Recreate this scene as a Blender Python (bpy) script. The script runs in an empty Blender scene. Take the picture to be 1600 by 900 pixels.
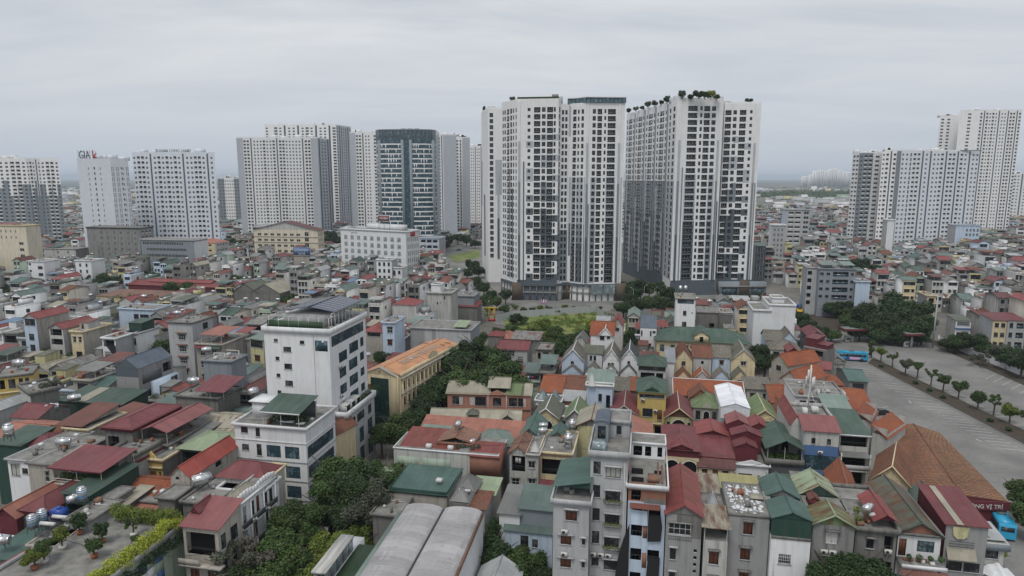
import bpy,math,random
import numpy as np
from mathutils import Vector,Matrix
# short names for the commonest materials
OW='w:offwhite';LG='w:lightgrey';OC='w:oldcon';WH='w:white';CR='w:cream';BE='w:beige';PB='w:paleblue';CO='w:concrete';AS='f:asb';WF='f:wframe';RW='r:wine';GY='w:grey';BG='w:bluegrey';GD='g:dark';MS='w:midslate';SL_='w:slate';RL='f:rail';TW='w:towerwhite';LT='w:towerblue'
NRW=dict(name='narrow_house',cat='narrow house');FA=lambda:[R('flat',AS,.3)]
SC=bpy.context.scene
COL=SC.collection
rnd=random.Random(11)
nr=np.random.RandomState(5)

# ------------------------------------------------------------------ camera, world, sun, exposure
FPX=1050.0;CAMH=60.0;PITCH=math.atan(172.0/FPX)
cP,sP=math.cos(PITCH),math.sin(PITCH)
cam=bpy.data.cameras.new('camera');camo=bpy.data.objects.new('camera',cam);COL.objects.link(camo)
camo.location=(0,0,CAMH);camo.rotation_euler=(math.pi/2-PITCH,0,0)
cam.sensor_width=36;cam.lens=36*FPX/1600;cam.clip_start=0.5;cam.clip_end=60000
SC.camera=camo
SUN_EL,SUN_AZ=math.radians(62),math.radians(205)      # high veiled sun, behind the camera to the left
W=bpy.data.worlds.new('World');SC.world=W;W.use_nodes=True
nt=W.node_tree;nt.nodes.clear()
def wn(t,**k):
    n=nt.nodes.new(t)
    for a,b in k.items():setattr(n,a,b)
    return n
out=wn('ShaderNodeOutputWorld');bg=wn('ShaderNodeBackground');nt.links.new(bg.outputs[0],out.inputs[0])
sky=wn('ShaderNodeTexSky',sky_type='NISHITA',sun_disc=False,sun_elevation=SUN_EL,sun_rotation=SUN_AZ)
sky.air_density=1.5;sky.dust_density=3.0
tc=wn('ShaderNodeTexCoord');sep=wn('ShaderNodeSeparateXYZ');nt.links.new(tc.outputs['Generated'],sep.inputs[0])
# project the view direction on a cloud deck: (x, y) / (z + k)
add=wn('ShaderNodeMath',operation='ADD');add.inputs[1].default_value=0.12
nt.links.new(sep.outputs[2],add.inputs[0])
mx=wn('ShaderNodeMath',operation='MAXIMUM');mx.inputs[1].default_value=0.05;nt.links.new(add.outputs[0],mx.inputs[0])
dx=wn('ShaderNodeMath',operation='DIVIDE');dy=wn('ShaderNodeMath',operation='DIVIDE')
nt.links.new(sep.outputs[0],dx.inputs[0]);nt.links.new(mx.outputs[0],dx.inputs[1])
nt.links.new(sep.outputs[1],dy.inputs[0]);nt.links.new(mx.outputs[0],dy.inputs[1])
cmb=wn('ShaderNodeCombineXYZ');nt.links.new(dx.outputs[0],cmb.inputs[0]);nt.links.new(dy.outputs[0],cmb.inputs[1])
mp=wn('ShaderNodeMapping');mp.inputs['Scale'].default_value=(0.30,0.75,1);mp.inputs['Rotation'].default_value=(0,0,0.25)
nt.links.new(cmb.outputs[0],mp.inputs[0])
no=wn('ShaderNodeTexNoise');no.inputs['Scale'].default_value=1.1;no.inputs['Detail'].default_value=8;no.inputs['Roughness'].default_value=.58
no.inputs['Distortion'].default_value=.4
nt.links.new(mp.outputs[0],no.inputs['Vector'])
cr=wn('ShaderNodeValToRGB');e=cr.color_ramp.elements
e[0].position=.40;e[0].color=(5.9,6.3,6.9,1);e[1].position=.62;e[1].color=(8.0,8.1,8.25,1)
nt.links.new(no.outputs['Fac'],cr.inputs[0])
# the deck is a little bluer and darker low over the horizon
lo=wn('ShaderNodeMapRange');lo.inputs['From Min'].default_value=0.0;lo.inputs['From Max'].default_value=.22
nt.links.new(sep.outputs[2],lo.inputs[0])
m0=wn('ShaderNodeMix',data_type='RGBA');nt.links.new(lo.outputs[0],m0.inputs['Factor'])
m0.inputs[6].default_value=(5.4,5.95,6.8,1);nt.links.new(cr.outputs[0],m0.inputs[7])
m1=wn('ShaderNodeMix',data_type='RGBA');m1.inputs['Factor'].default_value=.93
nt.links.new(sky.outputs[0],m1.inputs[6]);nt.links.new(m0.outputs[2],m1.inputs[7])
nt.links.new(m1.outputs[2],bg.inputs[0]);bg.inputs[1].default_value=0.092
sl=bpy.data.lights.new('sun','SUN');so=bpy.data.objects.new('sun',sl);COL.objects.link(so)
sl.energy=1.5;sl.angle=math.radians(20);sl.color=(1,.97,.92)
so.rotation_euler=(math.pi/2-SUN_EL,0,math.pi-SUN_AZ)
SC.view_settings.view_transform='Standard';SC.view_settings.look='None';SC.view_settings.gamma=1
SC.view_settings.exposure=0.12
SC.cycles.volume_bounces=1;SC.cycles.max_bounces=6;SC.cycles.diffuse_bounces=3;SC.cycles.glossy_bounces=2

# ------------------------------------------------------------------ survey: from a point of the photograph and its known height to the place
def ray(px,py):
    xc=(px-800)/FPX;yc=-(py-450)/FPX
    return xc,cP+yc*sP,-sP+yc*cP
def P(px,py,h=0.0):
    d=ray(px,py);t=(h-CAMH)/d[2]
    return d[0]*t,d[1]*t
def PY(px,py,Y):
    d=ray(px,py);t=Y/d[1]
    return d[0]*t,CAMH+d[2]*t
def proj(x,y,z):
    yy=y*sP+(z-CAMH)*cP;zz=y*cP-(z-CAMH)*sP
    return 800+FPX*x/zz,450-FPX*yy/zz,zz

# ------------------------------------------------------------------ materials
MATS={}
def newmat(name):
    m=bpy.data.materials.new(name);m.use_nodes=True
    t=m.node_tree;b=t.nodes['Principled BSDF']
    return m,t,b
def N(t,ty,**k):
    n=t.nodes.new(ty)
    for a,b in k.items():setattr(n,a,b)
    return n
def mixc(t,fac,a,b,mode='MIX'):
    m=N(t,'ShaderNodeMix',data_type='RGBA',blend_type=mode)
    for s,v in ((m.inputs['Factor'],fac),(m.inputs[6],a),(m.inputs[7],b)):
        if hasattr(v,'is_linked'):t.links.new(v,s)
        elif isinstance(v,tuple):s.default_value=(v+(1,))[:4]
        else:s.default_value=v
    return m.outputs[2]
def noise(t,vec,scale,detail=3,rough=.55,sc=None):
    n=N(t,'ShaderNodeTexNoise');n.inputs['Scale'].default_value=scale;n.inputs['Detail'].default_value=detail;n.inputs['Roughness'].default_value=rough
    if sc:
        mp=N(t,'ShaderNodeMapping');mp.inputs['Scale'].default_value=sc;t.links.new(vec,mp.inputs[0]);vec=mp.outputs[0]
    t.links.new(vec,n.inputs['Vector']);return n.outputs['Fac']
def ramp(t,fac,a,b,va=0.0,vb=1.0):
    r=N(t,'ShaderNodeMapRange');r.inputs['From Min'].default_value=a;r.inputs['From Max'].default_value=b
    r.inputs['To Min'].default_value=va;r.inputs['To Max'].default_value=vb
    t.links.new(fac,r.inputs[0]);return r.outputs[0]
def bump(t,b,h,s=.3,d=.05):
    n=N(t,'ShaderNodeBump');n.inputs['Strength'].default_value=s;n.inputs['Distance'].default_value=d
    t.links.new(h,n.inputs['Height']);t.links.new(n.outputs[0],b.inputs['Normal'])
def valvar(t,col,lo=.88,hi=1.1):
    oi=N(t,'ShaderNodeObjectInfo');r=ramp(t,oi.outputs['Random'],0,1,lo,hi)
    h=N(t,'ShaderNodeHueSaturation');t.links.new(col,h.inputs['Color']);t.links.new(r,h.inputs['Value']);return h.outputs[0]
PAL=dict(skywhite=(.66,.70,.75),ivory=(.66,.60,.47),podium=(.13,.10,.075),white=(.72,.73,.74),offwhite=(.60,.60,.57),cream=(.66,.56,.36),yellow=(.66,.50,.17),pale_yellow=(.64,.60,.34),
    paleblue=(.50,.60,.72),blue=(.10,.20,.42),bluegrey=(.30,.33,.37),grey=(.36,.36,.36),lightgrey=(.50,.51,.52),darkgrey=(.11,.12,.13),
    concrete=(.33,.33,.32),oldcon=(.235,.23,.215),pink=(.52,.25,.18),brick=(.33,.15,.10),palegreen=(.42,.52,.42),beige=(.50,.465,.41),slate=(.105,.13,.155),
    midslate=(.26,.30,.33),trimdark=(.05,.05,.05),greenwall=(.018,.065,.048),redwall=(.14,.02,.03),brown=(.16,.08,.04),warehouse=(.74,.76,.80),clay=(.42,.17,.09),towerblue=(.54,.575,.62),towerwhite=(.80,.80,.80),balcony=(.62,.62,.60),steelgrey=(.33,.34,.35))
DIRT=dict(skywhite=.1,white=.2,offwhite=.6,concrete=.9,oldcon=1.0,grey=.45,lightgrey=.35,cream=.45,yellow=.4,beige=.6,towerwhite=.12,towerblue=.15,slate=.1,midslate=.1,palegreen=.5,pale_yellow=.7)
def wallmat(key):
    k='w_'+key
    if k in MATS:return MATS[k]
    m,t,b=newmat('wall_'+key);c=PAL[key];c=c if min(c) > .6 or key in ('ivory','cream','paleblue') else tuple(x*.84 for x in c);d=DIRT.get(key,.35)
    tcn=N(t,'ShaderNodeTexCoord');uv=tcn.outputs['UV'];ob=tcn.outputs['Object']
    n1=noise(t,ob,.35,4);n2=noise(t,uv,1.0,4,.6,(1.3,.10,1));n3=noise(t,ob,3.0,3)
    dk=tuple(x*.45+.015 for x in c)
    c1=mixc(t,ramp(t,n1,.35,.75,0,.35*d+.08),c,dk)
    dirt=(.085,.08,.07)
    c2=mixc(t,ramp(t,n2,.47,.70,0,.9*d),c1,dirt)
    c3=mixc(t,ramp(t,n3,.45,.7,0,.3*d),c2,dk)
    t.links.new(valvar(t,c3,.93,1.05),b.inputs['Base Color']);b.inputs['Roughness'].default_value=.85
    bump(t,b,n3,.25,.02)
    MATS[k]=m;return m
ROOFC=dict(red=(.27,.04,.037),wine=(.20,.03,.036),pinkred=(.29,.075,.075),darkred=(.14,.028,.022),green=(.05,.105,.075),darkgreen=(.02,.065,.05),olive=(.12,.135,.09),seagreen=(.20,.28,.24),
    mossgreen=(.18,.26,.10),lightgreen=(.34,.44,.26),grey=(.22,.225,.215),palegrey=(.42,.44,.45),bluegrey=(.10,.14,.19),steel=(.30,.33,.36),beige=(.38,.35,.26),yellow=(.42,.38,.13),white=(.78,.80,.84),
    orange=(.50,.25,.125),salmon=(.42,.14,.085),blue=(.12,.22,.36),brownred=(.20,.05,.03),poly=(.36,.355,.36),rust=(.26,.12,.07),brightred=(.38,.045,.025),greygreen=(.12,.19,.17),teal=(.065,.15,.125),turf=(.03,.09,.03))
def roofmat(key,rust=0.0):
    k='r_%s_%.2f' % (key,rust)
    if k in MATS:return MATS[k]
    m,t,b=newmat('sheet_roof_'+key);c=ROOFC[key];g=sum(c)/3;c=c if key in ('white','poly','orange') else tuple((x*.84+g*.16)*.86+.006 for x in c)
    tcn=N(t,'ShaderNodeTexCoord');uv=tcn.outputs['UV'];ob=tcn.outputs['Object']
    n1=noise(t,uv,1.0,4,.6,(1.1,.15,1));n2=noise(t,ob,.3,3)
    fade=tuple(min(.8,x*.65+.10) for x in c);dk=tuple(x*.6 for x in c)
    c1=mixc(t,ramp(t,n1,.40,.75,0,.38),c,fade);c2=mixc(t,ramp(t,n2,.45,.7,0,.4),c1,dk)
    if rust:
        n4=noise(t,uv,1.0,5,.65,(.9,.22,1));c2=mixc(t,ramp(t,n4,.62-rust*.25,.68-rust*.12,0,.9),c2,(.13,.05,.025))
    wv=N(t,'ShaderNodeTexWave',bands_direction='X',wave_profile='SIN');wv.inputs['Scale'].default_value=1.3;wv.inputs['Distortion'].default_value=0
    t.links.new(uv,wv.inputs[0])
    w2=N(t,'ShaderNodeTexWave',bands_direction='X',wave_profile='SAW');w2.inputs['Scale'].default_value=.3;t.links.new(uv,w2.inputs[0])
    c3=mixc(t,ramp(t,w2.outputs['Fac'],.9,1.0,0,.3),c2,dk)
    br=N(t,'ShaderNodeTexBrick');br.inputs['Brick Width'].default_value=1.05;br.inputs['Row Height'].default_value=3.2;br.inputs['Scale'].default_value=1;br.inputs['Mortar Size'].default_value=.012;br.inputs['Color1'].default_value=(.86,.86,.86,1);br.inputs['Color2'].default_value=(1.09,1.08,1.07,1);br.inputs['Mortar'].default_value=(.6,.6,.6,1);br.offset=.37;t.links.new(uv,br.inputs[0]);c3=mixc(t,1.0,c3,br.outputs[0],'MULTIPLY')
    n5=noise(t,ob,1.7,5,.7);c3=mixc(t,ramp(t,n5,.58,.70,0,.4),c3,(.10,.085,.07))
    t.links.new(valvar(t,c3),b.inputs['Base Color']);b.inputs['Roughness'].default_value=.55;b.inputs['Specular IOR Level'].default_value=.35
    bump(t,b,wv.outputs['Fac'],.5,.04)
    MATS[k]=m;return m
TILEC=dict(tile=((.40,.115,.05),(.26,.08,.038)),oldtile=((.26,.10,.06),(.13,.06,.04)),greytile=((.25,.23,.19),(.13,.12,.10)),browntile=((.25,.10,.05),(.14,.055,.03)),tan=((.34,.20,.12),(.25,.13,.075)),darktile=((.10,.11,.12),(.05,.055,.06)))
def tilemat(key):
    k='t_'+key
    if k in MATS:return MATS[k]
    m,t,b=newmat('tile_'+key);a,c=TILEC[key]
    tcn=N(t,'ShaderNodeTexCoord');uv=tcn.outputs['UV'];ob=tcn.outputs['Object']
    br=N(t,'ShaderNodeTexBrick');br.inputs['Scale'].default_value=1;br.inputs['Brick Width'].default_value=.3;br.inputs['Row Height'].default_value=.32
    br.inputs['Mortar Size'].default_value=.03;br.inputs['Bias'].default_value=0;br.inputs['Mortar'].default_value=tuple(x*.35 for x in c)+(1,)
    br.inputs['Color1'].default_value=a+(1,);br.inputs['Color2'].default_value=c+(1,);t.links.new(uv,br.inputs[0])
    n1=noise(t,ob,.8,5,.65);n2=noise(t,ob,.25,3)
    c1=mixc(t,ramp(t,n1,.5,.68,0,.65),br.outputs[0],(.085,.075,.06));c2=mixc(t,ramp(t,n2,.4,.7,0,.35),c1,a)
    t.links.new(valvar(t,c2),b.inputs['Base Color']);b.inputs['Roughness'].default_value=.9
    bump(t,b,br.outputs['Fac'],.8,-.05)
    MATS[k]=m;return m
def flatmat(name,c,rough=.6,metal=0.0,spec=.4,nz=.15,ns=2.0):
    k='f_'+name
    if k in MATS:return MATS[k]
    m,t,b=newmat(name);tcn=N(t,'ShaderNodeTexCoord')
    n=noise(t,tcn.outputs['Object'],ns,4)
    t.links.new(mixc(t,ramp(t,n,.35,.7,0,nz*2),c,tuple(x*.5 for x in c)),b.inputs['Base Color'])
    b.inputs['Roughness'].default_value=rough;b.inputs['Metallic'].default_value=metal;b.inputs['Specular IOR Level'].default_value=spec
    MATS[k]=m;return m
def glassmat(key='dark'):
    k='g_'+key
    if k in MATS:return MATS[k]
    m,t,b=newmat('window_glass_'+key)
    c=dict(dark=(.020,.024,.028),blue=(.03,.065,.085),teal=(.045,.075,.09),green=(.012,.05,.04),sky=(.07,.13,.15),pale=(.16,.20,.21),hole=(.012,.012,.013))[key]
    tcn=N(t,'ShaderNodeTexCoord');geo=N(t,'ShaderNodeNewGeometry')
    n=noise(t,geo.outputs['Position'],.55,3,.7)
    c1=mixc(t,ramp(t,n,.53,.60,0,.0 if key == 'hole' else .6),c,tuple(x*2+.10 for x in c))
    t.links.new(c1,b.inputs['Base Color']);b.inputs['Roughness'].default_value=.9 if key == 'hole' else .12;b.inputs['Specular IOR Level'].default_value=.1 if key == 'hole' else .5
    MATS[k]=m;return m
def leafmat(key):
    k='l_'+key
    if k in MATS:return MATS[k]
    a,c=dict(dark=((.022,.05,.016),(.045,.085,.024)),mid=((.035,.075,.018),(.075,.13,.03)),light=((.08,.14,.02),(.17,.22,.035)),yellow=((.17,.21,.02),(.30,.33,.04)),grey=((.06,.075,.045),(.12,.14,.085)),blossom=((.10,.10,.07),(.2,.2,.14)))[key]
    if key != 'yellow':a,c=[(x[0]*.80,x[1]*.74,x[2]*.85) for x in (a,c)]
    m,t,b=newmat('leaves_'+key);tcn=N(t,'ShaderNodeTexCoord');ob=tcn.outputs['Object']
    n1=noise(t,ob,1.1,3);n2=noise(t,ob,9,2)
    c1=mixc(t,ramp(t,n1,.35,.65),a,c);c2=mixc(t,ramp(t,n2,.45,.7,0,.45),c1,tuple(x*1.6 for x in c))
    t.links.new(valvar(t,c2,.8,1.2),b.inputs['Base Color']);b.inputs['Roughness'].default_value=.6;b.inputs['Specular IOR Level'].default_value=.25
    MATS[k]=m;return m
def barkmat():return flatmat('bark',(.10,.08,.06),.9)
def mat(s):
    """WH wall, 'r:red' sheet roof ('r:red:.5' rusted), 't:tile' tiles, GD glass, 'f:name' flat"""
    if not isinstance(s,str):return s
    p=s.split(':')
    if p[0] == 'w':return wallmat(p[1])
    if p[0] == 'r':return roofmat(p[1],float(p[2]) if len(p) > 2 else 0.0)
    if p[0] == 't':return tilemat(p[1])
    if p[0] == 'g':return glassmat(p[1])
    if p[0] == 'l':return leafmat(p[1])
    return FL[p[1]]()
FL=dict(steel=lambda:flatmat('stainless_steel',(.62,.63,.64),.28,.85,.5,.1),frame=lambda:flatmat('dark_frame',(.035,.035,.035),.5),wframe=lambda:flatmat('white_frame',(.62,.62,.60),.5),
    wood=lambda:flatmat('brown_shutter_wood',(.14,.05,.028),.6),curtain=lambda:flatmat('pale_curtain',(.42,.43,.38),.9),rail=lambda:flatmat('dark_railing',(.05,.055,.055),.5),acwhite=lambda:flatmat('air_conditioner_white',(.55,.55,.53),.6),
    black=lambda:flatmat('black_cloth',(.018,.019,.021),.85),plasticblue=lambda:flatmat('blue_plastic',(.02,.07,.33),.4),asphalt=lambda:MATS['asphalt'],bark=barkmat,plank=lambda:flatmat('timber',(.22,.12,.08),.8),concrete_deck=lambda:MATS['deck'],
    cyl_stripe=lambda:flatmat('blue_stripe',(.05,.22,.40),.4),paper=lambda:flatmat('weathered_white_film',(.70,.72,.74),.6),yellowpaint=lambda:flatmat('yellow_paint',(.62,.38,.03),.5),busblue=lambda:flatmat('bus_blue_paint',(.03,.33,.55),.35,0,.5,.05),busdark=lambda:flatmat('bus_dark_blue_paint',(.03,.07,.22),.35,0,.5,.05),
    buspink=lambda:flatmat('bus_pink_advert',(.62,.40,.60),.4,0,.5,.1),tyre=lambda:flatmat('tyre_rubber',(.02,.02,.02),.8),soil=lambda:flatmat('dark_soil',(.075,.062,.048),.95,0,.2,.3,1.0),fencegrey=lambda:flatmat('grey_fence_sheet',(.40,.42,.43),.6),terracotta=lambda:flatmat('terracotta_pots',(.30,.11,.06),.8),potwhite=lambda:flatmat('white_pot',(.6,.58,.54),.6),
    paintwhite=lambda:flatmat('white_road_paint',(.50,.50,.48),.8,0,.3,.35,1.5),red=lambda:flatmat('red_paint',(.42,.03,.03),.5),signgreen=lambda:flatmat('sign_grey_green',(.10,.13,.12),.5),solar=lambda:flatmat('solar_panel_blue',(.02,.03,.07),.2,.2,.5),netgreen=lambda:flatmat('green_net',(.02,.12,.08),.9),carsilver=lambda:flatmat('silver_car_paint',(.55,.56,.58),.3,.5,.5,.03),cardark=lambda:flatmat('black_car_paint',(.02,.02,.025),.25,.1,.5,.03),carwhite=lambda:flatmat('white_car_paint',(.7,.7,.7),.3,0,.5,.03),lamp=lambda:flatmat('headlamp_glass',(.6,.6,.6),.2),asb=lambda:flatmat('weathered_slab',(.255,.25,.235),.95,0,.2,.45,.7))

# ------------------------------------------------------------------ mesh builder
class MB:
    def __init__(s):s.v=[];s.f=[];s.m=[];s.mats=[]
    def mi(s,k):
        if k not in s.mats:s.mats.append(k)
        return s.mats.index(k)
    def poly(s,pts,k):
        n=len(s.v);s.v.extend(pts);s.f.append(tuple(range(n,n+len(pts))));s.m.append(s.mi(k))
    def box(s,x0,x1,y0,y1,z0,z1,k,top=None,bottom=True):
        if x1 < x0:x0,x1=x1,x0
        if y1 < y0:y0,y1=y1,y0
        n=len(s.v);s.v.extend([(x0,y0,z0),(x1,y0,z0),(x1,y1,z0),(x0,y1,z0),(x0,y0,z1),(x1,y0,z1),(x1,y1,z1),(x0,y1,z1)])
        i=s.mi(k);s.f.extend([(n,n+1,n+5,n+4),(n+1,n+2,n+6,n+5),(n+2,n+3,n+7,n+6),(n+3,n,n+4,n+7),(n+4,n+5,n+6,n+7)]);s.m.extend([i]*4+[s.mi(top) if top else i])
        if bottom:s.f.append((n+3,n+2,n+1,n));s.m.append(i)
    def plate(s,pts,th,k,under=None):
        """polygon extruded down by th"""
        a=[tuple(p) for p in pts];b=[(p[0],p[1],p[2]-th) for p in a]
        s.poly(a,k);s.poly(b[::-1],under or k)
        for i in range(len(a)):
            j=(i+1) % len(a);s.poly([b[i],b[j],a[j],a[i]],k)
    def prism(s,pts2,z0,z1,k,top=None):
        """vertical prism from plan polygon (ccw)"""
        for i in range(len(pts2)):
            a,b=pts2[i],pts2[(i+1) % len(pts2)]
            s.poly([(a[0],a[1],z0),(b[0],b[1],z0),(b[0],b[1],z1),(a[0],a[1],z1)],k)
        s.poly([(p[0],p[1],z1) for p in pts2],top or k)
    def tube(s,p,q,r,k,n=8,r2=None,cap=True):
        p=Vector(p);q=Vector(q);d=(q-p);L=d.length
        if L < 1e-6:return
        d /= L;a=d.orthogonal().normalized();b=d.cross(a);r2=r if r2 is None else r2
        b0=len(s.v);i=s.mi(k)
        for c,rr in ((p,r),(q,r2)):
            for j in range(n):
                t=2*math.pi*j/n;s.v.append(tuple(c+(a*math.cos(t)+b*math.sin(t))*rr))
        for j in range(n):
            s.f.append((b0+j,b0+(j+1) % n,b0+n+(j+1) % n,b0+n+j));s.m.append(i)
        if cap:
            s.f.append(tuple(b0+j for j in range(n))[::-1]);s.m.append(i);s.f.append(tuple(b0+n+j for j in range(n)));s.m.append(i)
    def add(s,o,loc=(0,0,0),rz=0.0,sc=(1,1,1)):
        n=len(s.v);c,q=math.cos(rz),math.sin(rz)
        s.v.extend([(loc[0]+(x*sc[0])*c-(y*sc[1])*q,loc[1]+(x*sc[0])*q+(y*sc[1])*c,loc[2]+z*sc[2]) for x,y,z in o.v])
        mm=[s.mi(k) for k in o.mats]
        s.f.extend([tuple(i+n for i in f) for f in o.f]);s.m.extend([mm[i] for i in o.m])
    def mesh(s,name):
        me=bpy.data.meshes.new(name)
        if not s.v:return me
        V=np.array(s.v,dtype=np.float32);L=np.array([len(f) for f in s.f],dtype=np.int32);idx=np.fromiter((i for f in s.f for i in f),dtype=np.int32,count=int(L.sum()))
        return mesh_np(me,V,L,idx,np.array(s.m,dtype=np.int32),s.mats)
    def build(s,name,parent=None,loc=(0,0,0),rz=0.0):
        return link(name,s.mesh(name),parent,loc,rz)
def mesh_np(me,V,L,idx,M,mats,uv=True):
    st=np.zeros(len(L),dtype=np.int32);st[1:]=np.cumsum(L)[:-1]
    me.vertices.add(len(V));me.vertices.foreach_set('co',V.ravel());me.loops.add(len(idx));me.loops.foreach_set('vertex_index',idx)
    me.polygons.add(len(L));me.polygons.foreach_set('loop_start',st);me.polygons.foreach_set('loop_total',L);me.polygons.foreach_set('material_index',M)
    if uv:
        a=V[idx[st]];b=V[idx[st+1]];c=V[idx[st+2]]
        n=np.cross(b-a,c-a);n /= (np.linalg.norm(n,axis=1)[:,None]+1e-12)
        t=np.stack([-n[:,1],n[:,0],np.zeros(len(n))],1);ln=np.linalg.norm(t,axis=1)
        t[ln < 1e-3]=(1,0,0);ln[ln < 1e-3]=1;t /= ln[:,None];bb=np.cross(n,t)
        tl=np.repeat(t,L,0);bl=np.repeat(bb,L,0);p=V[idx]
        u=np.stack([(p*tl).sum(1),(p*bl).sum(1)],1).astype(np.float32)
        l=me.uv_layers.new(name='UVMap');l.data.foreach_set('uv',u.ravel())
    for k in mats:me.materials.append(mat(k))
    me.update();me.validate();return me
def link(name,me,parent=None,loc=(0,0,0),rz=0.0):
    o=bpy.data.objects.new(name,me);COL.objects.link(o);o.location=loc;o.rotation_euler=(0,0,rz)
    if parent is not None:o.parent=parent
    return o
USED={}
def tag(o,label=None,cat=None,group=None,kind=None):
    if label:o['label']=label
    if cat:o['category']=cat
    if group:o['group']=group
    if kind:o['kind']=kind
    return o
def empty(name,loc,rz=0.0):
    o=bpy.data.objects.new(name,None);COL.objects.link(o);o.location=loc;o.rotation_euler=(0,0,rz);o.empty_display_size=.5
    return o

# ------------------------------------------------------------------ windows, shared by size
WC={}
def bars(mb,w,h,n,m,k,t=.06,y0=-.03,y1=.05):
    mb.box(0,w,y0,y1,0,t,k);mb.box(0,w,y0,y1,h-t,h,k);mb.box(0,t,y0,y1,t,h-t,k);mb.box(w-t,w,y0,y1,t,h-t,k)
    for i in range(1,n):x=w*i/n;mb.box(x-t*.4,x+t*.4,y0+.01,y1-.01,t,h-t,k)
    for i in range(1,m):z=h*i/m;mb.box(t,w-t,y0+.02,y1-.02,z-t*.4,z+t*.4,k)
def winpair(ty,w,h):
    """returns (frame MB, pane MB), local x along the wall, y into it, origin at the lower left corner"""
    w=max(.2,round(w,1));h=max(.2,round(h,1));key=(ty,w,h)
    if key in WC:return WC[key]
    f,p=MB(),MB();n=max(1,round(w/.75));m=2 if h > 1.5 else 1
    gl=dict(w=GD,W=GD,c='g:blue',G='g:blue',t='g:teal',e='g:green',p='g:pale',b=GD).get(ty)
    if ty in 'wcte':bars(f,w,h,n,m,'f:frame');p.poly([(.02,.03,.02),(w-.02,.03,.02),(w-.02,.03,h-.02),(.02,.03,h-.02)],gl)
    elif ty in 'Wp':bars(f,w,h,max(1,n),m,WF,.09);p.poly([(.02,.03,.02),(w-.02,.03,.02),(w-.02,.03,h-.02),(.02,.03,h-.02)],gl)
    elif ty == 'G':bars(f,w,h,max(2,round(w/1.1)),max(2,round(h/1.6)),'f:frame',.08);p.poly([(0,.03,0),(w,.03,0),(w,.03,h),(0,.03,h)],gl)
    elif ty == 'k':bars(f,w,h,n,1,'f:frame');p.poly([(.02,.03,.02),(w-.02,.03,.02),(w-.02,.03,h-.02),(.02,.03,h-.02)],'f:curtain')
    elif ty == 'b':
        bars(f,w,h,max(3,round(w/.22)),3,WF,.05);p.poly([(0,.06,0),(w,.06,0),(w,.06,h),(0,.06,h)],gl)
    elif ty in 'sd':
        bars(f,w,h,1,1,'f:frame');q=2 if w > .7 else 1
        for i in range(q):
            x0=.06+i*(w-.12)/q;x1=.06+(i+1)*(w-.12)/q-.03
            p.box(x0,x1,-.01,.04,.06,h-.06,'f:wood')
            z=.2
            while z < h-.25:p.box(x0+.08,x1-.08,-.035,-.01,z,z+.05,'f:wood');z += .16 if ty == 's' else .5
    elif ty == 'S':   # white shutters
        bars(f,w,h,2,1,WF);p.poly([(0,.02,0),(w,.02,0),(w,.02,h),(0,.02,h)],'f:acwhite')
    elif ty in 'oO':  # open loggia with a glazed back and a railing
        D=1.25;p.poly([(0,D,0),(w,D,0),(w,D,h),(0,D,h)],GD)
        f.poly([(0,0,0),(w,0,0),(w,D,0),(0,D,0)],GY);f.box(0,w,.0,.05,1.0,1.06,RL);f.box(0,w,.02,.03,.08,.95,'g:blue' if ty == 'O' else RL)
        for i in range(1,3):f.box(w*i/3-.05,w*i/3+.05,D-.08,D-.02,0,h,WF)
    elif ty == 'h':
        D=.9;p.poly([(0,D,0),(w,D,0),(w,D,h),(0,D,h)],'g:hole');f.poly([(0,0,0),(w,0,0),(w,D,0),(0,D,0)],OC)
        f.box(0,w,.02,.06,min(.9,h*.4),min(.96,h*.4+.06),RL)
        for i in range(0,max(2,int(w/.4))):x=w*(i+.5)/max(2,int(w/.4));f.box(x-.02,x+.02,.03,.05,0,min(.9,h*.4),RL)
    elif ty == 'r':
        pts=[(w/2+w/2*math.cos(a),h/2+h/2*math.sin(a)) for a in [i*math.pi/8 for i in range(16)]]
        for i in range(16):
            a,b=pts[i],pts[(i+1) % 16];c=lambda q,s_:(w/2+(q[0]-w/2)*s_,h/2+(q[1]-h/2)*s_)
            a2,b2=c(a,.8),c(b,.8);f.poly([(a[0],-.05,a[1]),(b[0],-.05,b[1]),(b2[0],-.05,b2[1]),(a2[0],-.05,a2[1])],WF)
            f.poly([(a[0],0,a[1]),(b[0],0,b[1]),(b[0],-.05,b[1]),(a[0],-.05,a[1])],WF)
        p.poly([(q[0],-.02,q[1]) for q in pts],'g:hole')
    elif ty == 'a':
        n=8;k=h-w/2;pts=[(0,0),(w,0)]+[(w/2+w/2*math.cos(i*math.pi/n),k+w/2*math.sin(i*math.pi/n)) for i in range(n+1)]
        p.poly([(q[0],-.02,q[1]) for q in pts],'g:hole')
        for i in range(len(pts)):
            a,b=pts[i],pts[(i+1) % len(pts)]
            if i == 0:continue
            f.tube((a[0],-.03,a[1]),(b[0],-.03,b[1]),.09,WF,4)
    elif ty == 'v':bars(f,w,h,1,1,WF,.04);p.poly([(0,.03,0),(w,.03,0),(w,.03,h),(0,.03,h)],'g:hole')
    if ty in 'wWskpb':f.box(-.1,w+.1,-.2,-.03,-.09,0,LG)
    if ty in 'Wsk':f.box(-.15,w+.15,-.45,-.08,h+.05,h+.13,CO)
    WC[key]=(f,p);return WC[key]
REC=dict(o=0,O=0,h=0)
WNAME=dict(x='window',y='loggia',w='window',W='window',c='window',t='window',e='window',p='window',G='glass_front',k='window',b='barred_window',s='shuttered_window',d='door',S='shuttered_window',o='loggia',O='loggia',h='balcony_opening',r='round_window',a='arched_window',v='vent')
WM={}
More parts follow.
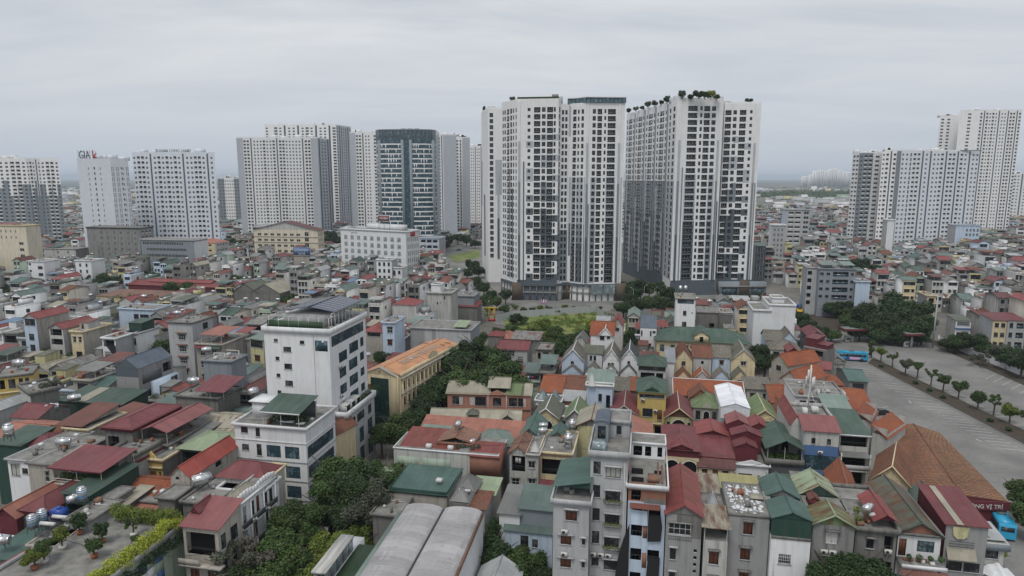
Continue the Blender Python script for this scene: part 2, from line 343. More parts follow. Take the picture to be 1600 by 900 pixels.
def put_windows(root,items,limit=300,split=True,rows=None):
    """items: (type, w, h, (x, y, z), rz). Largest in the picture first; past the limit the rest is one part of kind stuff"""
    rest=MB();cnt=0;stuffed=0
    for ty,w,h,loc,rz in items:
        f,p=winpair(ty,w,h)
        if cnt < limit:
            cnt += 1;k=(ty,round(w,1),round(h,1),split)
            if k not in WM:
                if split:WM[k]=(f.mesh(WNAME[ty]),p.mesh('pane'))
                else:
                    q=MB();q.add(f);q.add(p);WM[k]=(q.mesh(WNAME[ty]),None)
            o=link(WNAME[ty],WM[k][0],root,loc,rz)
            if WM[k][1] is not None:link('door_leaf' if ty == 'd' else 'shutter' if ty in 'sS' else 'pane',WM[k][1],o)
        else:
            rest.add(f,loc,rz);rest.add(p,loc,rz);stuffed += 1
    if stuffed:tag(rest.build('windows',root),kind='stuff')

def facade(mb,org,ang,Wd,z0,z1,ops,k,rects=(),reveal=.12,items=None,kr=None):
    """a wall with real openings. org: lower left corner in plan, ang: direction of u. ops: (u0,u1,z0,z1,type)"""
    c,s=math.cos(ang),math.sin(ang)
    X=lambda u,y,z:(org[0]+u*c-y*s,org[1]+u*s+y*c,z)
    ops=[o for o in ops if o[0] > .02 and o[1] < Wd-.02 and o[2] > z0+.02 and o[3] < z1-.02]
    holes=[o for o in ops if o[4] not in 'ra']
    us=sorted({0.0,Wd} | {round(o[i],3) for o in holes for i in (0,1)} | {round(min(max(r[i],0),Wd),3) for r in rects for i in (0,1)})
    vs=sorted({z0,z1} | {round(o[i],3) for o in holes for i in (2,3)} | {round(min(max(r[i],z0),z1),3) for r in rects for i in (2,3)})
    us=np.array(us);vs=np.array(vs);keys=[k]+[r[4] for r in rects]
    G=np.zeros((len(vs)-1,len(us)-1),int);uc=(us[1:]+us[:-1])/2;vc=(vs[1:]+vs[:-1])/2
    for i,r in enumerate(rects):G[np.ix_((vc > r[2]) & (vc < r[3]),(uc > r[0]) & (uc < r[1]))]=i+1
    for o in holes:G[np.ix_((vc > o[2]) & (vc < o[3]),(uc > o[0]) & (uc < o[1]))]=-1
    for j in range(len(vs)-1):
        i=0;row=G[j]
        while i < len(us)-1:
            g=row[i];e_=i
            while e_+1 < len(us)-1 and row[e_+1] == g:e_ += 1
            if g >= 0:mb.poly([X(us[i],0,vs[j]),X(us[e_+1],0,vs[j]),X(us[e_+1],0,vs[j+1]),X(us[i],0,vs[j+1])],keys[g])
            i=e_+1
    for o in ops:
        u0,u1,a,b,ty=o[:5];D=1.25 if ty in 'oO' else .9 if ty == 'h' else .8 if ty == 'y' else reveal
        if ty not in 'ra':
            kk=kr or k
            mb.poly([X(u0,0,a),X(u1,0,a),X(u1,D,a),X(u0,D,a)],kk);mb.poly([X(u0,D,b),X(u1,D,b),X(u1,0,b),X(u0,0,b)],kk)
            mb.poly([X(u0,0,a),X(u0,D,a),X(u0,D,b),X(u0,0,b)],kk);mb.poly([X(u1,D,a),X(u1,0,a),X(u1,0,b),X(u1,D,b)],kk)
        if items is not None:
            y=0 if ty in 'oOhyra' else reveal-.04
            items.append((ty,u1-u0,b-a,X(u0,y,a),ang))
# ------------------------------------------------------------------ roofs and houses
def roof(mb,kind,k,x0,x1,y0,y1,z,rise,oh=.35,gm=None,posts=0.0,trim=None,th=.09,fascia=None):
    """kinds: gy ridge runs back, gx ridge runs across, hip, mono (rises to the back), monox (rises to the right), flat, vault, pyr"""
    X0,X1,Y0,Y1=x0-oh,x1+oh,y0-oh,y1+oh;W_,D_=x1-x0,y1-y0
    if posts:
        pk=WF
        for px_ in (x0+.1,x1-.1):
            for py_ in (y0+.1,y1-.1):mb.tube((px_,py_,z-posts),(px_,py_,z+.1),.05,pk,5,cap=False)
        if W_ > 6:mb.tube(((x0+x1)/2,y0+.1,z-posts),((x0+x1)/2,y0+.1,z),.05,pk,5,cap=False)
    tr=trim or k
    if kind == 'gy':
        s_=rise/(W_/2);r2=z+rise;e0=z-s_*oh;xm=(x0+x1)/2
        mb.plate([(X0,Y0,e0),(xm,Y0,r2),(xm,Y1,r2),(X0,Y1,e0)][::-1],th,k);mb.plate([(xm,Y0,r2),(X1,Y0,e0),(X1,Y1,e0),(xm,Y1,r2)][::-1],th,k)
        mb.tube((xm,Y0-.02,r2+.03),(xm,Y1+.02,r2+.03),.11,tr,5)
        if trim:
            for xa in (X0,X1):mb.tube((xa,Y0-.03,e0),(xm,Y0-.03,r2-.02),.11,tr,4)
        if gm:
            for yy in (y0,y1):mb.poly([(x0,yy,z-.1),(x1,yy,z-.1),(x1,yy,z),(xm,yy,r2-th),(x0,yy,z)],gm)
    elif kind == 'gx':
        s_=rise/(D_/2);r2=z+rise;e0=z-s_*oh;ym=(y0+y1)/2
        mb.plate([(X0,Y0,e0),(X1,Y0,e0),(X1,ym,r2),(X0,ym,r2)],th,k);mb.plate([(X0,ym,r2),(X1,ym,r2),(X1,Y1,e0),(X0,Y1,e0)],th,k)
        mb.tube((X0-.02,ym,r2+.03),(X1+.02,ym,r2+.03),.11,tr,5)
        if trim:
            for xa in (X0,X1):mb.tube((xa,Y0,e0),(xa,ym,r2),.11,tr,4);mb.tube((xa,Y1,e0),(xa,ym,r2),.11,tr,4)
        if gm:
            for xx in (x0,x1):mb.poly([(xx,y0,z-.1),(xx,y1,z-.1),(xx,y1,z),(xx,ym,r2-th),(xx,y0,z)],gm)
    elif kind in ('hip','pyr'):
        hw=min(W_,D_)/2+oh;r2=z+rise;e0=z-.1
        if W_ >= D_:a,b=((X0+hw,(Y0+Y1)/2,r2),(X1-hw,(Y0+Y1)/2,r2))
        else:a,b=(((X0+X1)/2,Y0+hw,r2),((X0+X1)/2,Y1-hw,r2))
        c=[(X0,Y0,e0),(X1,Y0,e0),(X1,Y1,e0),(X0,Y1,e0)]
        if W_ >= D_:fs=[[c[0],c[1],b,a],[c[1],c[2],b],[c[2],c[3],a,b],[c[3],c[0],a]]
        else:fs=[[c[0],c[1],a],[c[1],c[2],b,a],[c[2],c[3],b],[c[3],c[0],a,b]]
        for f in fs:mb.poly(f,k)
        mb.poly(c[::-1],k)
        mb.tube(a,b,.1,tr,5)
        for i,cc in enumerate(c):mb.tube(cc,(a if i in (0,3) else b) if W_ >= D_ else (a if i in (0,1) else b),.09,tr,4,cap=False)
    elif kind == 'mono':
        s_=rise/D_;mb.plate([(X0,Y0,z-s_*oh),(X1,Y0,z-s_*oh),(X1,Y1,z+rise+s_*oh),(X0,Y1,z+rise+s_*oh)],th,k)
        if gm:
            for xx in (x0,x1):mb.poly([(xx,y0,z-.1),(xx,y1,z-.1),(xx,y1,z+rise-th),(xx,y0,z-th)],gm)
            yy=y1 if rise > 0 else y0;mb.poly([(x0,yy,z-.1),(x1,yy,z-.1),(x1,yy,z+max(rise,0)-th),(x0,yy,z+max(rise,0)-th)],gm)
        if trim:mb.box(X0,X1,Y0-.05,Y0+.03,z-s_*oh-.2,z-s_*oh+.03,tr)
    elif kind == 'monox':
        s_=rise/W_;mb.plate([(X0,Y0,z-s_*oh),(X1,Y0,z+rise+s_*oh),(X1,Y1,z+rise+s_*oh),(X0,Y1,z-s_*oh)],th,k)
        if gm:
            for yy in (y0,y1):mb.poly([(x0,yy,z-.1),(x1,yy,z-.1),(x1,yy,z+rise-th),(x0,yy,z-th)],gm)
    elif kind == 'vault':
        n=12;pts=[]
        for i in range(n+1):
            a=math.pi*i/n;pts.append(((X0+X1)/2-(X1-X0)/2*math.cos(a),z+rise*math.sin(a)))
        for i in range(n):
            p,q=pts[i],pts[i+1];mb.plate([(p[0],Y0,p[1]),(q[0],Y0,q[1]),(q[0],Y1,q[1]),(p[0],Y1,p[1])],.05,k)
        mb.poly([(p[0],y0,p[1]-.06) for p in pts][::-1],gm or k);mb.poly([(p[0],y1,p[1]-.06) for p in pts],gm or k)
    elif kind == 'flat':
        mb.box(x0+.01,x1-.01,y0+.01,y1-.01,z-.2,z-.02,k);t=.18;g=gm or CO
        if rise > 0:
            for b in ((x0-oh,x1+oh,y0-oh,y0+t-oh),(x0-oh,x1+oh,y1-t+oh,y1+oh),(x0-oh,x0+t-oh,y0+t-oh,y1-t+oh),(x1-t+oh,x1+oh,y0+t-oh,y1-t+oh)):mb.box(*b,z-.25,z+rise,g)
    if fascia and kind in ('gy','gx','mono','hip','monox'):
        f=fascia;zt=z+(.0 if kind != 'mono' else min(0,0))+.02
        for b in ((X0+.06,X1-.06,Y0+.06,Y0+.11),(X0+.06,X0+.11,Y0+.11,Y1-.11),(X1-.11,X1-.06,Y0+.11,Y1-.11)):mb.box(*b,zt-fascia_h(f),zt-.1,f if isinstance(f,str) else f[0])
def fascia_h(f):return .8 if isinstance(f,str) else f[1]

GRID=-0.20
HOUSES=[]     # (root, polygon) of everything standing, for the filler to avoid
FOOT=[]
def footprint(ox,oy,ang,x0,x1,y0,y1):
    c,s=math.cos(ang),math.sin(ang)
    return [(ox+x*c-y*s,oy+x*s+y*c) for x,y in ((x0,y0),(x1,y0),(x1,y1),(x0,y1))]
def R(kind,k,rise=0.0,z=0.0,r=(0,1,0,1),**o):return dict(kind=kind,k=k,rise=rise,z=z,r=r,o=o)
def V(r,h,k=WH,roof=None,front=(),right=(),left=(),z=0.0):return dict(r=r,h=h,k=k,roof=roof,front=front,right=right,left=left,z=z)
def expand(specs,Wd,h,zlow=.8):
    """(u0,u1,t0,t1,type[,n,step]) with u as fractions and t in metres below the wall top"""
    r=[]
    for s in specs:
        n=s[5] if len(s) > 5 else 1;st=s[6] if len(s) > 6 else 3.3
        for i in range(n):
            b=h-s[3]-i*st;t=h-s[2]-i*st
            if b > zlow:r.append((round(s[0]*Wd,2),round(s[1]*Wd,2),b,t,s[4]))
    return r
def house(label,A,B,h,d,wall=WH,side=None,front=(),right=(),left=(),roofs=(),vols=(),bands=(),rects=(),rrects=(),awn=(),balc=(),ac=(),rac=(),name='house',cat='house',group=None,split=True,extra=None,world=False,limit=300,lot=None,back=None,angle=None):
    side=side or wall
    if not world:
        A=P(A[0],A[1],h)
        if isinstance(B,tuple):B=P(B[0],B[1],h)
        else:
            an=GRID if angle is None else angle;xc=(B-800)/FPX;c_,s_=math.cos(an),math.sin(an)
            w_=(xc*(A[1]*cP-(h-CAMH)*sP)-A[0])/(c_-xc*s_*cP);B=(A[0]+w_*c_,A[1]+w_*s_)
    if isinstance(d,tuple):
        q=ray(800,d[0]);yb=(h-CAMH)*q[1]/q[2];d=max(2.5,(yb-A[1])/math.cos(math.atan2(B[1]-A[1],B[0]-A[0])))
    Wd=math.hypot(B[0]-A[0],B[1]-A[1]);ang=math.atan2(B[1]-A[1],B[0]-A[0])
    root=empty(name,(A[0],A[1],0),ang);tag(root,label,cat,group)
    FOOT.append(footprint(A[0],A[1],ang,0,Wd,0,d))
    items=[];mb=MB()
    rc=[(r[0]*Wd,r[1]*Wd,h-r[3],h-r[2],r[4]) for r in rects];rc2=[(r[0]*d,r[1]*d,h-r[3],h-r[2],r[4]) for r in rrects]
    facade(mb,(0,0),0,Wd,0,h,expand(front,Wd,h),wall,rc,items=items)
    facade(mb,(Wd,0),math.pi/2,d,0,h,expand(right,d,h),side,rc2,items=items)
    facade(mb,(0,d),-math.pi/2,d,0,h,expand(left,d,h),side,(),items=items)
    mb.poly([(Wd,d,0),(0,d,0),(0,d,h),(Wd,d,h)],back or side);mb.poly([(0,0,h-.01),(Wd,0,h-.01),(Wd,d,h-.01),(0,d,h-.01)],AS)
    for b in bands:   # (t, height, proud, mat[, sides])
        t,hh,pr,k=b[:4];z1=h-t
        mb.box(-pr if len(b) < 5 or 'L' in b[4] else 0,Wd+(pr if len(b) < 5 or 'R' in b[4] else 0),-pr,.0,z1-hh,z1,k)
        if len(b) < 5 or 'R' in b[4]:mb.box(Wd,Wd+pr,0,d,z1-hh,z1,k)
        if len(b) < 5 or 'L' in b[4]:mb.box(-pr,0,0,d,z1-hh,z1,k)
    mb.build('wall',root)
    for v in vols:
        vb=MB();x0,x1,y0,y1=v['r'][0]*Wd,v['r'][1]*Wd,v['r'][2]*d,v['r'][3]*d;zb=h+v['z'];zt=zb+v['h'];k=v['k']
        its=[]
        facade(vb,(x0,y0),0,x1-x0,zb,zt,[(a,b,c,e_,t) for a,b,c,e_,t in expand(v['front'],x1-x0,zt,zb+.05)],k,items=items)
        facade(vb,(x1,y0),math.pi/2,y1-y0,zb,zt,expand(v['right'],y1-y0,zt,zb+.05),k,items=items)
        facade(vb,(x0,y1),-math.pi/2,y1-y0,zb,zt,expand(v['left'],y1-y0,zt,zb+.05),k,items=items)
        vb.poly([(x1,y1,zb),(x0,y1,zb),(x0,y1,zt),(x1,y1,zt)],k);vb.poly([(x0,y0,zt-.01),(x1,y0,zt-.01),(x1,y1,zt-.01),(x0,y1,zt-.01)],AS)
        vb.build('upper_storey',root)
        rf=v['roof'] or R('flat',AS,.25)
        rb=MB();roof(rb,rf['kind'],rf['k'],x0,x1,y0,y1,zt+rf['z'],rf['rise'],**dict(dict(oh=.15,gm=k),**rf['o']));rb.build('roof',root)
    for rf in roofs:
        rb=MB();a=rf['r'];o=dict(rf['o']);
        roof(rb,rf['kind'],rf['k'],a[0]*Wd,a[1]*Wd,a[2]*d,a[3]*d,h+rf['z'],rf['rise'],**dict(dict(gm=(side if rf['kind'] != 'flat' else wall) if not o.get('posts') else None),**o))
        rb.build('canopy' if o.get('posts') else 'roof',root)
    for a_ in awn:    # (u0,u1,t,depth,mat)
        ab=MB();z=h-a_[2];ab.plate([(a_[0]*Wd,-a_[3],z-.35),(a_[1]*Wd,-a_[3],z-.35),(a_[1]*Wd,0,z),(a_[0]*Wd,0,z)],.07,a_[4]);ab.build('awning',root)
    for b_ in balc:   # (u0,u1,t,depth,mat[,n,step])
        for i in range(b_[5] if len(b_) > 5 else 1):
            z=h-b_[2]-i*(b_[6] if len(b_) > 6 else 3.3)
            if z < 2:continue
            bb=MB();x0,x1,dp=b_[0]*Wd,b_[1]*Wd,b_[3];bb.box(x0,x1,-dp,-.003,z-.15,z,b_[4])
            bb.box(x0,x1,-dp,-dp+.06,z+.9,z+.97,b_[4]);n=max(2,int((x1-x0)/.3))
            for j in range(n+1):x=x0+(x1-x0)*j/n;bb.box(x-.03,x+.03,-dp+.01,-dp+.05,z,z+.9,b_[4])
            bb.build('balcony',root)
    acs=[((a_[0]*Wd,-.5,h-a_[1]),0.0,a_[2] if len(a_) > 2 else 1) for a_ in ac]+[((Wd+.5,a_[0]*d,h-a_[1]),math.pi/2,a_[2] if len(a_) > 2 else 1) for a_ in rac]
    for (x,y,z),rz,n in acs:
        for i in range(n):
            if z > 1:link('air_conditioner',acmesh(),root,(x+math.cos(rz)*i*1.0,y+math.sin(rz)*i,z),rz)
    put_windows(root,items,split=split,limit=limit)
    if extra:extra(root,Wd,d,h)
    if h < 22 and not vols and not world and Wd*d < 220 and roofs and roofs[0]['kind'] == 'flat' and Wd > 3:
        r=random.Random(int(A[0]*7+A[1]) % 999)
        for i in range(r.randint(3,6)):
            x,y,q=r.uniform(.5,Wd-1.2),r.uniform(.6,d-1.3),r.uniform(.25,.8);m=MB();m.box(x,x+q,y,y+q*r.uniform(.5,1.6),h,h+r.uniform(.3,.9),r.choice(['f:plank','f:acwhite','f:terracotta',OC,'f:paper',GY]));m.build('roof_junk',root)
        m=MB();m.tube((.4,d*.7,h+.12),(Wd-.4,d*.7,h+.12),.05,WF,4);m.build('pipe',root)
    HOUSES.append((root,A,B,h,d,ang))
    return root
ACM=[]
def acmesh():
    if not ACM:
        m=MB();m.box(0,.85,.1,.42,0,.6,'f:acwhite')
        for i in range(10):
            a,b=2*math.pi*i/10,2*math.pi*(i+1)/10
            m.poly([(.32,.09,.3),(.32+.22*math.cos(a),.09,.3+.22*math.sin(a)),(.32+.22*math.cos(b),.09,.3+.22*math.sin(b))],'f:frame')
        m.box(.05,.1,.42,.5,-.06,.0,RL);m.box(.75,.8,.42,.5,-.06,0,RL);m.box(0,.85,.1,.5,-.06,-.03,RL)
        ACM.append(m.mesh('air_conditioner'))
    return ACM[0]

# ------------------------------------------------------------------ water tanks, plants on roofs
TM={}
def tankparts(kind):
    if kind in TM:return TM[kind]
    b,s=MB(),MB()
    if kind == 'h':      # horizontal steel cylinder on a cradle
        b.tube((-.75,0,.85),(.75,0,.85),.5,'f:steel',14);b.tube((-.85,0,.85),(-.75,0,.85),.3,'f:steel',14,.5);b.tube((.75,0,.85),(.85,0,.85),.5,'f:steel',14,.3);b.tube((0,0,1.3),(0,0,1.42),.18,'f:steel',8)
        for x in (-.3,.3):b.tube((x-.02,0,.85),(x+.02,0,.85),.515,'f:steel',14)
    elif kind == 'v':
        b.tube((0,0,.7),(0,0,2.2),.52,'f:steel',14);b.tube((0,0,2.2),(0,0,2.36),.52,'f:steel',14,.2)
        for z in (1.0,1.25,1.7,1.95):b.tube((0,0,z),(0,0,z+.1),.53,'f:cyl_stripe',14)
    elif kind == 'V':
        b.tube((0,0,.7),(0,0,2.1),.6,'f:steel',14);b.tube((0,0,2.1),(0,0,2.3),.6,'f:steel',14,.2)
        for z in (1.1,1.6):b.tube((0,0,z),(0,0,z+.06),.612,'f:steel',14)
    elif kind == 's':    # solar water heater: small white-silver cylinder over sloping tubes
        b.tube((-1.0,.5,1.25),(1.0,.5,1.25),.24,WF,12)
        for i in range(12):x=-.9+i*.163;s.tube((x,-.75,.15),(x,.45,1.1),.035,GD,4)
    if kind != 's':
        for x,y in ((-.5,-.35),(.5,-.35),(.5,.35),(-.5,.35)):s.tube((x,y,0),(x*.8,y*.8,.72 if kind != 'h' else .55),.035,RL,4)
        s.box(-.55,.55,-.4,.4,.62,.68,RL) if kind != 'h' else [s.box(x-.03,x+.03,-.42,.42,.36,.42,RL) for x in (-.4,.4)]
    else:
        for x in (-.85,.85):s.tube((x,.5,0),(x,.5,1.1),.03,RL,4);s.tube((x,-.75,.0),(x,.5,1.05),.03,RL,4)
    TM[kind]=(b.mesh('tank_body'),s.mesh('stand'));return TM[kind]
def tank(px,py,h,kind='h',rz=0.0,sc=1.0,label=None,world=None):
    x,y=world if world else P(px,py,h)
    lab=label;r=empty(dict(h='water_tank',v='water_tank',V='water_tank',s='solar_water_heater')[kind],(x,y,h),rz);r.scale=(sc,)*3
    tag(r,lab,'solar water heater' if kind == 's' else 'water tank','solar water heaters on the roofs' if kind == 's' else 'steel water tanks on the roofs')
    b,s=tankparts(kind);link('tank_body',b,r);link('stand',s,r);TANKS.append(r);return r
TANKS=[]

# ------------------------------------------------------------------ trees
def leafquads(C,Rr,n,size,seed,squash=1.0):
    """n small leaf quads spread over blobs with centres C and radii Rr"""
    r=np.random.RandomState(seed);C=np.array(C,float);Rr=np.array(Rr,float)
    w=Rr ** 2;k=r.choice(len(C),n,p=w/w.sum());d=r.normal(size=(n,3));d /= np.linalg.norm(d,axis=1)[:,None]
    rad=Rr[k]*(r.uniform(.55,1.05,n)) ;c=C[k]+d*rad[:,None]*np.array([1,1,squash])
    nn=d*.7+r.normal(size=(n,3))*.6+np.array([0,0,.35]);nn /= np.linalg.norm(nn,axis=1)[:,None]
    a=np.cross(nn,r.normal(size=(n,3)));a /= np.linalg.norm(a,axis=1)[:,None];b=np.cross(nn,a);s=size*r.uniform(.6,1.3,n)[:,None]
    q=np.stack([c+a*s,c+b*s*.62,c-a*s,c-b*s*.62],1).reshape(-1,3);return q
def leafmesh(name,C,Rr,n,size,seed,key,squash=1.0):
    q=leafquads(C,Rr,n,size,seed,squash);me=bpy.data.meshes.new(name);m=len(q) // 4
    return mesh_np(me,q.astype(np.float32),np.full(m,4,np.int32),np.arange(4*m,dtype=np.int32),np.zeros(m,np.int32),['l:'+key],uv=False)
TC={}
def crown(shape,key,v,det):
    k=(shape,key,v,det)
    if k in TC:return TC[k]
    r=random.Random(hash((shape,v)) % 1000 if False else (sum(map(ord,shape))*7+v));C=[];Q=[]
    if shape == 'round':
        C.append((0,0,0));Q.append(.6)
        for i in range(13):
            a=r.uniform(0,6.28);z=r.uniform(-.35,.6);q=math.sqrt(max(0.05,1-z*z))*r.uniform(.45,.72);C.append((q*math.cos(a),q*math.sin(a),z));Q.append(r.uniform(.22,.42))
    elif shape == 'wide':
        for i in range(16):
            a=r.uniform(0,6.28);q=r.uniform(.1,.78);C.append((q*math.cos(a),q*math.sin(a),.25*(1-q)+r.uniform(-.12,.16)));Q.append(r.uniform(.2,.36))
    elif shape == 'tall':
        for i in range(15):
            a=r.uniform(0,6.28);z=r.uniform(-.9,1.0);q=.5*(1-abs(z)*.6)*r.uniform(.3,1);C.append((q*math.cos(a),q*math.sin(a),z));Q.append(r.uniform(.22,.4))
    elif shape == 'ball':
        C.append((0,0,0));Q.append(.82)
        for i in range(8):
            a=r.uniform(0,6.28);z=r.uniform(-.4,.5);q=.55;C.append((q*math.cos(a),q*math.sin(a),z));Q.append(.35)
    elif shape == 'sparse':
        for i in range(11):
            a=r.uniform(0,6.28);z=r.uniform(-.3,.7);q=r.uniform(.3,.75);C.append((q*math.cos(a),q*math.sin(a),z));Q.append(r.uniform(.15,.26))
    n,s={3:(15000,.040),2:(6500,.058),1:(2200,.10),0:(750,.17)}[det]
    if shape == 'sparse':n=int(n*.5)
    TC[k]=leafmesh('crown',C,Q,n,s,v*13+5,key);return TC[k]
TRK={}
def trunkmesh(v,sparse=False):
    if (v,sparse) in TRK:return TRK[(v,sparse)]
    r=random.Random(v+70);m=MB();m.tube((0,0,0),(.02,.01,.62),.045,'f:bark',7,.03,cap=False)
    for i in range(6):
        a=i*1.05+r.uniform(-.3,.3);e_=(.25*math.cos(a)*r.uniform(.8,1.4),.25*math.sin(a)*r.uniform(.8,1.4),r.uniform(.72,.95));m.tube((.01,.01,r.uniform(.42,.6)),e_,.02,'f:bark',5,.008,cap=False)
        m.tube(e_,(e_[0]*1.5,e_[1]*1.5,e_[2]+.1),.009,'f:bark',4,.004,cap=False)
    TRK[(v,sparse)]=m.mesh('trunk');return TRK[(v,sparse)]
TREES=[]
def tree(label,px,py,h,r,shape='round',key='mid',world=None,z=0.0,rz_=None,group=None,name='tree',cat='tree',trunk=True,rzc=None):
    """(px, py): where the top of the crown shows; h: tree height; r: crown radius; rzc: crown half height"""
    x,y=world if world else P(px,py,z+h)
    pp=proj(x,y,z+h);pxr=r*FPX/pp[2];det=3 if pxr > 45 else 2 if pxr > 16 else 1 if pxr > 7 else 0
    v=len(TREES) % 4;rc=rzc or {'round':r*.85,'wide':r*.9,'tall':r*1.25,'ball':r*.9,'sparse':r*.9}[shape];rc=min(rc,h*.5)
    root=empty(name,(x,y,z),rnd.uniform(0,6.28));tag(root,label,cat,group)
    topf=1.0 if rzc else {'round':1.0,'wide':.5,'tall':1.2,'ball':.95,'sparse':.9}[shape]
    c=link('crown',crown(shape,key,v,det),root,(0,0,h-rc*topf));c.scale=(r,r,rc)
    if trunk:t=link('trunk',trunkmesh(v),root);t.scale=(h*.9,)*2+(h*.95,)
    TREES.append(root);FOOTT.append((x,y,r));return root
FOOTT=[]
def palm(label,px,py,h,r,key='light'):
    x,y=P(px,py,h);root=empty('palm_tree',(x,y,0));tag(root,label,'palm tree');m=MB();rr=random.Random(4)
    for i in range(16):
        a=i*2.4;up=rr.uniform(.2,1.0);pts=[Vector((math.cos(a)*r*t*(1-.15*t),math.sin(a)*r*t*(1-.15*t),r*(up*t-(.5+up*.75)*t*t))) for t in [j/7 for j in range(8)]]
        sd=Vector((-math.sin(a),math.cos(a),0))
        for j in range(7):
            p,q=pts[j],pts[j+1]
            for s_ in (-1,1):
                for k in range(3):
                    c=p.lerp(q,k/3);w=r*.26*math.sin(math.pi*(.12+.85*(j+k/3)/7));tip=c+sd*s_*w+Vector((0,0,-w*.45))+(q-p)*.5;m.poly([tuple(c),tuple(c+(q-p)*.22),tuple(tip)],'l:'+key)
    o=m.build('fronds',root,(0,0,h-r*.3));t=MB();t.tube((0,0,0),(.3,.1,h-r*.3),.2,'f:bark',8,.13);t.build('trunk',root);TREES.append(root);return root

# ------------------------------------------------------------------ towers
def tower(label,pts,h,facs,back,base=0.0,name='apartment_tower',cat='apartment tower',group=None,wall=TW,limit=0,roofk=AS,parapet=1.0,extra=None,split=False,closek=None):
    """pts: plan points of the visible faces from left to right, facs: per face dict(cols, n, fh, top, rects, wall)"""
    ox,oy=pts[0];root=empty(name,(ox,oy,0));tag(root,label,cat,group);L=[(x-ox,y-oy) for x,y in pts]
    mb=MB();items=[]
    for i,f in enumerate(facs):
        a,b=L[i],L[i+1];Wd=math.hypot(b[0]-a[0],b[1]-a[1]);ang=math.atan2(b[1]-a[1],b[0]-a[0]);ops=[];n=f.get('n',20);fh=f.get('fh',3.2);tp=f.get('top',1.5)
        for c in f.get('cols',()):
            for j in range(n):
                if len(c) > 5 and not c[5](j):continue
                zt=h-tp-j*fh-c[2]
                if zt-c[3] > base+1:ops.append((c[0]*Wd,c[1]*Wd,zt-c[3],zt,c[4]))
        rects=[]
        for r in f.get('rects',()):
            rects.append((r[0]*Wd,r[1]*Wd,h-tp-r[3]*fh,h-tp-r[2]*fh if r[2] >-5 else h,r[4]))
        facade(mb,a,ang,Wd,0,h,ops,f.get('wall',wall),rects,items=items,reveal=.25)
        for g in f.get('ribs',()):   # (u, width, proud, j0, j1, mat)
            c_,s_=math.cos(ang),math.sin(ang);u0,u1=g[0]*Wd,g[0]*Wd+g[1];z1=h-tp-g[3]*fh if g[3] >-5 else h;z0=max(0,h-tp-g[4]*fh);q=[(u0,-g[2]),(u1,-g[2]),(u1,0),(u0,0)]
            mb.prism([(a[0]+u*c_-y*s_,a[1]+u*s_+y*c_) for u,y in q],z0,z1,g[5])
    bk=[(x-ox,y-oy) for x,y in back];ring=L+bk
    for i in range(len(L)-1,len(ring)):
        a,b=ring[i],ring[(i+1) % len(ring)];mb.poly([(a[0],a[1],0),(b[0],b[1],0),(b[0],b[1],h),(a[0],a[1],h)],closek or wall)
    mb.build('wall',root)
    rf=MB();rf.poly([(x,y,h-.3) for x,y in ring],roofk)
    if parapet:
        for i in range(len(L)-1):
            a,b=Vector((*L[i],0)),Vector((*L[i+1],0));d=(b-a).normalized();nn=Vector((-d.y,d.x,0))*.3
            rf.prism([tuple(a)[:2],tuple(b)[:2],tuple(b+nn)[:2],tuple(a+nn)[:2]],h+.002,h+parapet,wall)
    rf.build('roof',root)
    FOOT.append([(x,y) for x,y in pts]+list(back))
    if limit:
        def ps(it):
            p=proj(it[3][0]+ox,it[3][1]+oy,it[3][2]);return -it[1]*it[2]/p[2] ** 2*abs(math.cos(it[4])) 
        items.sort(key=ps)
    put_windows(root,items,limit=limit,split=split)
    if extra:extra(root,L)
    HOUSES.append((root,pts[0],pts[-1],h,20,0))
    return root
def textmesh(s,size,k,ext=.05,name='lettering'):
    c=bpy.data.curves.new('t','FONT');c.body=s;c.size=size;c.extrude=ext;c.align_x='CENTER'
    o=bpy.data.objects.new('t',c);COL.objects.link(o);dg=bpy.context.evaluated_depsgraph_get();me=bpy.data.meshes.new_from_object(o.evaluated_get(dg));me.name=name
    bpy.data.objects.remove(o);me.materials.clear();me.materials.append(mat(k));return me
def text(root,s,size,k,loc,rot,name='lettering',ext=.05,sx=1.0):
    o=bpy.data.objects.new(name,textmesh(s,size,k,ext,name));COL.objects.link(o);o.parent=root;o.location=loc;o.rotation_euler=rot;o.scale=(sx,1,1);return o
# ------------------------------------------------------------------ the setting: ground, roads, lots
def groundmat():
    m,t,b=newmat('city_ground');tcn=N(t,'ShaderNodeTexCoord');ob=tcn.outputs['Object']
    a=noise(t,ob,.02,5);c=noise(t,ob,.3,4);f=noise(t,ob,.0012,4)
    c1=mixc(t,ramp(t,a,.4,.65),(.13,.125,.11),(.19,.18,.16));c2=mixc(t,ramp(t,c,.45,.7,0,.5),c1,(.07,.07,.06))
    pos=N(t,'ShaderNodeNewGeometry');ln=N(t,'ShaderNodeVectorMath',operation='LENGTH');t.links.new(pos.outputs['Position'],ln.inputs[0])
    far=ramp(t,ln.outputs['Value'],1300,2600);g=mixc(t,ramp(t,f,.42,.58),(.045,.065,.035),(.15,.15,.12))
    t.links.new(mixc(t,far,c2,g),b.inputs['Base Color']);b.inputs['Roughness'].default_value=.95;return m
MATS['ground']=groundmat()
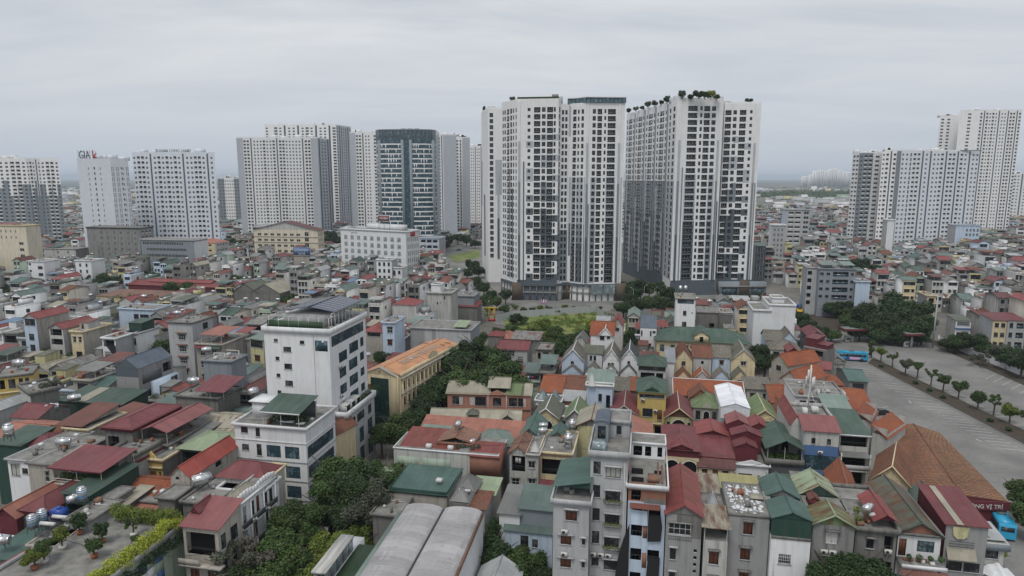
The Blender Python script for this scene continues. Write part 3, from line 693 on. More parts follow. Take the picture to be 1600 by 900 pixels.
def asphalt():
    m,t,b=newmat('asphalt');tcn=N(t,'ShaderNodeTexCoord');ob=tcn.outputs['Object']
    a=noise(t,ob,.08,4);c=noise(t,ob,.9,5,.65);s=noise(t,ob,.35,4,.6,(.25,2.2,1))
    c1=mixc(t,ramp(t,a,.35,.68),(.14,.138,.132),(.235,.23,.22));c2=mixc(t,ramp(t,c,.5,.75,0,.45),c1,(.10,.098,.093));c3=mixc(t,ramp(t,s,.58,.72,0,.4),c2,(.12,.118,.11))
    t.links.new(c3,b.inputs['Base Color']);b.inputs['Roughness'].default_value=.9;bump(t,b,c,.15,.02);return m
MATS['asphalt']=asphalt()
def deck():
    m,t,b=newmat('roof_deck');tcn=N(t,'ShaderNodeTexCoord');ob=tcn.outputs['Object']
    a=noise(t,ob,.4,5,.65);c=noise(t,ob,2.5,4)
    c2=mixc(t,ramp(t,c,.5,.75,0,.4),mixc(t,ramp(t,a,.35,.65),(.17,.165,.15),(.27,.26,.25)),(.09,.085,.075));t.links.new(c2,b.inputs['Base Color']);b.inputs['Roughness'].default_value=.95;return m
MATS['deck']=deck()
def grassmat():
    m,t,b=newmat('rough_grass');tcn=N(t,'ShaderNodeTexCoord');ob=tcn.outputs['Object']
    a=noise(t,ob,.12,4);c=noise(t,ob,1.2,4);c2=mixc(t,ramp(t,c,.45,.7,0,.5),mixc(t,ramp(t,a,.4,.6),(.10,.16,.03),(.21,.22,.07)),(.04,.07,.015));t.links.new(c2,b.inputs['Base Color']);b.inputs['Roughness'].default_value=.95;return m
MATS['grass']=grassmat();FL['grass']=lambda:MATS['grass'];FL['ground']=lambda:MATS['ground']
def sheet(name,pts,z,k,kind='structure',world=False,th=0.0):
    m=MB();q=[((p[0],p[1]) if world else P(p[0],p[1],0)) for p in pts]
    ar=sum(q[i][0]*q[(i+1) % len(q)][1]-q[(i+1) % len(q)][0]*q[i][1] for i in range(len(q)))
    if ar < 0:q=q[::-1]
    if th:m.prism([tuple(p) for p in q],z-th,z,k)
    else:m.poly([(x,y,z) for x,y in q],k)
    return tag(m.build(name),kind=kind)
gm_=MB();s_=22000;gm_.poly([(-s_,-2000,0),(s_,-2000,0),(s_,s_,0),(-s_,s_,0)],'f:ground');tag(gm_.build('ground'),kind='structure')
NOGO=[]     # plan polygons kept free of filler houses
def nogo(pts,world=False):NOGO.append([(p if world else P(p[0],p[1],0)) for p in pts])
LOT=[(1255,528),(1300,520),(1480,528),(1640,585),(1900,700),(1900,1100),(1575,1100),(1530,800),(1395,690),(1325,590)]
sheet('parking_lot',LOT,.004,'f:asphalt');nogo(LOT)
sheet('street',[(560,730),(640,745),(640,820),(560,1100),(330,1250),(380,1000),(495,850)],.004,'f:asphalt');nogo([(500,700),(650,700),(690,1200),(380,1300),(430,850)])
sheet('tower_street',[(690,392),(760,372),(790,372),(770,395),(737,430),(812,502),(1190,484),(1260,470),(1300,520),(1255,528),(1190,497),(960,500),(820,512),(775,506),(705,440),(684,410)],.004,'f:asphalt')
nogo([(690,392),(760,372),(1185,390),(1185,445),(1262,455),(1262,470),(1300,470),(1300,530),(1255,528),(1180,496),(960,500),(812,514),(775,508),(700,440),(684,410)])
sheet('tower_pavement',[(728,437),(746,432),(820,494),(1180,474),(1180,462),(790,455),(756,400),(745,402)],.12,'f:asphalt',th=.12)
sheet('grass_verge',[(700,400),(748,390),(752,402),(712,410)],.13,'f:grass',th=.13)
VAC=[(786,498),(938,487),(950,500),(1000,502),(1005,540),(880,560),(800,545)]
sheet('vacant_lot',VAC,.006,'f:grass');nogo([(786,496),(940,484),(1010,500),(1010,528),(900,535),(800,530)])
sheet('vacant_yard',[(1235,500),(1300,478),(1330,492),(1320,515),(1250,518)],.006,'f:soil');nogo([(1235,495),(1300,476),(1350,478),(1500,500),(1500,530),(1250,528)])
# median with kerb, soil strip by the white wall
MED=[(1354,568),(1364,558),(1460,605),(1600,672),(1760,748),(1740,770),(1600,696),(1472,630)]
sheet('median_kerb',MED,.14,CO,th=.14)
mm_=[P(*p) for p in MED];cx_=sum(p[0] for p in mm_)/len(mm_);cy_=sum(p[1] for p in mm_)/len(mm_)
sheet('median_soil',[(1355.5,568),(1364.5,559),(1460,606),(1600,673),(1755,749),(1739,768),(1600,695),(1472.5,629)],.146,'f:soil')
sheet('soil_strip',[(1440,527),(1468,534),(1600,590),(1760,655),(1760,672),(1600,602),(1470,545)],.1,'f:soil',th=.1)
# painted bay lines
bl=MB()
def line(a,b,w=.14):
    a=Vector((*P(*a),0));b=Vector((*P(*b),0));d=(b-a).normalized();n=Vector((-d.y,d.x,0))*w/2
    bl.poly([tuple(p+Vector((0,0,.009))) for p in (a-n,b-n,b+n,a+n)],'f:paintwhite')
import itertools
def lerp2(a,b,t):return (a[0]+(b[0]-a[0])*t,a[1]+(b[1]-a[1])*t)
Lw=[P(1330,574),P(1444,637),P(1560,700)];Rw=[P(1358,577),P(1487,641),P(1600,704)]
for i in range(26):
    t=i/25
    a=lerp2(Lw[0],Lw[1],t*2) if t < .5 else lerp2(Lw[1],Lw[2],t*2-1);b=lerp2(Rw[0],Rw[1],t*2) if t < .5 else lerp2(Rw[1],Rw[2],t*2-1)
    d=Vector((b[0]-a[0],b[1]-a[1],0)).normalized();n=Vector((-d.y,d.x,0))*.09
    bl.poly([(a[0]-n.x,a[1]-n.y,.009),(b[0]-n.x,b[1]-n.y,.009),(b[0]+n.x,b[1]+n.y,.009),(a[0]+n.x,a[1]+n.y,.009)],'f:paintwhite')
    # bays beyond the median
    o=Vector((Rw[2][0]-Rw[0][0],Rw[2][1]-Rw[0][1],0)).normalized();s=Vector((o.y,-o.x,0));s=s if s.x > 0 else -s;q=Vector((*b,0))+s*6.5+o*1.0;e_=q+s*4.2+o*.6
    bl.poly([(q.x-n.x,q.y-n.y,.009),(e_.x-n.x,e_.y-n.y,.009),(e_.x+n.x,e_.y+n.y,.009),(q.x+n.x,q.y+n.y,.009)],'f:paintwhite')
for x,y in [(1540,592),(1552,597),(1566,602),(1580,608),(1594,614),(1610,621)]:line((x,y),(x+16,y-8),.16)
line((1365,640),(1388,635));line((1372,646),(1394,642));line((1386,651),(1402,648));line((1400,657),(1410,654));line((1525,686),(1534,690),.3);line((1420,626),(1424,630),.3)
tag(bl.build('bay_markings'),kind='structure')

# ------------------------------------------------------------------ two big towers
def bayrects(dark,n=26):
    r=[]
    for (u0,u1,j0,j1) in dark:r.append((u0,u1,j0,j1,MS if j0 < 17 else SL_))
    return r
H1=96.0
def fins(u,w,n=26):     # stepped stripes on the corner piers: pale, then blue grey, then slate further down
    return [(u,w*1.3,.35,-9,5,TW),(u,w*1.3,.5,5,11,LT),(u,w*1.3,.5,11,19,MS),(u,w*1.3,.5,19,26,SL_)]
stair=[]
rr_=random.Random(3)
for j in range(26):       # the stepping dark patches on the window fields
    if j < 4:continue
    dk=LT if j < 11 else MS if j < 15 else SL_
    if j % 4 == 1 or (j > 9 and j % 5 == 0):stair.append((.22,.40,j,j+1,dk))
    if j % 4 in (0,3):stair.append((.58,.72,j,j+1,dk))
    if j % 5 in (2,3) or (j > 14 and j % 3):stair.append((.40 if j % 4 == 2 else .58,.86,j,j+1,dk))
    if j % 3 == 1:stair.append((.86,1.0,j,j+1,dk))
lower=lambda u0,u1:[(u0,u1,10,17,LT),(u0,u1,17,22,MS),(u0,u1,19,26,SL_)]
def rooftop_bits(root,L,h,seed,n=6):
    r=random.Random(seed)
    for i in range(n):
        a=L[r.randrange(len(L))];x,y=a[0]+r.uniform(-3,3),a[1]+r.uniform(6,16);w=r.uniform(2,5);m=MB();m.box(x,x+w,y,y+w,h-.2,h+r.uniform(1.5,3.5),LT);m.build('plant_room',root)
def towerA():
    h=H1;e=[P(752,178,98),P(762,170.5,98),P(785.5,170.5,98)]
    w0=tower('rear left wing of the white tower beside the tree-lined street',e,98,[
        dict(n=25,fh=3.3,cols=[],ribs=[(.1,2.5,.3,8,16,LT),(.45,3,.3,14,25,SL_)]),
        dict(n=25,fh=3.3,cols=[(.12,.36,.6,2.3,'o')],rects=[(.5,1,8,14,LT)],ribs=[(.62,1.2,.4,10,18,LT),(.62,1.2,.4,18,25,SL_)])],[(e[2][0]+3,e[2][1]+25),(e[0][0]+12,e[0][1]+30)],limit=30,closek=TW,extra=lambda ro,L:rooftop_bits(ro,[L[1]],98,4,2))
    f=[P(784,163.5,h),P(808,158,h),P(873,157,h)];hh=94.0
    g2=P(889,165.5,hh);g=[g2,P(916,163.5,hh),P(977,164,hh)]
    ink=(f[2][0]+1.4,f[2][1]+3.6)
    def pod(root,L):
        m=MB();ox,oy=f[0];pts=[(p[0]-ox,p[1]-oy) for p in (f[0],f[1],f[2],g[0],g[1],g[2])];
        m2=[]
        for i in range(len(pts)-1):
            a,b=Vector((*pts[i],0)),Vector((*pts[i+1],0));d=(b-a).normalized();nn=Vector((d.y,-d.x,0))*.9;L_=(b-a).length;k=max(2,int(L_/3))
            m.prism([tuple(a+nn)[:2],tuple(b+nn)[:2],tuple(b)[:2],tuple(a)[:2]],7.4,8.6,SL_);m.prism([tuple(a+nn*.6)[:2],tuple(b+nn*.6)[:2],tuple(b)[:2],tuple(a)[:2]],3.9,4.5,GY)
            for j in range(k+1):c=a.lerp(b,j/k)+nn*.5;m.box(c.x-.25,c.x+.25,c.y-.25,c.y+.25,0,7.4,OC)
        for c in (pts[1],pts[3],pts[5]):m.box(c[0]-2.6,c[0]+2.6,c[1]-1.2,c[1]+.6,0,8.8,'w:podium')
        m.build('podium_arcade',root)
        q=MB();a,b=Vector((*pts[4],0)),Vector((*pts[5],0));d=(b-a).normalized();nn=Vector((d.y,-d.x,0));a1,b1=a.lerp(b,.2),a.lerp(b,.5);c1,e1=a.lerp(b,.54),a.lerp(b,.84)
        for s,t in ((a1,b1),(c1,e1)):q.prism([tuple(s+nn*1.6)[:2],tuple(t+nn*1.6)[:2],tuple(t)[:2],tuple(s)[:2]],3.6,8.2,'g:pale')
        q.build('glass_canopy_box',root)
        gr=MB();a,b=Vector((*pts[1],0)),Vector((*pts[2],0));nn=(b-a).normalized();nn=Vector((-nn.y,nn.x,0))
        c0,c1=a+nn*.4,b+nn*.4;gr.prism([tuple(c0)[:2],tuple(c1)[:2],tuple(c1+nn*1.2)[:2],tuple(c0+nn*1.2)[:2]],h+.9,h+1.9,'l:dark');gr.build('parapet_hedge',root)
    A1=tower('near left block of the tall white tower with roof hedge and glass penthouse',[f[0],f[1],f[2],ink],h,[
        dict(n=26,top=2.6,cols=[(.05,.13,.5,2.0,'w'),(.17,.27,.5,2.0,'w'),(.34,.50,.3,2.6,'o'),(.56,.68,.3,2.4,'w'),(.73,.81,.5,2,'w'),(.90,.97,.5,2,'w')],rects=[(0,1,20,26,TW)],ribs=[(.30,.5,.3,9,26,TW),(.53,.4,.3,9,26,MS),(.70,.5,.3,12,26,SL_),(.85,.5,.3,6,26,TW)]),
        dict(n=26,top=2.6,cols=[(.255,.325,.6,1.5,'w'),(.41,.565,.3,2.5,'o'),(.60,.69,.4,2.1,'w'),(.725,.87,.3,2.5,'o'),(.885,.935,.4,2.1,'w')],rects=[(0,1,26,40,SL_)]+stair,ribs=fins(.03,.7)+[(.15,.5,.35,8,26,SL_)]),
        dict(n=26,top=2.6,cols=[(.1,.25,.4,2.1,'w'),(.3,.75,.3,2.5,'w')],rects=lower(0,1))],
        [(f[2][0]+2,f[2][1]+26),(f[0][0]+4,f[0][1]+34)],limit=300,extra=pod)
    def pent(root,L):
        m=MB();ox,oy=g[0];a0=P(885,152,97.5);pts=[(P(885,152.5,98)),P(897,148.5,98),P(915,152,98),P(977,153,98)];pts=[(p[0]-ox,p[1]-oy) for p in pts]
        pts=[(L[1][0]-.6,L[1][1]-.3),(L[1][0]+3,L[1][1]-1.2),(L[2][0],L[2][1]-.6),(L[3][0]+.2,L[3][1]-.6)]
        ring=pts+[(pts[3][0]+1,pts[3][1]+14),(pts[0][0]+1,pts[0][1]+14)];m.prism(ring,hh+1.0,97.2,'g:sky',WH)
        for i in range(3):
            a,b=pts[i],pts[i+1];n=max(2,int(math.hypot(b[0]-a[0],b[1]-a[1])/1.8))
            for j in range(n+1):x,y=a[0]+(b[0]-a[0])*j/n,a[1]+(b[1]-a[1])*j/n;m.box(x-.08,x+.08,y-.12,y+.1,hh+1.0,97.25,'f:frame')
        m.prism([(x,y-.5) for x,y in pts]+ring[4:],97.25,97.6,WH);m.build('glass_penthouse',root)
        k=MB();k.box(-5,1,3,9,hh-.2,98.6,LT);k.box(-4,-1,4,7,98.6,99.8,GY);k.build('plant_room',root)
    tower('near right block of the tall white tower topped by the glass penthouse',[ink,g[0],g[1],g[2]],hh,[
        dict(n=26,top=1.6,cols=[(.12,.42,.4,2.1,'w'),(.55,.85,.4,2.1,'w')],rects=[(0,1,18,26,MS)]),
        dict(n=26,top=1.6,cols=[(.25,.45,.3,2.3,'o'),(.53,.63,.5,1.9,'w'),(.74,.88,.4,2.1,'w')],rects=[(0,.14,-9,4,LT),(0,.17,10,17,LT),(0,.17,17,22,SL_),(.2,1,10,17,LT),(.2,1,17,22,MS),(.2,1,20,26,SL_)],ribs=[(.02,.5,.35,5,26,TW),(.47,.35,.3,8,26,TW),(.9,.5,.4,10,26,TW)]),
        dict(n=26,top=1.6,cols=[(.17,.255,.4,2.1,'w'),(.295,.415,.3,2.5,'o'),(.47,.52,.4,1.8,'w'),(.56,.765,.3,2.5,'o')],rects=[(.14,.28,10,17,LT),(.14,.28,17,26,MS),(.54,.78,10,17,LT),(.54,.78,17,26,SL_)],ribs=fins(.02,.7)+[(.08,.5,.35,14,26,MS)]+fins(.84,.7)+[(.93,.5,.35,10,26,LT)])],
        [(g[2][0]+.5,g[2][1]+20),(ink[0]+1,ink[1]+20)],limit=300,extra=pent)
towerA()
def towerB():
    h=98.0;a=[P(979,181,h),P(1045,162.5,h),P(1058,155.5,h),P(1131,156.5,h)];h2=97.0;b=[P(1133,163,h2),P(1190,162,h2)]
    L0=Vector((*a[0],0));L1=Vector((*a[1],0));rows=[]
    side=[]
    for q in range(4):
        u=q*.25;side += [(u+.02,u+.05,.4,2,'w'),(u+.075,u+.125,.2,2.5,'o'),(u+.13,u+.165,.2,2.5,'o'),(u+.19,u+.215,.4,2,'w')]
    def cut(root,L):rooftop_bits(root,[L[1],L[2],L[3]],h,9,5)
    tower('near white tower of the right pair with a roof garden and long receding side',a,h,[
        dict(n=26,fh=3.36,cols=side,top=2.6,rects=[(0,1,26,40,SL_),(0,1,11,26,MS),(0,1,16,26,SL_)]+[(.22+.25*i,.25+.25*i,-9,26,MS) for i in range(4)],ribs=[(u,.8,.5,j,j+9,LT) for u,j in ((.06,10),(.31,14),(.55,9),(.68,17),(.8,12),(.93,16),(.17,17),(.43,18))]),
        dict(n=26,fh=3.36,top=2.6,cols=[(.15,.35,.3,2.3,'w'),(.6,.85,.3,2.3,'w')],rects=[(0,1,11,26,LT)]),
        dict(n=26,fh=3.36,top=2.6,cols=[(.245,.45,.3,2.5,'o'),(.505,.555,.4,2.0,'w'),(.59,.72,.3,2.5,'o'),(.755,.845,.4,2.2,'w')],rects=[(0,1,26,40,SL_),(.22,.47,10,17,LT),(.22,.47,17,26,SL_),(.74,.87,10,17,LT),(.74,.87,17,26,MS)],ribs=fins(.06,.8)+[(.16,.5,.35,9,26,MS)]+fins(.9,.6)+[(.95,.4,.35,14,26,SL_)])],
        [(a[3][0]+2,a[3][1]+18),(a[0][0]+14,a[0][1]+4)],limit=300,extra=cut)
    st2=[(1-r[1],1-r[0],r[2],r[3],r[4]) for r in stair]
    ink=(b[0][0]-.5,b[0][1]+5)
    tower('near right-hand block of the white tower pair with stepped slate patches',[ink,b[0],b[1]],h2,[
        dict(n=26,fh=3.36,top=2.6,cols=[(.2,.7,.3,2.5,'w')],rects=lower(0,1)),
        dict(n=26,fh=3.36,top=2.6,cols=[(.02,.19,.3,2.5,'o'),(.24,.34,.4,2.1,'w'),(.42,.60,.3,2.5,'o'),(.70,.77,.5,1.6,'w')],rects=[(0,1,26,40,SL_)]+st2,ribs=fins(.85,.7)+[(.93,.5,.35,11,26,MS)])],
        [(b[1][0]+.3,b[1][1]+18),(ink[0]+1,ink[1]+16)],limit=300,extra=lambda ro,L:rooftop_bits(ro,[L[1],L[2]],h2,3,2))
    m=MB();c=P(1165,468,0);r_=empty('tower_entrance',(P(1100,462)[0],P(1100,462)[1],0));tag(r_,'low grey glazed entrance hall at the foot of the right white towers','entrance hall');m.box(8,32,0,4,0,7,MS);m.box(8,32,-.8,0,4.6,5.2,GY);m.box(18,23,-.5,0,0,8,'w:podium');m.build('wall',r_);g_=MB();g_.box(9,17,-.1,0,.5,4,'g:teal');g_.box(24,31,-.1,0,.5,4,'g:teal');g_.build('glass_front',r_)
towerB()

# ------------------------------------------------------------------ farther towers
def mk(pat,fh=3.2):
    n=len(pat);r=[]
    for i,c in enumerate(pat):
        if c == 'w':r.append(((i+.27)/n,(i+.73)/n,.7,1.5,'x'))
        elif c == 'o':r.append(((i+.14)/n,(i+.86)/n,.4,2.4,'y'))
        elif c == 'l':r.append(((i+.3)/n,(i+.7)/n,.3,2.6,'x'))
    return r
def mkr(pat,k=SL_):
    n=len(pat);return [((i+.3)/n,(i+.7)/n,-9,99,k) for i,c in enumerate(pat) if c == '|']
def far(label,edges,py0,Y,n,pats,depth=20,wall=TW,fh=None,rects=(),extra=None,group=None,name='apartment_tower',cat='apartment tower',dirs=None,walls=None,cap=0,ptop=1.5):
    x0,h=PY(edges[0],py0,Y);pts=[]
    for i,ex in enumerate(edges):
        yy=Y+(dirs[i] if dirs else 0);d=ray(ex,278-(278-py0)*Y/yy);pts.append((d[0]*yy/d[1],yy))
    fh=fh or (h-5)/n
    fc=[dict(n=n,fh=fh,top=ptop,cols=mk(p),rects=mkr(p)+list(rects),wall=(walls[i] if walls else wall)) for i,p in enumerate(pats)]
    yb=max(p[1] for p in pts)+depth;bk=[(pts[-1][0]*yb/pts[-1][1]-2,yb),(pts[0][0]*yb/pts[0][1]+2,yb)]
    def ex_(root,L):
        r=random.Random(int(edges[0]));m=MB()
        for i in range(5):x=L[0][0]+(L[-1][0]-L[0][0])*r.uniform(.05,.85);w=r.uniform(2,6);q=MB();q.box(x,x+w,5,10,h-.2,h+r.uniform(1.6,3.6),wall);q.build('plant_room',root)
        if cap:m.box(L[0][0],L[-1][0],-.6,.0,h+.2,h+.9,MS)
        if cap:m.build('roof_frame',root)
        if extra:extra(root,L,h)
    return tower(label,pts,h,fc,bk,limit=0,wall=wall,extra=ex_,group=group,name=name,cat=cat)
# simplified far windows
_wp=winpair
def winpair(ty,w,h):
    if ty not in 'xy':return _wp(ty,w,h)
    w=max(.2,round(w,1));h=max(.2,round(h,1));k=(ty,w,h)
    if k in WC:return WC[k]
    f,p=MB(),MB()
    if ty == 'x':p.poly([(0,.04,0),(w,.04,0),(w,.04,h),(0,.04,h)],GD);f.box(w/2-.05,w/2+.05,-.02,.03,0,h,WF,bottom=False)
    else:p.poly([(0,.8,0),(w,.8,0),(w,.8,h),(0,.8,h)],GD);f.box(0,w,0,.08,.0,.85,'w:balcony',bottom=False)
    WC[k]=(f,p);return WC[k]
def facade_fix():pass
g7=[(0,.18,6,24,MS),(.18,.34,9,24,MS),(.34,.5,7,24,MS),(.5,.62,5,24,MS),(.62,.78,9,24,MS),(.78,1,6,24,MS)]
far('grey and white apartment tower at the left edge with stepped dark lower floors',[-40,40,62,91],249,545,23,['owwowwoow','wow|w','woow'],dirs=[0,0,5,5],rects=g7,cap=0)
def sign_gl(root,L,h):
    s=MB();
    for i in range(7):s.tube((.5+i*1.9,1,h),(.5+i*1.9,1,h+6.5-(i > 4)),.1,RL,4)
    for z in (h+1,h+3,h+5):s.tube((.3,1.05,z),(12,1.05,z),.08,RL,4)
    s.build('sign_frame',root);text(root,'GIA',7.0,'f:signgreen',(4.6,.8,h+.9),(math.pi/2,0,0),ext=.2,sx=.62);text(root,'k',7.5,'f:red',(11.0,.8,h+.9),(math.pi/2,0,0),ext=.2,sx=.9)
far('pale blue slab tower with large rooftop letters on its left corner',[120,172,200],250,435,20,['     w  o  w     ','ll ll ow ll'],wall='w:skywhite',extra=sign_gl,dirs=[0,0,6],ptop=4)
def sign_t3(root,L,h):text(root,'THANG LONG LAND',2.6,'f:signgreen',((L[0][0]+L[-1][0])/2,0,h+1.2),(math.pi/2,0,0),ext=.15)
far('wide pale blue apartment block with small dark letters along its roof',[206,333,335],240,480,21,['woow|wowowow|wwoow|w',' '],wall='w:skywhite',extra=sign_t3)
far('small distant white tower with grey flanks right of the wide blue block',[340,350,365,374],279,820,14,['ww','wwww','ww'],walls=[MS,TW,MS])
far('tallest white block in the left group, rising behind the wide front one',[413,525,548],196,720,36,['w ow|ww|wow|ww|o','w|lwl|w'],walls=[TW,LT],dirs=[0,0,30])  # the right side's shade is put into its darker wall colour
far('broad white apartment block with a blank grey strip at each end of its front',[369,379,485,496,514],216,620,30,[' ','oo|wwwowwo|oowwwww|oo',' ','|ww|'],walls=[LT,TW,LT,LT],dirs=[0,0,0,0,25])  # grey end strips are real; receding right side painted darker for its shade
far('white apartment block half hidden behind the round glass office tower',[546,555,592],208,655,30,[' ','oo|ww ow'],walls=[LT,TW])
far('white apartment block just right of the round glass tower, with a blank end wall',[680,692,713],212,640,30,['wo|',' '],walls=[TW,LT],dirs=[0,-8,-4])
far('second white block right of the glass tower, seen edge on with shaded balconies',[711,722,734],216,680,30,['ol',' '],walls=[TW,LT],dirs=[0,-6,-3])
far('plain white tower squeezed between the edge-on blocks and the tall white tower',[732,756],229,760,27,['www|ww|w'])
# round glass office tower
def glass_tower():
    Y=500;xs=[587,592,600,612,628,641,655,668,676,681];ys=[10,4,1.6,.6,0,0,.6,2,5,12];_,h=PY(640,203,Y);pts=[]
    for x,d in zip(xs,ys):r=ray(x,205);pts.append((r[0]*(Y+d)/r[1],Y+d))
    ox,oy=pts[0];root=empty('office_tower',(ox,oy,0));tag(root,'curved office tower of dark glass with white floor bands','office tower');q=[(x-ox,y-oy) for x,y in pts];ring=q+[(q[-1][0]-1,34),(1,34)]
    m=MB();m.prism(ring,0,h-7,'g:blue');m.build('glass_wall',root)
    t=MB();t.prism(ring,h-7,h,'g:teal',AS)
    for i in range(len(q)-1):
        a,b=Vector((*q[i],0)),Vector((*q[i+1],0));n=max(1,int((b-a).length/2.2))
        for j in range(n):c=a.lerp(b,j/n);t.box(c.x-.1,c.x+.1,c.y-.25,c.y,h-7,h,MS)
    t.prism([(x,y-.3) for x,y in q]+ring[-2:],h+.02,h+.6,MS);t.build('glass_crown',root)
    c=(q[4][0]+q[5][0])/2
    r=random.Random(8)
    for fl in range(26):
        z=h-10.5-fl*3.5;bm_=MB();bn_=MB();bl_=bm_
        if z < 2:break
        for i in range(len(q)-1):
            a,b=Vector((*q[i],0)),Vector((*q[i+1],0));d=(b-a).normalized();nn=Vector((d.y,-d.x,0))*.2
            if i in (4,):bm_=bn_;continue
            bm_.prism([tuple(a+nn)[:2],tuple(b+nn)[:2],tuple(b)[:2],tuple(a)[:2]],z,z+.85,TW if i not in (0,8) else LT)
            n=max(1,int((b-a).length/1.6))
            for j in range(n):
                if r.random() < .3:e_=a.lerp(b,(j+.5)/n)+nn*.5;bm_.box(e_.x-.3,e_.x+.3,e_.y-.05,e_.y+.1,z-2.4,z,TW)
        bl_.build('floor_band',root);bn_.build('floor_band',root)
    f=MB()
    for i in (1,4,5,8):
        x,y=q[i];f.box(x-1.0,x+1.0,y-.7,y+.3,0,h-7,MS)
    f.build('dark_fin',root)
    for x in (17,22,27):k=MB();k.box(x,x+3.5,10,14,h,h+2.5,MS);k.build('plant_room',root)
    FOOT.append([(x,y) for x,y in pts]+[(pts[-1][0],Y+34),(pts[0][0],Y+34)])
glass_tower()
far('dark grey end block of the curved apartment complex on the right, with slatted balconies',[1333,1343,1365,1379],239,560,21,['oo','woo','w'],walls=[TW,MS,TW],cap=1,dirs=[8,0,0,4])
far('wide grey and white apartment block on the right with a framed roof line',[1379,1402,1409,1531],236,545,21,['wo|o',' ','wwloo|w|wwo|oo|ow|ww'],walls=[TW,MS,'w:skywhite'],cap=1,dirs=[4,0,-4,6])
far('tall pale tower behind the framed block, left stepped half',[1469,1488,1503,1527],182,690,36,['ww',' ','w|ww',],walls=[TW]*3)
far('tallest pale tower at the right with long rows of dark balconies',[1500,1532,1597],173,655,36,[' w ','o|owow|ww|oo|o'],walls=[TW]*2,dirs=[6,0,0])
far('white tower cut off by the right edge of the photo',[1584,1640],272,900,14,['ow|wwoow|w'])
# a faint group of towers on the horizon
for i,(a,b,y) in enumerate([(1266,1271,273),(1272,1280,267),(1280,1288,266),(1289,1295,267),(1296,1303,264),(1304,1309,263),(1310,1316,266),(1317,1322,268),(1323,1329,269),(1255,1262,275)]):
    x0,h=PY(a,y,4200+i*30);x1,_=PY(b,y,4200+i*30);m=MB();m.box(0,x1-x0,0,30,0,h,TW);
    for j in range(3):m.box((x1-x0)*(j+.3)/3,(x1-x0)*(j+.6)/3,-.8,0,4,h-5,MS)
    o=m.build('distant_tower',None,(x0,4200+i*30,0));tag(o,['faint slab tower farthest left in the cluster on the horizon','pale slab tower second from left on the horizon','pale slab tower third from left on the horizon','pale slab tower fourth from left on the horizon','taller hazy tower left of the tallest one on the horizon','tallest hazy tower in the horizon cluster','hazy tower just right of the tallest in the horizon cluster','low hazy tower near the right end of the horizon cluster','hazy tower at the right end of the horizon cluster','lone low hazy block left of the horizon cluster'][i],'distant tower','hazy towers on the horizon')
# ------------------------------------------------------------------ houses of the foreground
def bxs(root,items,name='clutter'):
    for nm,k,bs in items:
        for b in bs:m=MB();m.box(*b,k);m.build(nm,root)
def planter(u0,u1,t,n=1,st=3.3,k='l:light'):
    def f(root,Wd,d,h):
        for i in range(n):
            z=h-t-i*st;m=MB();m.box(u0*Wd,u1*Wd,-.45,-.05,z-.25,z,CO);m.build('planter',root)
            C=[(u0*Wd+(u1*Wd-u0*Wd)*j/4,-.3,z+.15) for j in range(5)];o=link('window_plants',leafmesh('window_plants',C,[.32]*5,260,.08,i+int(u0*90),k.split(':')[1]),root)
    return f
def chain(*fs):
    def g(root,Wd,d,h):
        for f in fs:f(root,Wd,d,h)
    return g
def slabs(u0,u1,t,n,st=3.3,k=LG,dp=.5,name='window_hood'):
    def f(root,Wd,d,h):
        for i in range(n):
            z=h-t-i*st
            if z > 2:m=MB();m.box(u0*Wd,u1*Wd,-dp,-.003,z,z+.12,k);m.build(name,root)
    return f
G_='front row of narrow houses'
house('narrow grey house with brown shutters and green lean-to roof, left end of front row',(864.5,783),920.5,19,12,LG,GY,
    front=[(.35,.67,.95,2.4,'s'),(.22,.52,4.5,5.8,'s',4,3.2),(.82,.91,4.7,5.6,'w',4,3.2)],ac=[(.24,4.25),(.24,7.4)],**NRW,
    roofs=[R('flat','f:terracotta',.5),R('monox','r:teal',.9,1.5,(0,1,.12,.8),gm='w:greenwall',oh=.25)],extra=chain(slabs(.30,.72,.8,1),slabs(.12,.62,3.5+.9,4,3.2,dp=.35),slabs(.76,.96,4.5,4,3.2)))
def f2x(root,Wd,d,h):
    m=MB();m.box(.1,1.9,.5,3,h+.02,h+1.1,'g:pale');m.build('skylight_box',root);bxs(root,[('pipe',WF,[(.2,.28,.1,.18,h-9,h),(.92*Wd,.92*Wd+.07,-.08,-.01,h-20,h)])])
house('tall pale grey house with window planters, tallest in the front row',(923,710),981,24.5,11,LG,LG,**NRW,
    front=[(.08,.28,.9,2.6,'w',6,3.25),(.42,.82,1.5,2.9,'k',1),(.42,.82,4.8,6.2,'w',5,3.25)],ac=[(.04,14.2,3)],
    roofs=[R('flat','f:terracotta',.7)],vols=[V((.04,.42,.38,.8),2.7,MS,R('vault','r:bluegrey',.5),[(.2,.8,.3,2.3,'w')]),V((.42,1,.6,1),2.2,LG,R('flat','f:concrete_deck',.35),[(.35,.6,.5,1.8,'w')])],
    extra=chain(f2x,slabs(.38,.86,1.35,6,3.25),planter(.42,.84,6.25,3,3.25)))
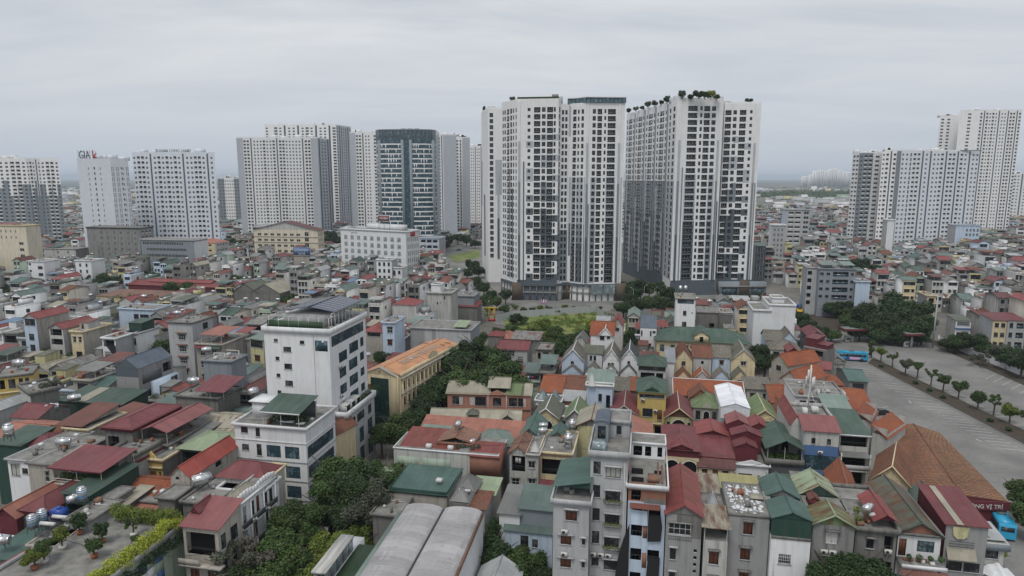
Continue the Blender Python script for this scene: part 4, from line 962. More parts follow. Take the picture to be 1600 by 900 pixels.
def f3x(root,Wd,d,h):
    bxs(root,[('stair_opening','g:hole',[(.35,1.9,1.0,2.4,h+.02,h+.12),(.3,1.8,3.6,5.2,h+.02,h+.12),(3.3,4.2,4.0,5.0,h+.02,h+.1)]),('timber_pile','f:plank',[(.2,3.4,.25,.7,h,h+.25),(2.4,3.9,1.2,2.6,h,h+.7),(3.7,3.9,2.2,7.5,h,h+.2),(4.2,4.4,1.2,6.5,h,h+.3)]),('brick_pier','w:brick',[(.42*Wd,.54*Wd,-.06,-.003,h-7.1,h-5.1),(.42*Wd,.54*Wd,-.06,-.003,h-11.3,h-9.2),(.42*Wd,.54*Wd,-.06,-.003,h-3.6,h-2.7)])])
    m=MB();n=24;e=lambda t:(.35-1.75*math.sin(math.pi*min(1,t*1.15)*.62) ** .8,-.45-.35*math.sin(t*3),h-5.2-12*t)
    for i in range(n):
        a_,b_=e(i/n),e((i+1)/n);m.poly([b_,(.3,-.3,b_[2]),(.3,-.3,a_[2]),a_],'f:black')
    m.build('black_netting',root);t=MB();t.plate([(.55*Wd,-.35,h-7.4),(.9*Wd,-.3,h-7.2),(.93*Wd,-.25,h-5.1),(.88*Wd,-.28,h-3.7),(.56*Wd,-.3,h-3.7)],.03,'f:black');t.build('black_netting',root);t=MB();t.plate([(.54*Wd,-.35,h-13),(.88*Wd,-.3,h-13),(.9*Wd,-.28,h-9.5),(.58*Wd,-.3,h-9.6)],.03,'f:black');t.build('black_netting',root)
    w=MB();w.plate([(.1*Wd,-.3,h-5.2),(.54*Wd,-.33,h-5.2),(.52*Wd,-.2,h-3.3),(.08*Wd,-.2,h-3.2)],.03,PB);w.build('hanging_sheet',root)
house('unfinished white house with brick patches and black netting on its front',(982,758),1041,20.8,12.5,PB,LG,**NRW,
    front=[(.08,.34,.6,1.9,'h'),(.12,.40,2.9,4.3,'h',1),(.56,.88,2.9,4.3,'h',1),(.1,.40,5.3,6.9,'h',4,3.4),(.56,.88,5.3,6.9,'h',4,3.4)],rects=[(0,.42,.45,2.1,'w:brick'),(.42,1,.45,1.6,'w:brick'),(.42,1,1.6,2.3,OC)],
    roofs=[R('flat','f:paper',.35,gm=WH)],vols=[V((0,1,.72,1),2.3,WH,R('flat','f:paper',.1),[(.08,.34,.5,1.9,'h'),(.42,.6,.5,1.9,'h'),(.78,.92,.5,1.9,'h')])],awn=[(.05,.86,2.35,.8,'r:brownred')],extra=f3x)
house('grey narrow house with a faded red gabled sheet roof and stained gable',(1041.5,801),1097,18,12.5,GY,CO,**NRW,
    front=[(.07,.71,1.2,2.9,'W'),(.14,.31,4.7,6.3,'w',4,3.3)]+[(.8,.92,4.6+i*.95,5.1+i*.95,'v') for i in range(6)],rects=[(.3,1,0,1.1,OC),(.72,1,.8,3.2,OC)],
    roofs=[R('gy','r:red:.55',1.35,0,(0,1,0,1),gm=OC,oh=.3)],extra=chain(slabs(.1,.36,4.5,4),lambda ro,W_,d,h:bxs(ro,[('baluster',OC,[(.08*W_+i*.27,.08*W_+i*.27+.12,-.06,-.002,h-3.6,h-3.15) for i in range(11)])])))
house('very narrow stained house with rusty yellow roof sheets and a grey pyramid skylight',(1099.5,843),1137,15,15,OW,OC,**NRW,front=[(.25,.66,1.4,3.2,'s',3,3.5)],
    roofs=[R('mono','r:beige:.8',.5,1.9,(0,1,0,.3),posts=1.9)],vols=[V((0,1,.32,.62),1.6,OC,R('flat',AS,.15)),V((.0,.95,.65,1),1.8,OC,R('mono','r:beige:.8',.4))],
    extra=chain(slabs(.2,.72,1.25,3,3.5,OC),lambda ro,W_,d,h:(lambda m:(roof(m,'pyr','r:palegrey',.3*W_,.75*W_,.37*d,.52*d,h+2.0,1.3,oh=.05,gm=None),m.build('skylight_pyramid',ro)))(MB())))
def f6x(root,Wd,d,h):
    r=random.Random(6);m=MB()
    for i in range(110):
        x,y=r.uniform(.3,Wd-.8),r.uniform(.4,d-1.0);a=r.uniform(.15,.5);m.box(x,x+a,y,y+a*r.uniform(.6,1.6),h+.03,h+.05+i*.0006,'f:paper',bottom=False)
    tag(m.build('peeling_film',root),kind='stuff');bxs(root,[('roof_joint',AS,[(Wd*q-.06,Wd*q+.06,.1,d-.1,h+.05,h+.14) for q in (.25,.5,.75)]),('plywood_sheet','r:beige',[(Wd*.62,Wd*.98,d*.45,d*.62,h+.3,h+.36)]),('crate','f:terracotta',[(Wd*.42,Wd*.5,d*.6,d*.7,h,h+.6)])])
house('plain grey house with brown shutters and flaking white film on its flat roof',(1139.5,802),1203,18,9,GY,GY,**NRW,front=[(.37,.60,.85,2.6,'s'),(.33,.57,4.5,6.1,'s',4,3.3)],
    roofs=[R('flat',AS,.1,gm=OC,oh=.1)],extra=chain(slabs(.34,.64,.7,1,k=OC),slabs(.29,.62,4.3,4,k=OC),f6x))
house('low house with a small mustard sheet roof behind the flaking white roof',(1129,761),1184,16.5,3,OW,roofs=[R('mono','r:yellow',.5,.1)])
house('white house with a dark green sheet-clad top storey under twin green gables',(1205,836),1267,16,13.5,WH,WH,**NRW,front=[(.22,.54,2.4,3.7,'b',3,3.3)],
    vols=[V((0,1,0,.34),2.4,'w:greenwall',R('gy','r:teal',.9,gm='w:greenwall')),V((.05,1,.5,.9),2.0,'w:greenwall',R('gy','r:teal',1.1,gm=OC)),V((0,.18,.4,.6),2.0,'w:greenwall',R('flat','r:teal',0))],
    extra=lambda ro,W_,d,h:bxs(ro,[('sheet_edge',OC,[(.02,W_-.02,-.12,-.002,h-.35,h)]),('pipe',WF,[(.1*W_,.1*W_+.09,-.12,-.003,h-9,h-.5)])]))
def f8x(root,Wd,d,h):
    m=MB();roof(m,'gy','r:brownred',.1*Wd,.38*Wd,.36*d,.5*d,h+.9,.4,oh=.05,gm='w:redwall');m.box(.1*Wd,.38*Wd,.36*d,.5*d,h,h+.9,'w:redwall');m.build('rooftop_shed',root);bxs(root,[('cable_box',WF,[(.7*Wd,.7*Wd+.12,-.1,-.003,h-5.4,h-4.4)]),('ledge',OC,[(.2*Wd,.65*Wd,-.5,-.003,h-4.15,h-4.0)])])
house('bare cement house with white shutters under a mossy, rusting green roof',(1270.5,817),1336,17,13,CO,OC,**NRW,front=[(.33,.62,.9,2.6,'S'),(.28,.62,4.5,6.2,'S',3,3.5)],ac=[(.22,3.95,2)],
    roofs=[R('gy','r:mossgreen:.95',1.4,.05,(0,1,0,.30),gm='r:mossgreen:.6',trim='r:lightgreen'),R('flat','f:terracotta',.1,0,(0,1,.32,.55)),],vols=[V((-.02,.98,.58,1),.3,'w:greenwall',R('gy','r:lightgreen:.55',1.5,gm='r:darkgreen'))],extra=chain(f8x,slabs(.3,.66,.75,1,k=OC)))
def f9x(root,Wd,d,h):
    bxs(root,[('roof_junk','f:plank',[(.3,1.1,.5,1.2,h,h+.7),(1.5,2.0,1.8,2.4,h,h+1.1)]),('roof_junk','f:acwhite',[(1.9,2.6,1.4,2.0,h+1.1,h+1.5)])])
    for i,(x,y) in enumerate([(.5,1.0),(1.0,3.5),(2.6,4.2)]):link('pot_plants',leafmesh('pot_plants',[(x,y,h+.9)],[.5],160,.12,i,'light'),root)
house('weathered cement house with a rooftop of junk, potted plants and a red side gable',(1337.5,826),1402,16,12,OC,OC,**NRW,front=[(.28,.46,1.2,2.5,'w',3,3.3),(.71,.93,.6,2.9,'h',3,3.5)],ac=[(.72,2.9)],
    roofs=[R('flat',AS,.5,gm=OC),R('gy','r:red',.8,1.3,(.5,1,.05,.6),gm='w:redwall')],extra=chain(f9x,slabs(.25,.5,1.0,3,k=OC)))
tank(1355,803,17.3,'h',.6,1.0,'silver and blue water tank among the junk on the weathered cement house')
house('house with an orange tiled gable roof behind the junk-covered rooftop',(1301,776),(1343,782),14,10,OW,roofs=[R('gy','t:tile',2.2,0,gm=CO,trim='w:brick')],front=[(.3,.7,.5,1.8,'w')])
def f10x(root,Wd,d,h):
    bxs(root,[('terrace_slab',CO,[(-.1,Wd+.1,-2.2,-.003,h-3.5,h-3.2)])]);m=MB();m.plate([(-.2,-3.2,h-4.6),(Wd+.2,-3.2,h-4.6),(Wd+.2,-2.2,h-3.7),(-.2,-2.2,h-3.7)],.06,'r:brownred');m.build('awning',root)
    bxs(root,[('terrace_parapet',WH,[(-.1,Wd+.1,-2.35,-2.2,h-3.5,h-3.0)]),('flower_pot','f:potwhite',[(2.5,2.9,-1.4,-1.0,h-3.2,h-2.8),(3.4,3.9,-1.8,-1.3,h-3.2,h-2.7)]),('flower_pot','f:terracotta',[(.5+i*.8,.85+i*.8,-1.0,-.7,h-3.2,h-2.9) for i in range(5)])])
    for i in range(4):link('pot_plants',leafmesh('pot_plants',[(1+i*1.25,-1.3,h-2.4)],[.35+.1*(i % 2)],140,.1,i+20,'mid'),root)
house('white house with a planted front terrace and long rusty green gable roof',(1404,833),1471,14.5,14,WH,OC,**NRW,front=[(.03,.21,.7,3.1,'d'),(.46,.86,.75,2.3,'t'),(.4,.9,4.9,6.6,'w',2,3.3)],
    roofs=[R('gy','r:olive:.7',1.6,.25,gm='w:brick',trim='r:green',oh=.3)],bands=[(-.25,.35,.3,OC)],extra=f10x)
def f11x(root,Wd,d,h):
    m=MB()
    m.plate([(.15*Wd,-.15,h-.3),(.55*Wd,-.15,h-.3),(.52*Wd,-.2,h-1.6),(.42*Wd,-.2,h-2.0),(.28*Wd,-.2,h-2.0),(.18*Wd,-.2,h-1.5)],.05,'w:pale_yellow');m.build('cream_dish_sign',root)
    bxs(root,[('railing_bar',RL,[(.1*Wd,.7*Wd,-.25,-.2,h-2.4-i*.35,h-2.35-i*.35) for i in range(3)])]);s=MB();s.plate([(.05*Wd,-.9,h-4.6),(.75*Wd,-.9,h-4.6),(.75*Wd,0,h-3.3),(.05*Wd,0,h-3.3)],.06,'r:beige');s.build('awning',root)
    a=MB();a.plate([(0,-1.5,h-9.0),(.7*Wd,-1.5,h-9.0),(.7*Wd,0,h-8.0),(0,0,h-8)],.06,'r:brownred');a.build('awning',root)
house('cement house under a large sloping wine-red roof with one pale strip',(1479,817),1545,15.5,9.5,GY,'w:redwall',**NRW,front=[(.1,.48,5.3,6.6,'w'),(.52,.9,5.3,6.6,'w'),(.15,.5,10,12,'d'),(.6,.9,10,12,'d')],left=[],
    roofs=[R('mono',RW,.9,0,oh=.3,gm='w:redwall'),R('mono','r:beige',.9,.06,(.24,.40,-.03,.98),oh=0.0,th=.04)],extra=f11x)
def f12x(root,Wd,d,h):
    m=MB();r=random.Random(2);n=14
    for i in range(n):
        x0,x1=-.5+Wd*1.25*i/n,-.5+Wd*1.25*(i+1)/n;z=lambda q:h-3.0+.35*math.sin(q*2.1)+.15*math.sin(q*5);m.poly([(x0,-2.6,z(x0)-.5),(x1,-2.6,z(x1)-.5),(x1,-.2,z(x1+1)),(x0,-.2,z(x0+1))],'f:paper')
    m.build('white_tarpaulin',root);b=MB();b.box(.6*Wd,.85*Wd,-2.7,-2.62,h-3.9,h-3.4,'f:red');b.build('red_signboard',root)
house('low white house with a torn white tarpaulin awning at the street corner',(1522,846),1571,11.5,8,OW,LG,front=[(.08,.82,.6,2.2,'w'),(.1,.45,5,7.5,'d'),(.5,.9,5,7.5,'d')],roofs=[R('flat','f:terracotta',.2),R('mono','r:palegrey',.3,.3,(.35,1,.1,.6))],bands=[(-.1,.9,.5,'w:olivegrey' if 'olivegrey' in PAL else MS)],extra=f12x)

# ------------------------------------------------------------------ second row, centre and right
def hoodwin(*a):return a
house('cream ribbed gabled house with pale two-tone roof, left of the tall pale grey house',(901.5,664),947,13,9,'w:pale_yellow',OC,roofs=[R('gy','r:beige',1.5,0,trim='r:brownred')])
house('bright salmon-roofed hall showing between the tall pale house and the white roof terrace',(948,697),1018,10.5,(657,),BE,roofs=[R('gy','r:salmon',1.6)])
house('house with a wine gable over a pair of yellow arches',(1037,700),1093,11,(664,),CR,BE,front=[(.04,.46,2.1,6.6,'a'),(.53,.95,2.1,6.6,'a')],rects=[(0,1,0,1.5,'w:redwall')],roofs=[R('hip',RW,1.6,0,trim='r:pinkred')],balc=[(.0,1,6.9,1.0,CR)],
    extra=lambda ro,W_,d,h:(lambda m:(roof(m,'gy',RW,W_*.2,W_*.8,-.3,2.4,h+.3,.9,oh=.1,gm='w:redwall',trim='r:pinkred'),m.build('porch_gable',ro)))(MB()))
house('cream house with brown shutters under a long dark red sheet roof',(1092,726),1147,8.5,15,CR,BE,front=[(.1,.25,.6,2.8,'s'),(.4,.55,.7,3.4,'d'),(.68,.84,.6,2.8,'s')],roofs=[R('mono','r:darkred',1.2,0,(0,1,0,.1)),R('mono',RW,1.2,1.25,(0,1,.1,.55)),R('gy','r:red',1.0,2.6,(0,1,.58,1),gm='w:redwall')])
def ped(k=WH,u0=.0,u1=1.0,rise=1.0,dp=.2):
    def f(root,Wd,d,h):
        m=MB();a,b=u0*Wd,u1*Wd;mid=(a+b)/2
        for y0 in (-dp,):
            m.poly([(a,y0,h),(b,y0,h),(mid,y0,h+rise)],k);m.poly([(b,.1,h),(a,.1,h),(mid,.1,h+rise)],k)
        m.poly([(a,-dp,h),(mid,-dp,h+rise),(mid,.1,h+rise),(a,.1,h)],k);m.poly([(mid,-dp,h+rise),(b,-dp,h),(b,.1,h),(mid,.1,h+rise)],k);m.box(a,b,-dp,.1,h-.3,h,k);m.build('pediment',root)
    return f
house('white house with a low pediment below three stepped wine gables',(1148,724),1201,8.5,15,WH,OW,front=[(.13,.53,1.8,3.9,'w'),(.7,.88,2.0,4.6,'d')],vols=[V((.0,.68,.08,.28),2.8,'w:redwall',R('gy',RW,.9,gm='w:redwall')),V((-.02,.9,.33,.55),3.6,'w:redwall',R('gy',RW,1.0,gm='w:redwall')),V((-.1,.6,.62,.95),4.2,'w:redwall',R('gy','r:pinkred',1.0,gm='w:redwall')),V((.62,1.2,.62,.95),3.8,'w:redwall',R('gy','r:red',1.0,gm='w:redwall'))],roofs=[R('flat',AS,.1)],extra=ped(rise=.9))
house('small pale blue annex with one barred window beside the white pediment house',(1201,727),1224,7.8,6,PB,front=[(.2,.65,1.8,3.2,'w')],roofs=[R('flat',AS,.25,gm=PB)])
def n12x(root,Wd,d,h):
    for i in range(7):link('terrace_plants',leafmesh('terrace_plants',[(.6+i*.75,1.0+(i % 2)*.7,h+.8)],[.7],260,.14,i+50,'mid'),root)
house('roof terrace full of plants under a dark green open gable',(1198,722),1253,9,10,'w:darkgrey','w:darkgrey',roofs=[R('flat',AS,.9,gm=OC),R('gy','r:green',1.5,3.0,posts=3.0,oh=.5)],vols=[V((.45,1,.5,1),2.8,OC,R('flat',AS,.0),[(.2,.7,.4,2.2,'h')])],extra=n12x)
def mastx(root,Wd,d,h):
    m=MB();m.tube((Wd*.45,d*.75,h),(Wd*.45,d*.75,h+9.5),.13,WF,8);m.tube((Wd*.3,d*.6,h),(Wd*.45,d*.75,h+5),.04,WF,5);m.tube((Wd*.7,d*.6,h),(Wd*.45,d*.75,h+5),.04,WF,5)
    m.build('antenna_pole',root)
    for i in range(5):a=i*1.3;x,y=Wd*.45+.7*math.cos(a),d*.75+.7*math.sin(a);q=MB();q.box(x-.16,x+.16,y-.1,y+.1,h+4.6+(i % 2)*1.5,h+7.2+(i % 2)*1.5,WF);q.tube((Wd*.45,d*.75,h+6),(x,y,h+6),.03,RL,4);q.build('panel_antenna',root)
    bxs(root,[('cabinet',WF,[(Wd*.2,Wd*.35,d*.55,d*.65,h+.1,h+1.5),(Wd*.55,Wd*.75,d*.7,d*.8,h+.1,h+1.2)])])
house('blue-fronted house with glazed bands, a wine lean-to roof and phone antennas on top',(1257,671),1312,15,13,OW,LG,front=[(.22,.34,1.5,2.6,'w'),(.66,.78,1.5,2.6,'w'),(.04,.96,4.8,7.6,'G'),(.04,.96,8.4,11.4,'G')],rects=[(0,1,2.9,30,'w:blue')],ac=[(.42,4.4)],
    roofs=[R('mono','r:pinkred',1.2,0,(0,1,0,.35),gm='w:redwall'),R('flat','f:terracotta',.8,0,(0,1,.4,1),gm=OW)],extra=mastx)
house('tall blank pale wall of a gabled house left of the blue-fronted house',(1235,664),1254,14.6,13,OW,OW,roofs=[R('gy','r:red',1.8,0,oh=.1)])
def n14x(root,Wd,d,h):
    bxs(root,[('balcony_rail',LG,[(-.1,Wd+.1,-1.9,-1.8,h-6.2,h-5.2)]),('balcony_slab',OW,[(-.1,Wd+.1,-1.9,-.003,h-6.5,h-6.2)]),('corner_post',OW,[(-.1,.1,-1.9,-1.7,h-9.5,h-3),(Wd-.1,Wd+.1,-1.9,-1.7,h-9.5,h-3)])])
house('house with a plain green roof above stacked open balconies, right of the blue-fronted house',(1313,677),1358,14,10,OW,OW,front=[(.03,.97,.5,2.3,'h'),(.05,.95,3.7,6.0,'h'),(.1,.9,7.2,9.4,'h')],roofs=[R('mono','r:green',1.3,0,trim=WH)],awn=[(.0,1,3.3,2.0,'r:grey')],extra=n14x)
house('house with a pale sea-green roof over grey sheeting behind the green-roofed balconies',(1298,652),1338,13,10,OC,OC,roofs=[R('mono','r:grey',.8,-.3,(0,1,0,.35)),R('mono','r:seagreen',1.0,.6,(0,1,.38,1),gm=OC)])
def n15x(root,Wd,d,h):
    bxs(root,[('roof_frame',WF,[(.2,5.5,.3,.36,h+1.4,h+1.46),(.2,5.5,3.3,3.36,h+1.4,h+1.46),(.2,.26,.3,3.3,h,h+1.4),(5.4,5.46,.3,3.3,h,h+1.4)]),('air_conditioner','f:acwhite',[(1+i*1.3,1.9+i*1.3,.8,1.2,h+.1,h+.8) for i in range(3)]),('air_conditioner','f:acwhite',[(1+i*1.4,1.9+i*1.4,3.8,4.2,h+.1,h+.8) for i in range(2)])])
house('grey house whose flat roof is crowded with air conditioners and frames by the lot',(1279,622),1323,13,12,LG,LG,front=[(.1,.3,.8,2.2,'w'),(.5,.8,.8,2.2,'w')],roofs=[R('flat',AS,.35,gm=GY)],extra=n15x)
house('paler house below the orange roofs whose white side wall bears a thin antenna',(1243,618),1278,13,12,WH,WH,roofs=[R('flat','r:lightgreen',.2,gm=LG)],front=[(.2,.5,1,2.4,'w'),(.6,.9,1,2.4,'w')])
house('house with a square orange tiled roof overlooking the parking lot',(1325,638),1364,8,(604,),OW,roofs=[R('gx','t:tile',2.2,0,trim='w:brick')])
house('lower orange tiled house stepping down beside the parked cars',(1340,654),(1362,658),8.5,9,OW,roofs=[R('monox','t:tile',-1.6,1.4,trim=CR)])
house('second stepped orange tiled house nearest the brown-tiled hall',(1363,676),(1386,682),8,11,OW,roofs=[R('monox','t:tile',-1.8,1.6)])
def n18x(root,Wd,d,h):
    m=MB();roof(m,'gy','t:browntile',-.4,Wd*.55,-2.2,5,h-.9,1.5,oh=.3,gm=CR,trim=CR);m.box(-.2,Wd*.5,-2.0,0,0,h-.9,CR);m.build('porch_wing',root)
    for i in range(5):link('barred_window',WCm('W',.5,1.3),root,(.3+i*.75,-2.03,h-3.1),0)
def WCm(ty,w,h):
    k=(ty,round(w,1),round(h,1),False)
    if k not in WM:f,p=winpair(ty,w,h);q=MB();q.add(f);q.add(p);WM[k]=(q.mesh(WNAME[ty]),None)
    return WM[k][0]
house('cream villa with brown tiled gables and white-trimmed eaves beside the big hall',(1366,744),(1419,755),10.5,11,CR,CR,front=[(.65,.9,1.0,2.8,'W')],roofs=[R('gy','t:browntile',2.6,0,trim=CR,oh=.5)],extra=n18x)
# the brown tiled hall by the lot
def hall():
    h=5.0;BL,BR,FR,FL_=P(1387,661,h),P(1468,676,h),P(1575,784,h),P(1431,779,h)
    ang=math.atan2(BR[1]-BL[1],BR[0]-BL[0]);root=empty('market_hall',(*FL_,0));tag(root,'long low hall with a striped brown tiled gable roof beside the parking lot','market hall')
    L=[(p[0]-FL_[0],p[1]-FL_[1]) for p in (FL_,FR,BR,BL)];m=MB();m.prism(L,0,h-.4,'w:redwall',AS);m.build('wall',root);FOOT.append([FL_,FR,BR,BL])
    F,B_=Vector(((L[0][0]+L[1][0])/2,(L[0][1]+L[1][1])/2,5.9)),Vector(((L[2][0]+L[3][0])/2,(L[2][1]+L[3][1])/2,5.9));E0,E1,E2,E3=[Vector((*q,h)) for q in L]
    a=MB();a.plate([E0,F,B_,E3],.1,'t:browntile');a.plate([F,E1,E2,B_],.1,'t:browntile');a.poly([tuple(E0),tuple(E1),tuple(F)],'w:redwall');a.poly([tuple(E2),tuple(E3),tuple(B_)],'w:redwall');a.build('roof',root)
    n=54      # raised courses of pale cover tiles across both slopes
    for sde,(p,q,r_,s_),k in (('w',(E0,F,E3,B_),'t:tan'),('e',(E1,F,E2,B_),'t:tan')):
        for i in range(1,n):
            t=i/n;a1,b1=p.lerp(r_,t),q.lerp(s_,t);up=Vector((0,0,.09));w=(r_-p).normalized()*.2;c=MB();c.poly([tuple(a1-w+up*.1),tuple(b1-w+up*.1),tuple(b1+up),tuple(a1+up)],k);c.poly([tuple(a1+up),tuple(b1+up),tuple(b1+w+up*.1),tuple(a1+w+up*.1)],k);c.build('tile_course',root)
    r=MB();r.tube(tuple(F+Vector((0,0,.05))),tuple(B_+Vector((0,0,.05))),.16,'t:darktile' if 0 else 't:oldtile',6);r.build('ridge_cap',root)
    s=MB();mid=E0.lerp(E1,.48);d=(E1-E0).normalized();nn=Vector((d.y,-d.x,0));s0,s1=mid+nn*.4,E1+nn*.4+d*.3;s.prism([tuple(s0)[:2],tuple(s1)[:2],tuple(s1-nn*.3)[:2],tuple(s0-nn*.3)[:2]],h-1.5,h+.05,'w:redwall');s.build('signboard',root)
    c=s0.lerp(s1,.36)+nn*.03;text(root,'NH ĐÔNG VỊ TRÍ',1.0,WF,(c.x,c.y,h-1.15),(math.pi/2,0,math.atan2(d.y,d.x)),ext=.03)
hall()
G2='gabled houses of the middle rows'
house('yellow three-storey house with a dark green hipped roof',(996.5,611),1041,13,9,'w:yellow',CR,front=[(.06,.94,.6,1.4,'w'),(.19,.55,3.9,5.8,'w'),(.71,.88,4.1,6.9,'d'),(.2,.46,7.7,9.8,'w'),(.64,.88,7.9,10.4,'h')],roofs=[R('hip','r:green',1.9,.1,oh=.5)],ac=[(.12,2.2),(.58,4.6)],balc=[(.55,1,7.0,1.0,CR)],extra=lambda ro,W_,d,h:(lambda m:(roof(m,'gy','r:green',W_*.27,W_*.73,-.3,2.0,h+.5,.7,oh=.05,gm='w:greenwall'),m.build('roof_gablet',ro)))(MB()))
house('low pale yellow house with a red gable roof left of the yellow three-storey house',(955,645),995,9,11,'w:pale_yellow',BE,front=[(.1,.32,1.2,2.8,'W'),(.45,.8,1.5,3,'W')],roofs=[R('gy',RW,2.0,0,trim=BE,oh=.5)])
house('red gabled house with a brown arched porch right of the yellow three-storey house',(1041,650),1081,9,11,'w:pale_yellow',BE,front=[(.03,.15,1.2,3.3,'w'),(.22,.78,.6,4.4,'a'),(.84,.96,1.2,3.3,'w')],roofs=[R('gy',RW,2.1,0,trim=CR,oh=.5,gm='w:brown')])
house('small pinkish villa with a light green hipped roof and arched middle window',(1083,635),1126,9,9,BE,BE,front=[(.1,.28,.9,3.0,'w'),(.38,.62,.9,3.6,'a'),(.7,.88,.9,3.0,'w')],roofs=[R('hip','r:mossgreen',1.8,0,oh=.4)],extra=chain(ped(BE,.36,.64,.9,.25),))
house('white sheet-metal warehouse with a bright gabled roof',(1127,635),1172,11,(602,),'w:warehouse','w:warehouse',rects=[(0,1,2.6,30,MS)],roofs=[R('gy','r:white',.9,0,oh=.12,gm='w:warehouse')],cat='warehouse',name='warehouse')
house('cream gabled house with mossy green roof right of the white warehouse',(1172,654),1217,8.5,11,CR,CR,front=[(.62,.72,.2,1.6,'w')],roofs=[R('gy','r:mossgreen',2.3,0,trim=CR,oh=.4)],extra=ped(CR,.45,.95,1.0,.5))
house('small rusty-roofed house tucked behind the cream gabled house',(1214,655),1238,7.5,12,OC,roofs=[R('gy','t:oldtile',1.6,0)])
house('white house with two brown shuttered windows under a mouldy flat eave',(1167,606),1205,9,7,OW,OW,front=[(.16,.33,1.2,3.6,'s'),(.68,.85,1.2,3.6,'s')],roofs=[R('mono','t:greytile',.8,0,oh=.5)])
house('square orange tiled roof between the white shuttered house and the parking side',(1206,628),1241,8.5,(598,),OW,roofs=[R('gx','t:tile',1.8,0)])
house('long orange tiled roof across the row of four little gables',(1054,616),1163,8.5,(592,),OW,roofs=[R('gx','t:tile',2.2,0,trim=WH)])
house('dark red tiled gable standing in front of the long orange tiled roof',(1078,620),1111,9.5,5,'w:brick',roofs=[R('gy','t:oldtile',2.0,0)])
for i,(x0,x1,lab,k,rk,ty) in enumerate([(1054,1082,'ochre house with a brown tiled gable, leftmost of the four-gable row',CR,'t:browntile','w'),(1083,1112,'whitish house with a round window in the four-gable row',OW,'t:oldtile','r'),(1113,1142,'blue-grey house with one brown window and dark mouldy roof in the four-gable row',PB,'t:greytile','s'),(1143,1180,'cream house with a mossy wide gable at the right end of the four-gable row',CR,'r:olive:.3','W')]):
    g=i in (0,3);house(lab,(x0,561 if g else 557),x1,11,10,k,k,front=[(.4,.62,.5 if g else .9,1.7 if g else 2.2,ty),(.1,.9,4.6,6.4,'w')],roofs=[R('gy',rk,3.0,0,oh=.3,trim=OW if i == 3 else None) if g else R('gx',rk,2.2,0,oh=.3)],group=None)
    house(['brown tiled porch gable below the ochre house','orange tiled porch gable below the round-window house','dark tiled porch gable below the blue-grey house','mossy porch gable below the cream gabled house'][i],(x0+1,591),x1-2 if i < 3 else x0+26,8.3,4.5,k,k,front=[(.3,.7,.4,1.4,'w')],roofs=[R('gy',['t:browntile','t:tile','t:greytile','r:olive:.3'][i],2.2,0,oh=.2,trim=OW if i == 1 else None)],name='porch_house',cat='house')
house('long yellow building with a green hipped roof and a little cupola',(1026,530),1167,10.5,12,CR,CR,name='villa',cat='villa',front=[(.04,.09,1.6,3.8,'t'),(.16,.21,1.6,3.8,'t'),(.29,.36,1.6,3.8,'h'),(.5,.56,1.6,3.8,'w'),(.65,.7,1.6,3.8,'w'),(.86,.91,1.6,3.8,'t')],bands=[(0,.35,.35,CR),(.6,.2,.2,CR)],
    roofs=[R('hip','r:green',3.0,0,oh=.9)],extra=lambda ro,W_,d,h:(lambda m:(m.box(W_*.42,W_*.58,-.8,7,h-.2,h+2.1,CR),m.box(W_*.48,W_*.52,-.86,-.8,h-.0,h+1.6,'g:hole'),roof(m,'gy','r:green',W_*.42,W_*.58,-.8,9,h+2.1,1.3,oh=.35,gm=CR),m.build('cupola',ro)))(MB()))
house('narrow white house with a dark slate roof left of the long yellow building',(1000.5,512),1026,13,9,WH,WH,front=[(.05,.15,.9,2.5,'w'),(.6,.7,.9,2.5,'w'),(.75,.95,.9,1.6,'w'),(.5,.7,5,7,'w')],roofs=[R('mono','r:bluegrey',2.3,0,gm=WH,oh=.05)])
house('slim white tower house with tanks on top, behind the long yellow building',(1056.5,466),1087,20,9,WH,WH,name='tower_house',front=[(.08,.92,.3,1.8,'t'),(.38,.56,4.2,5.8,'w'),(.82,.88,4.6,5.2,'v'),(.35,.58,8.0,9.8,'w')],roofs=[R('flat','r:beige',.35,gm=BE)])
tank(1063,456,20.4,'V',0,1.0,'upright steel tank, left of a pair on the slim white tower house');tank(1071,456,20.4,'V',0,1.0,'upright steel tank, right of the pair on the slim white tower house');tank(1109,474,14,'h',0,1.1,'white water tank on a stilt frame right of the slim white tower house')
house('ruined grey house with a saddle roof behind the long yellow building',(1090,487),1122,13,9,OC,OC,roofs=[R('gx','r:grey:.4',1.2,0)],front=[(.6,.85,4,6,'h')])
house('mouldy low house with a row of white vents beside the ruined grey house',(1120,488),1144,12,7,OC,OC,roofs=[R('flat',AS,.3,gm=OW)],bands=[(.1,.7,.1,WH)])
house('big blank white house by the fence, right half a storey taller',(1178,485),1243,16.5,14,WH,WH,name='white_house',roofs=[R('flat',AS,.5,gm=WH,r=(0,.4,0,1))],vols=[V((.36,1,0,1),1.9,WH,R('flat','f:terracotta',.6,gm=WH)),V((.5,.8,.4,.8),3.4,WH,R('flat',AS,.4,gm=WH))])
house('pale house with zigzag grey tiled gables in front of the blank white house',(1196,530),1245,10,8,PB,PB,front=[(.05,.15,.8,2.2,'w')],roofs=[R('gx','t:greytile',2.2,0,(0,.6,0,1)),R('gy','t:greytile',2.8,0,(.5,1,0,1))])
house('grey tiled hipped roof house below the zigzag gables',(1204,545),1252,9,8,OW,roofs=[R('hip','t:greytile',2.2,0)],front=[(.1,.3,.8,2,'w')])
GA='orange tiled terraced houses'
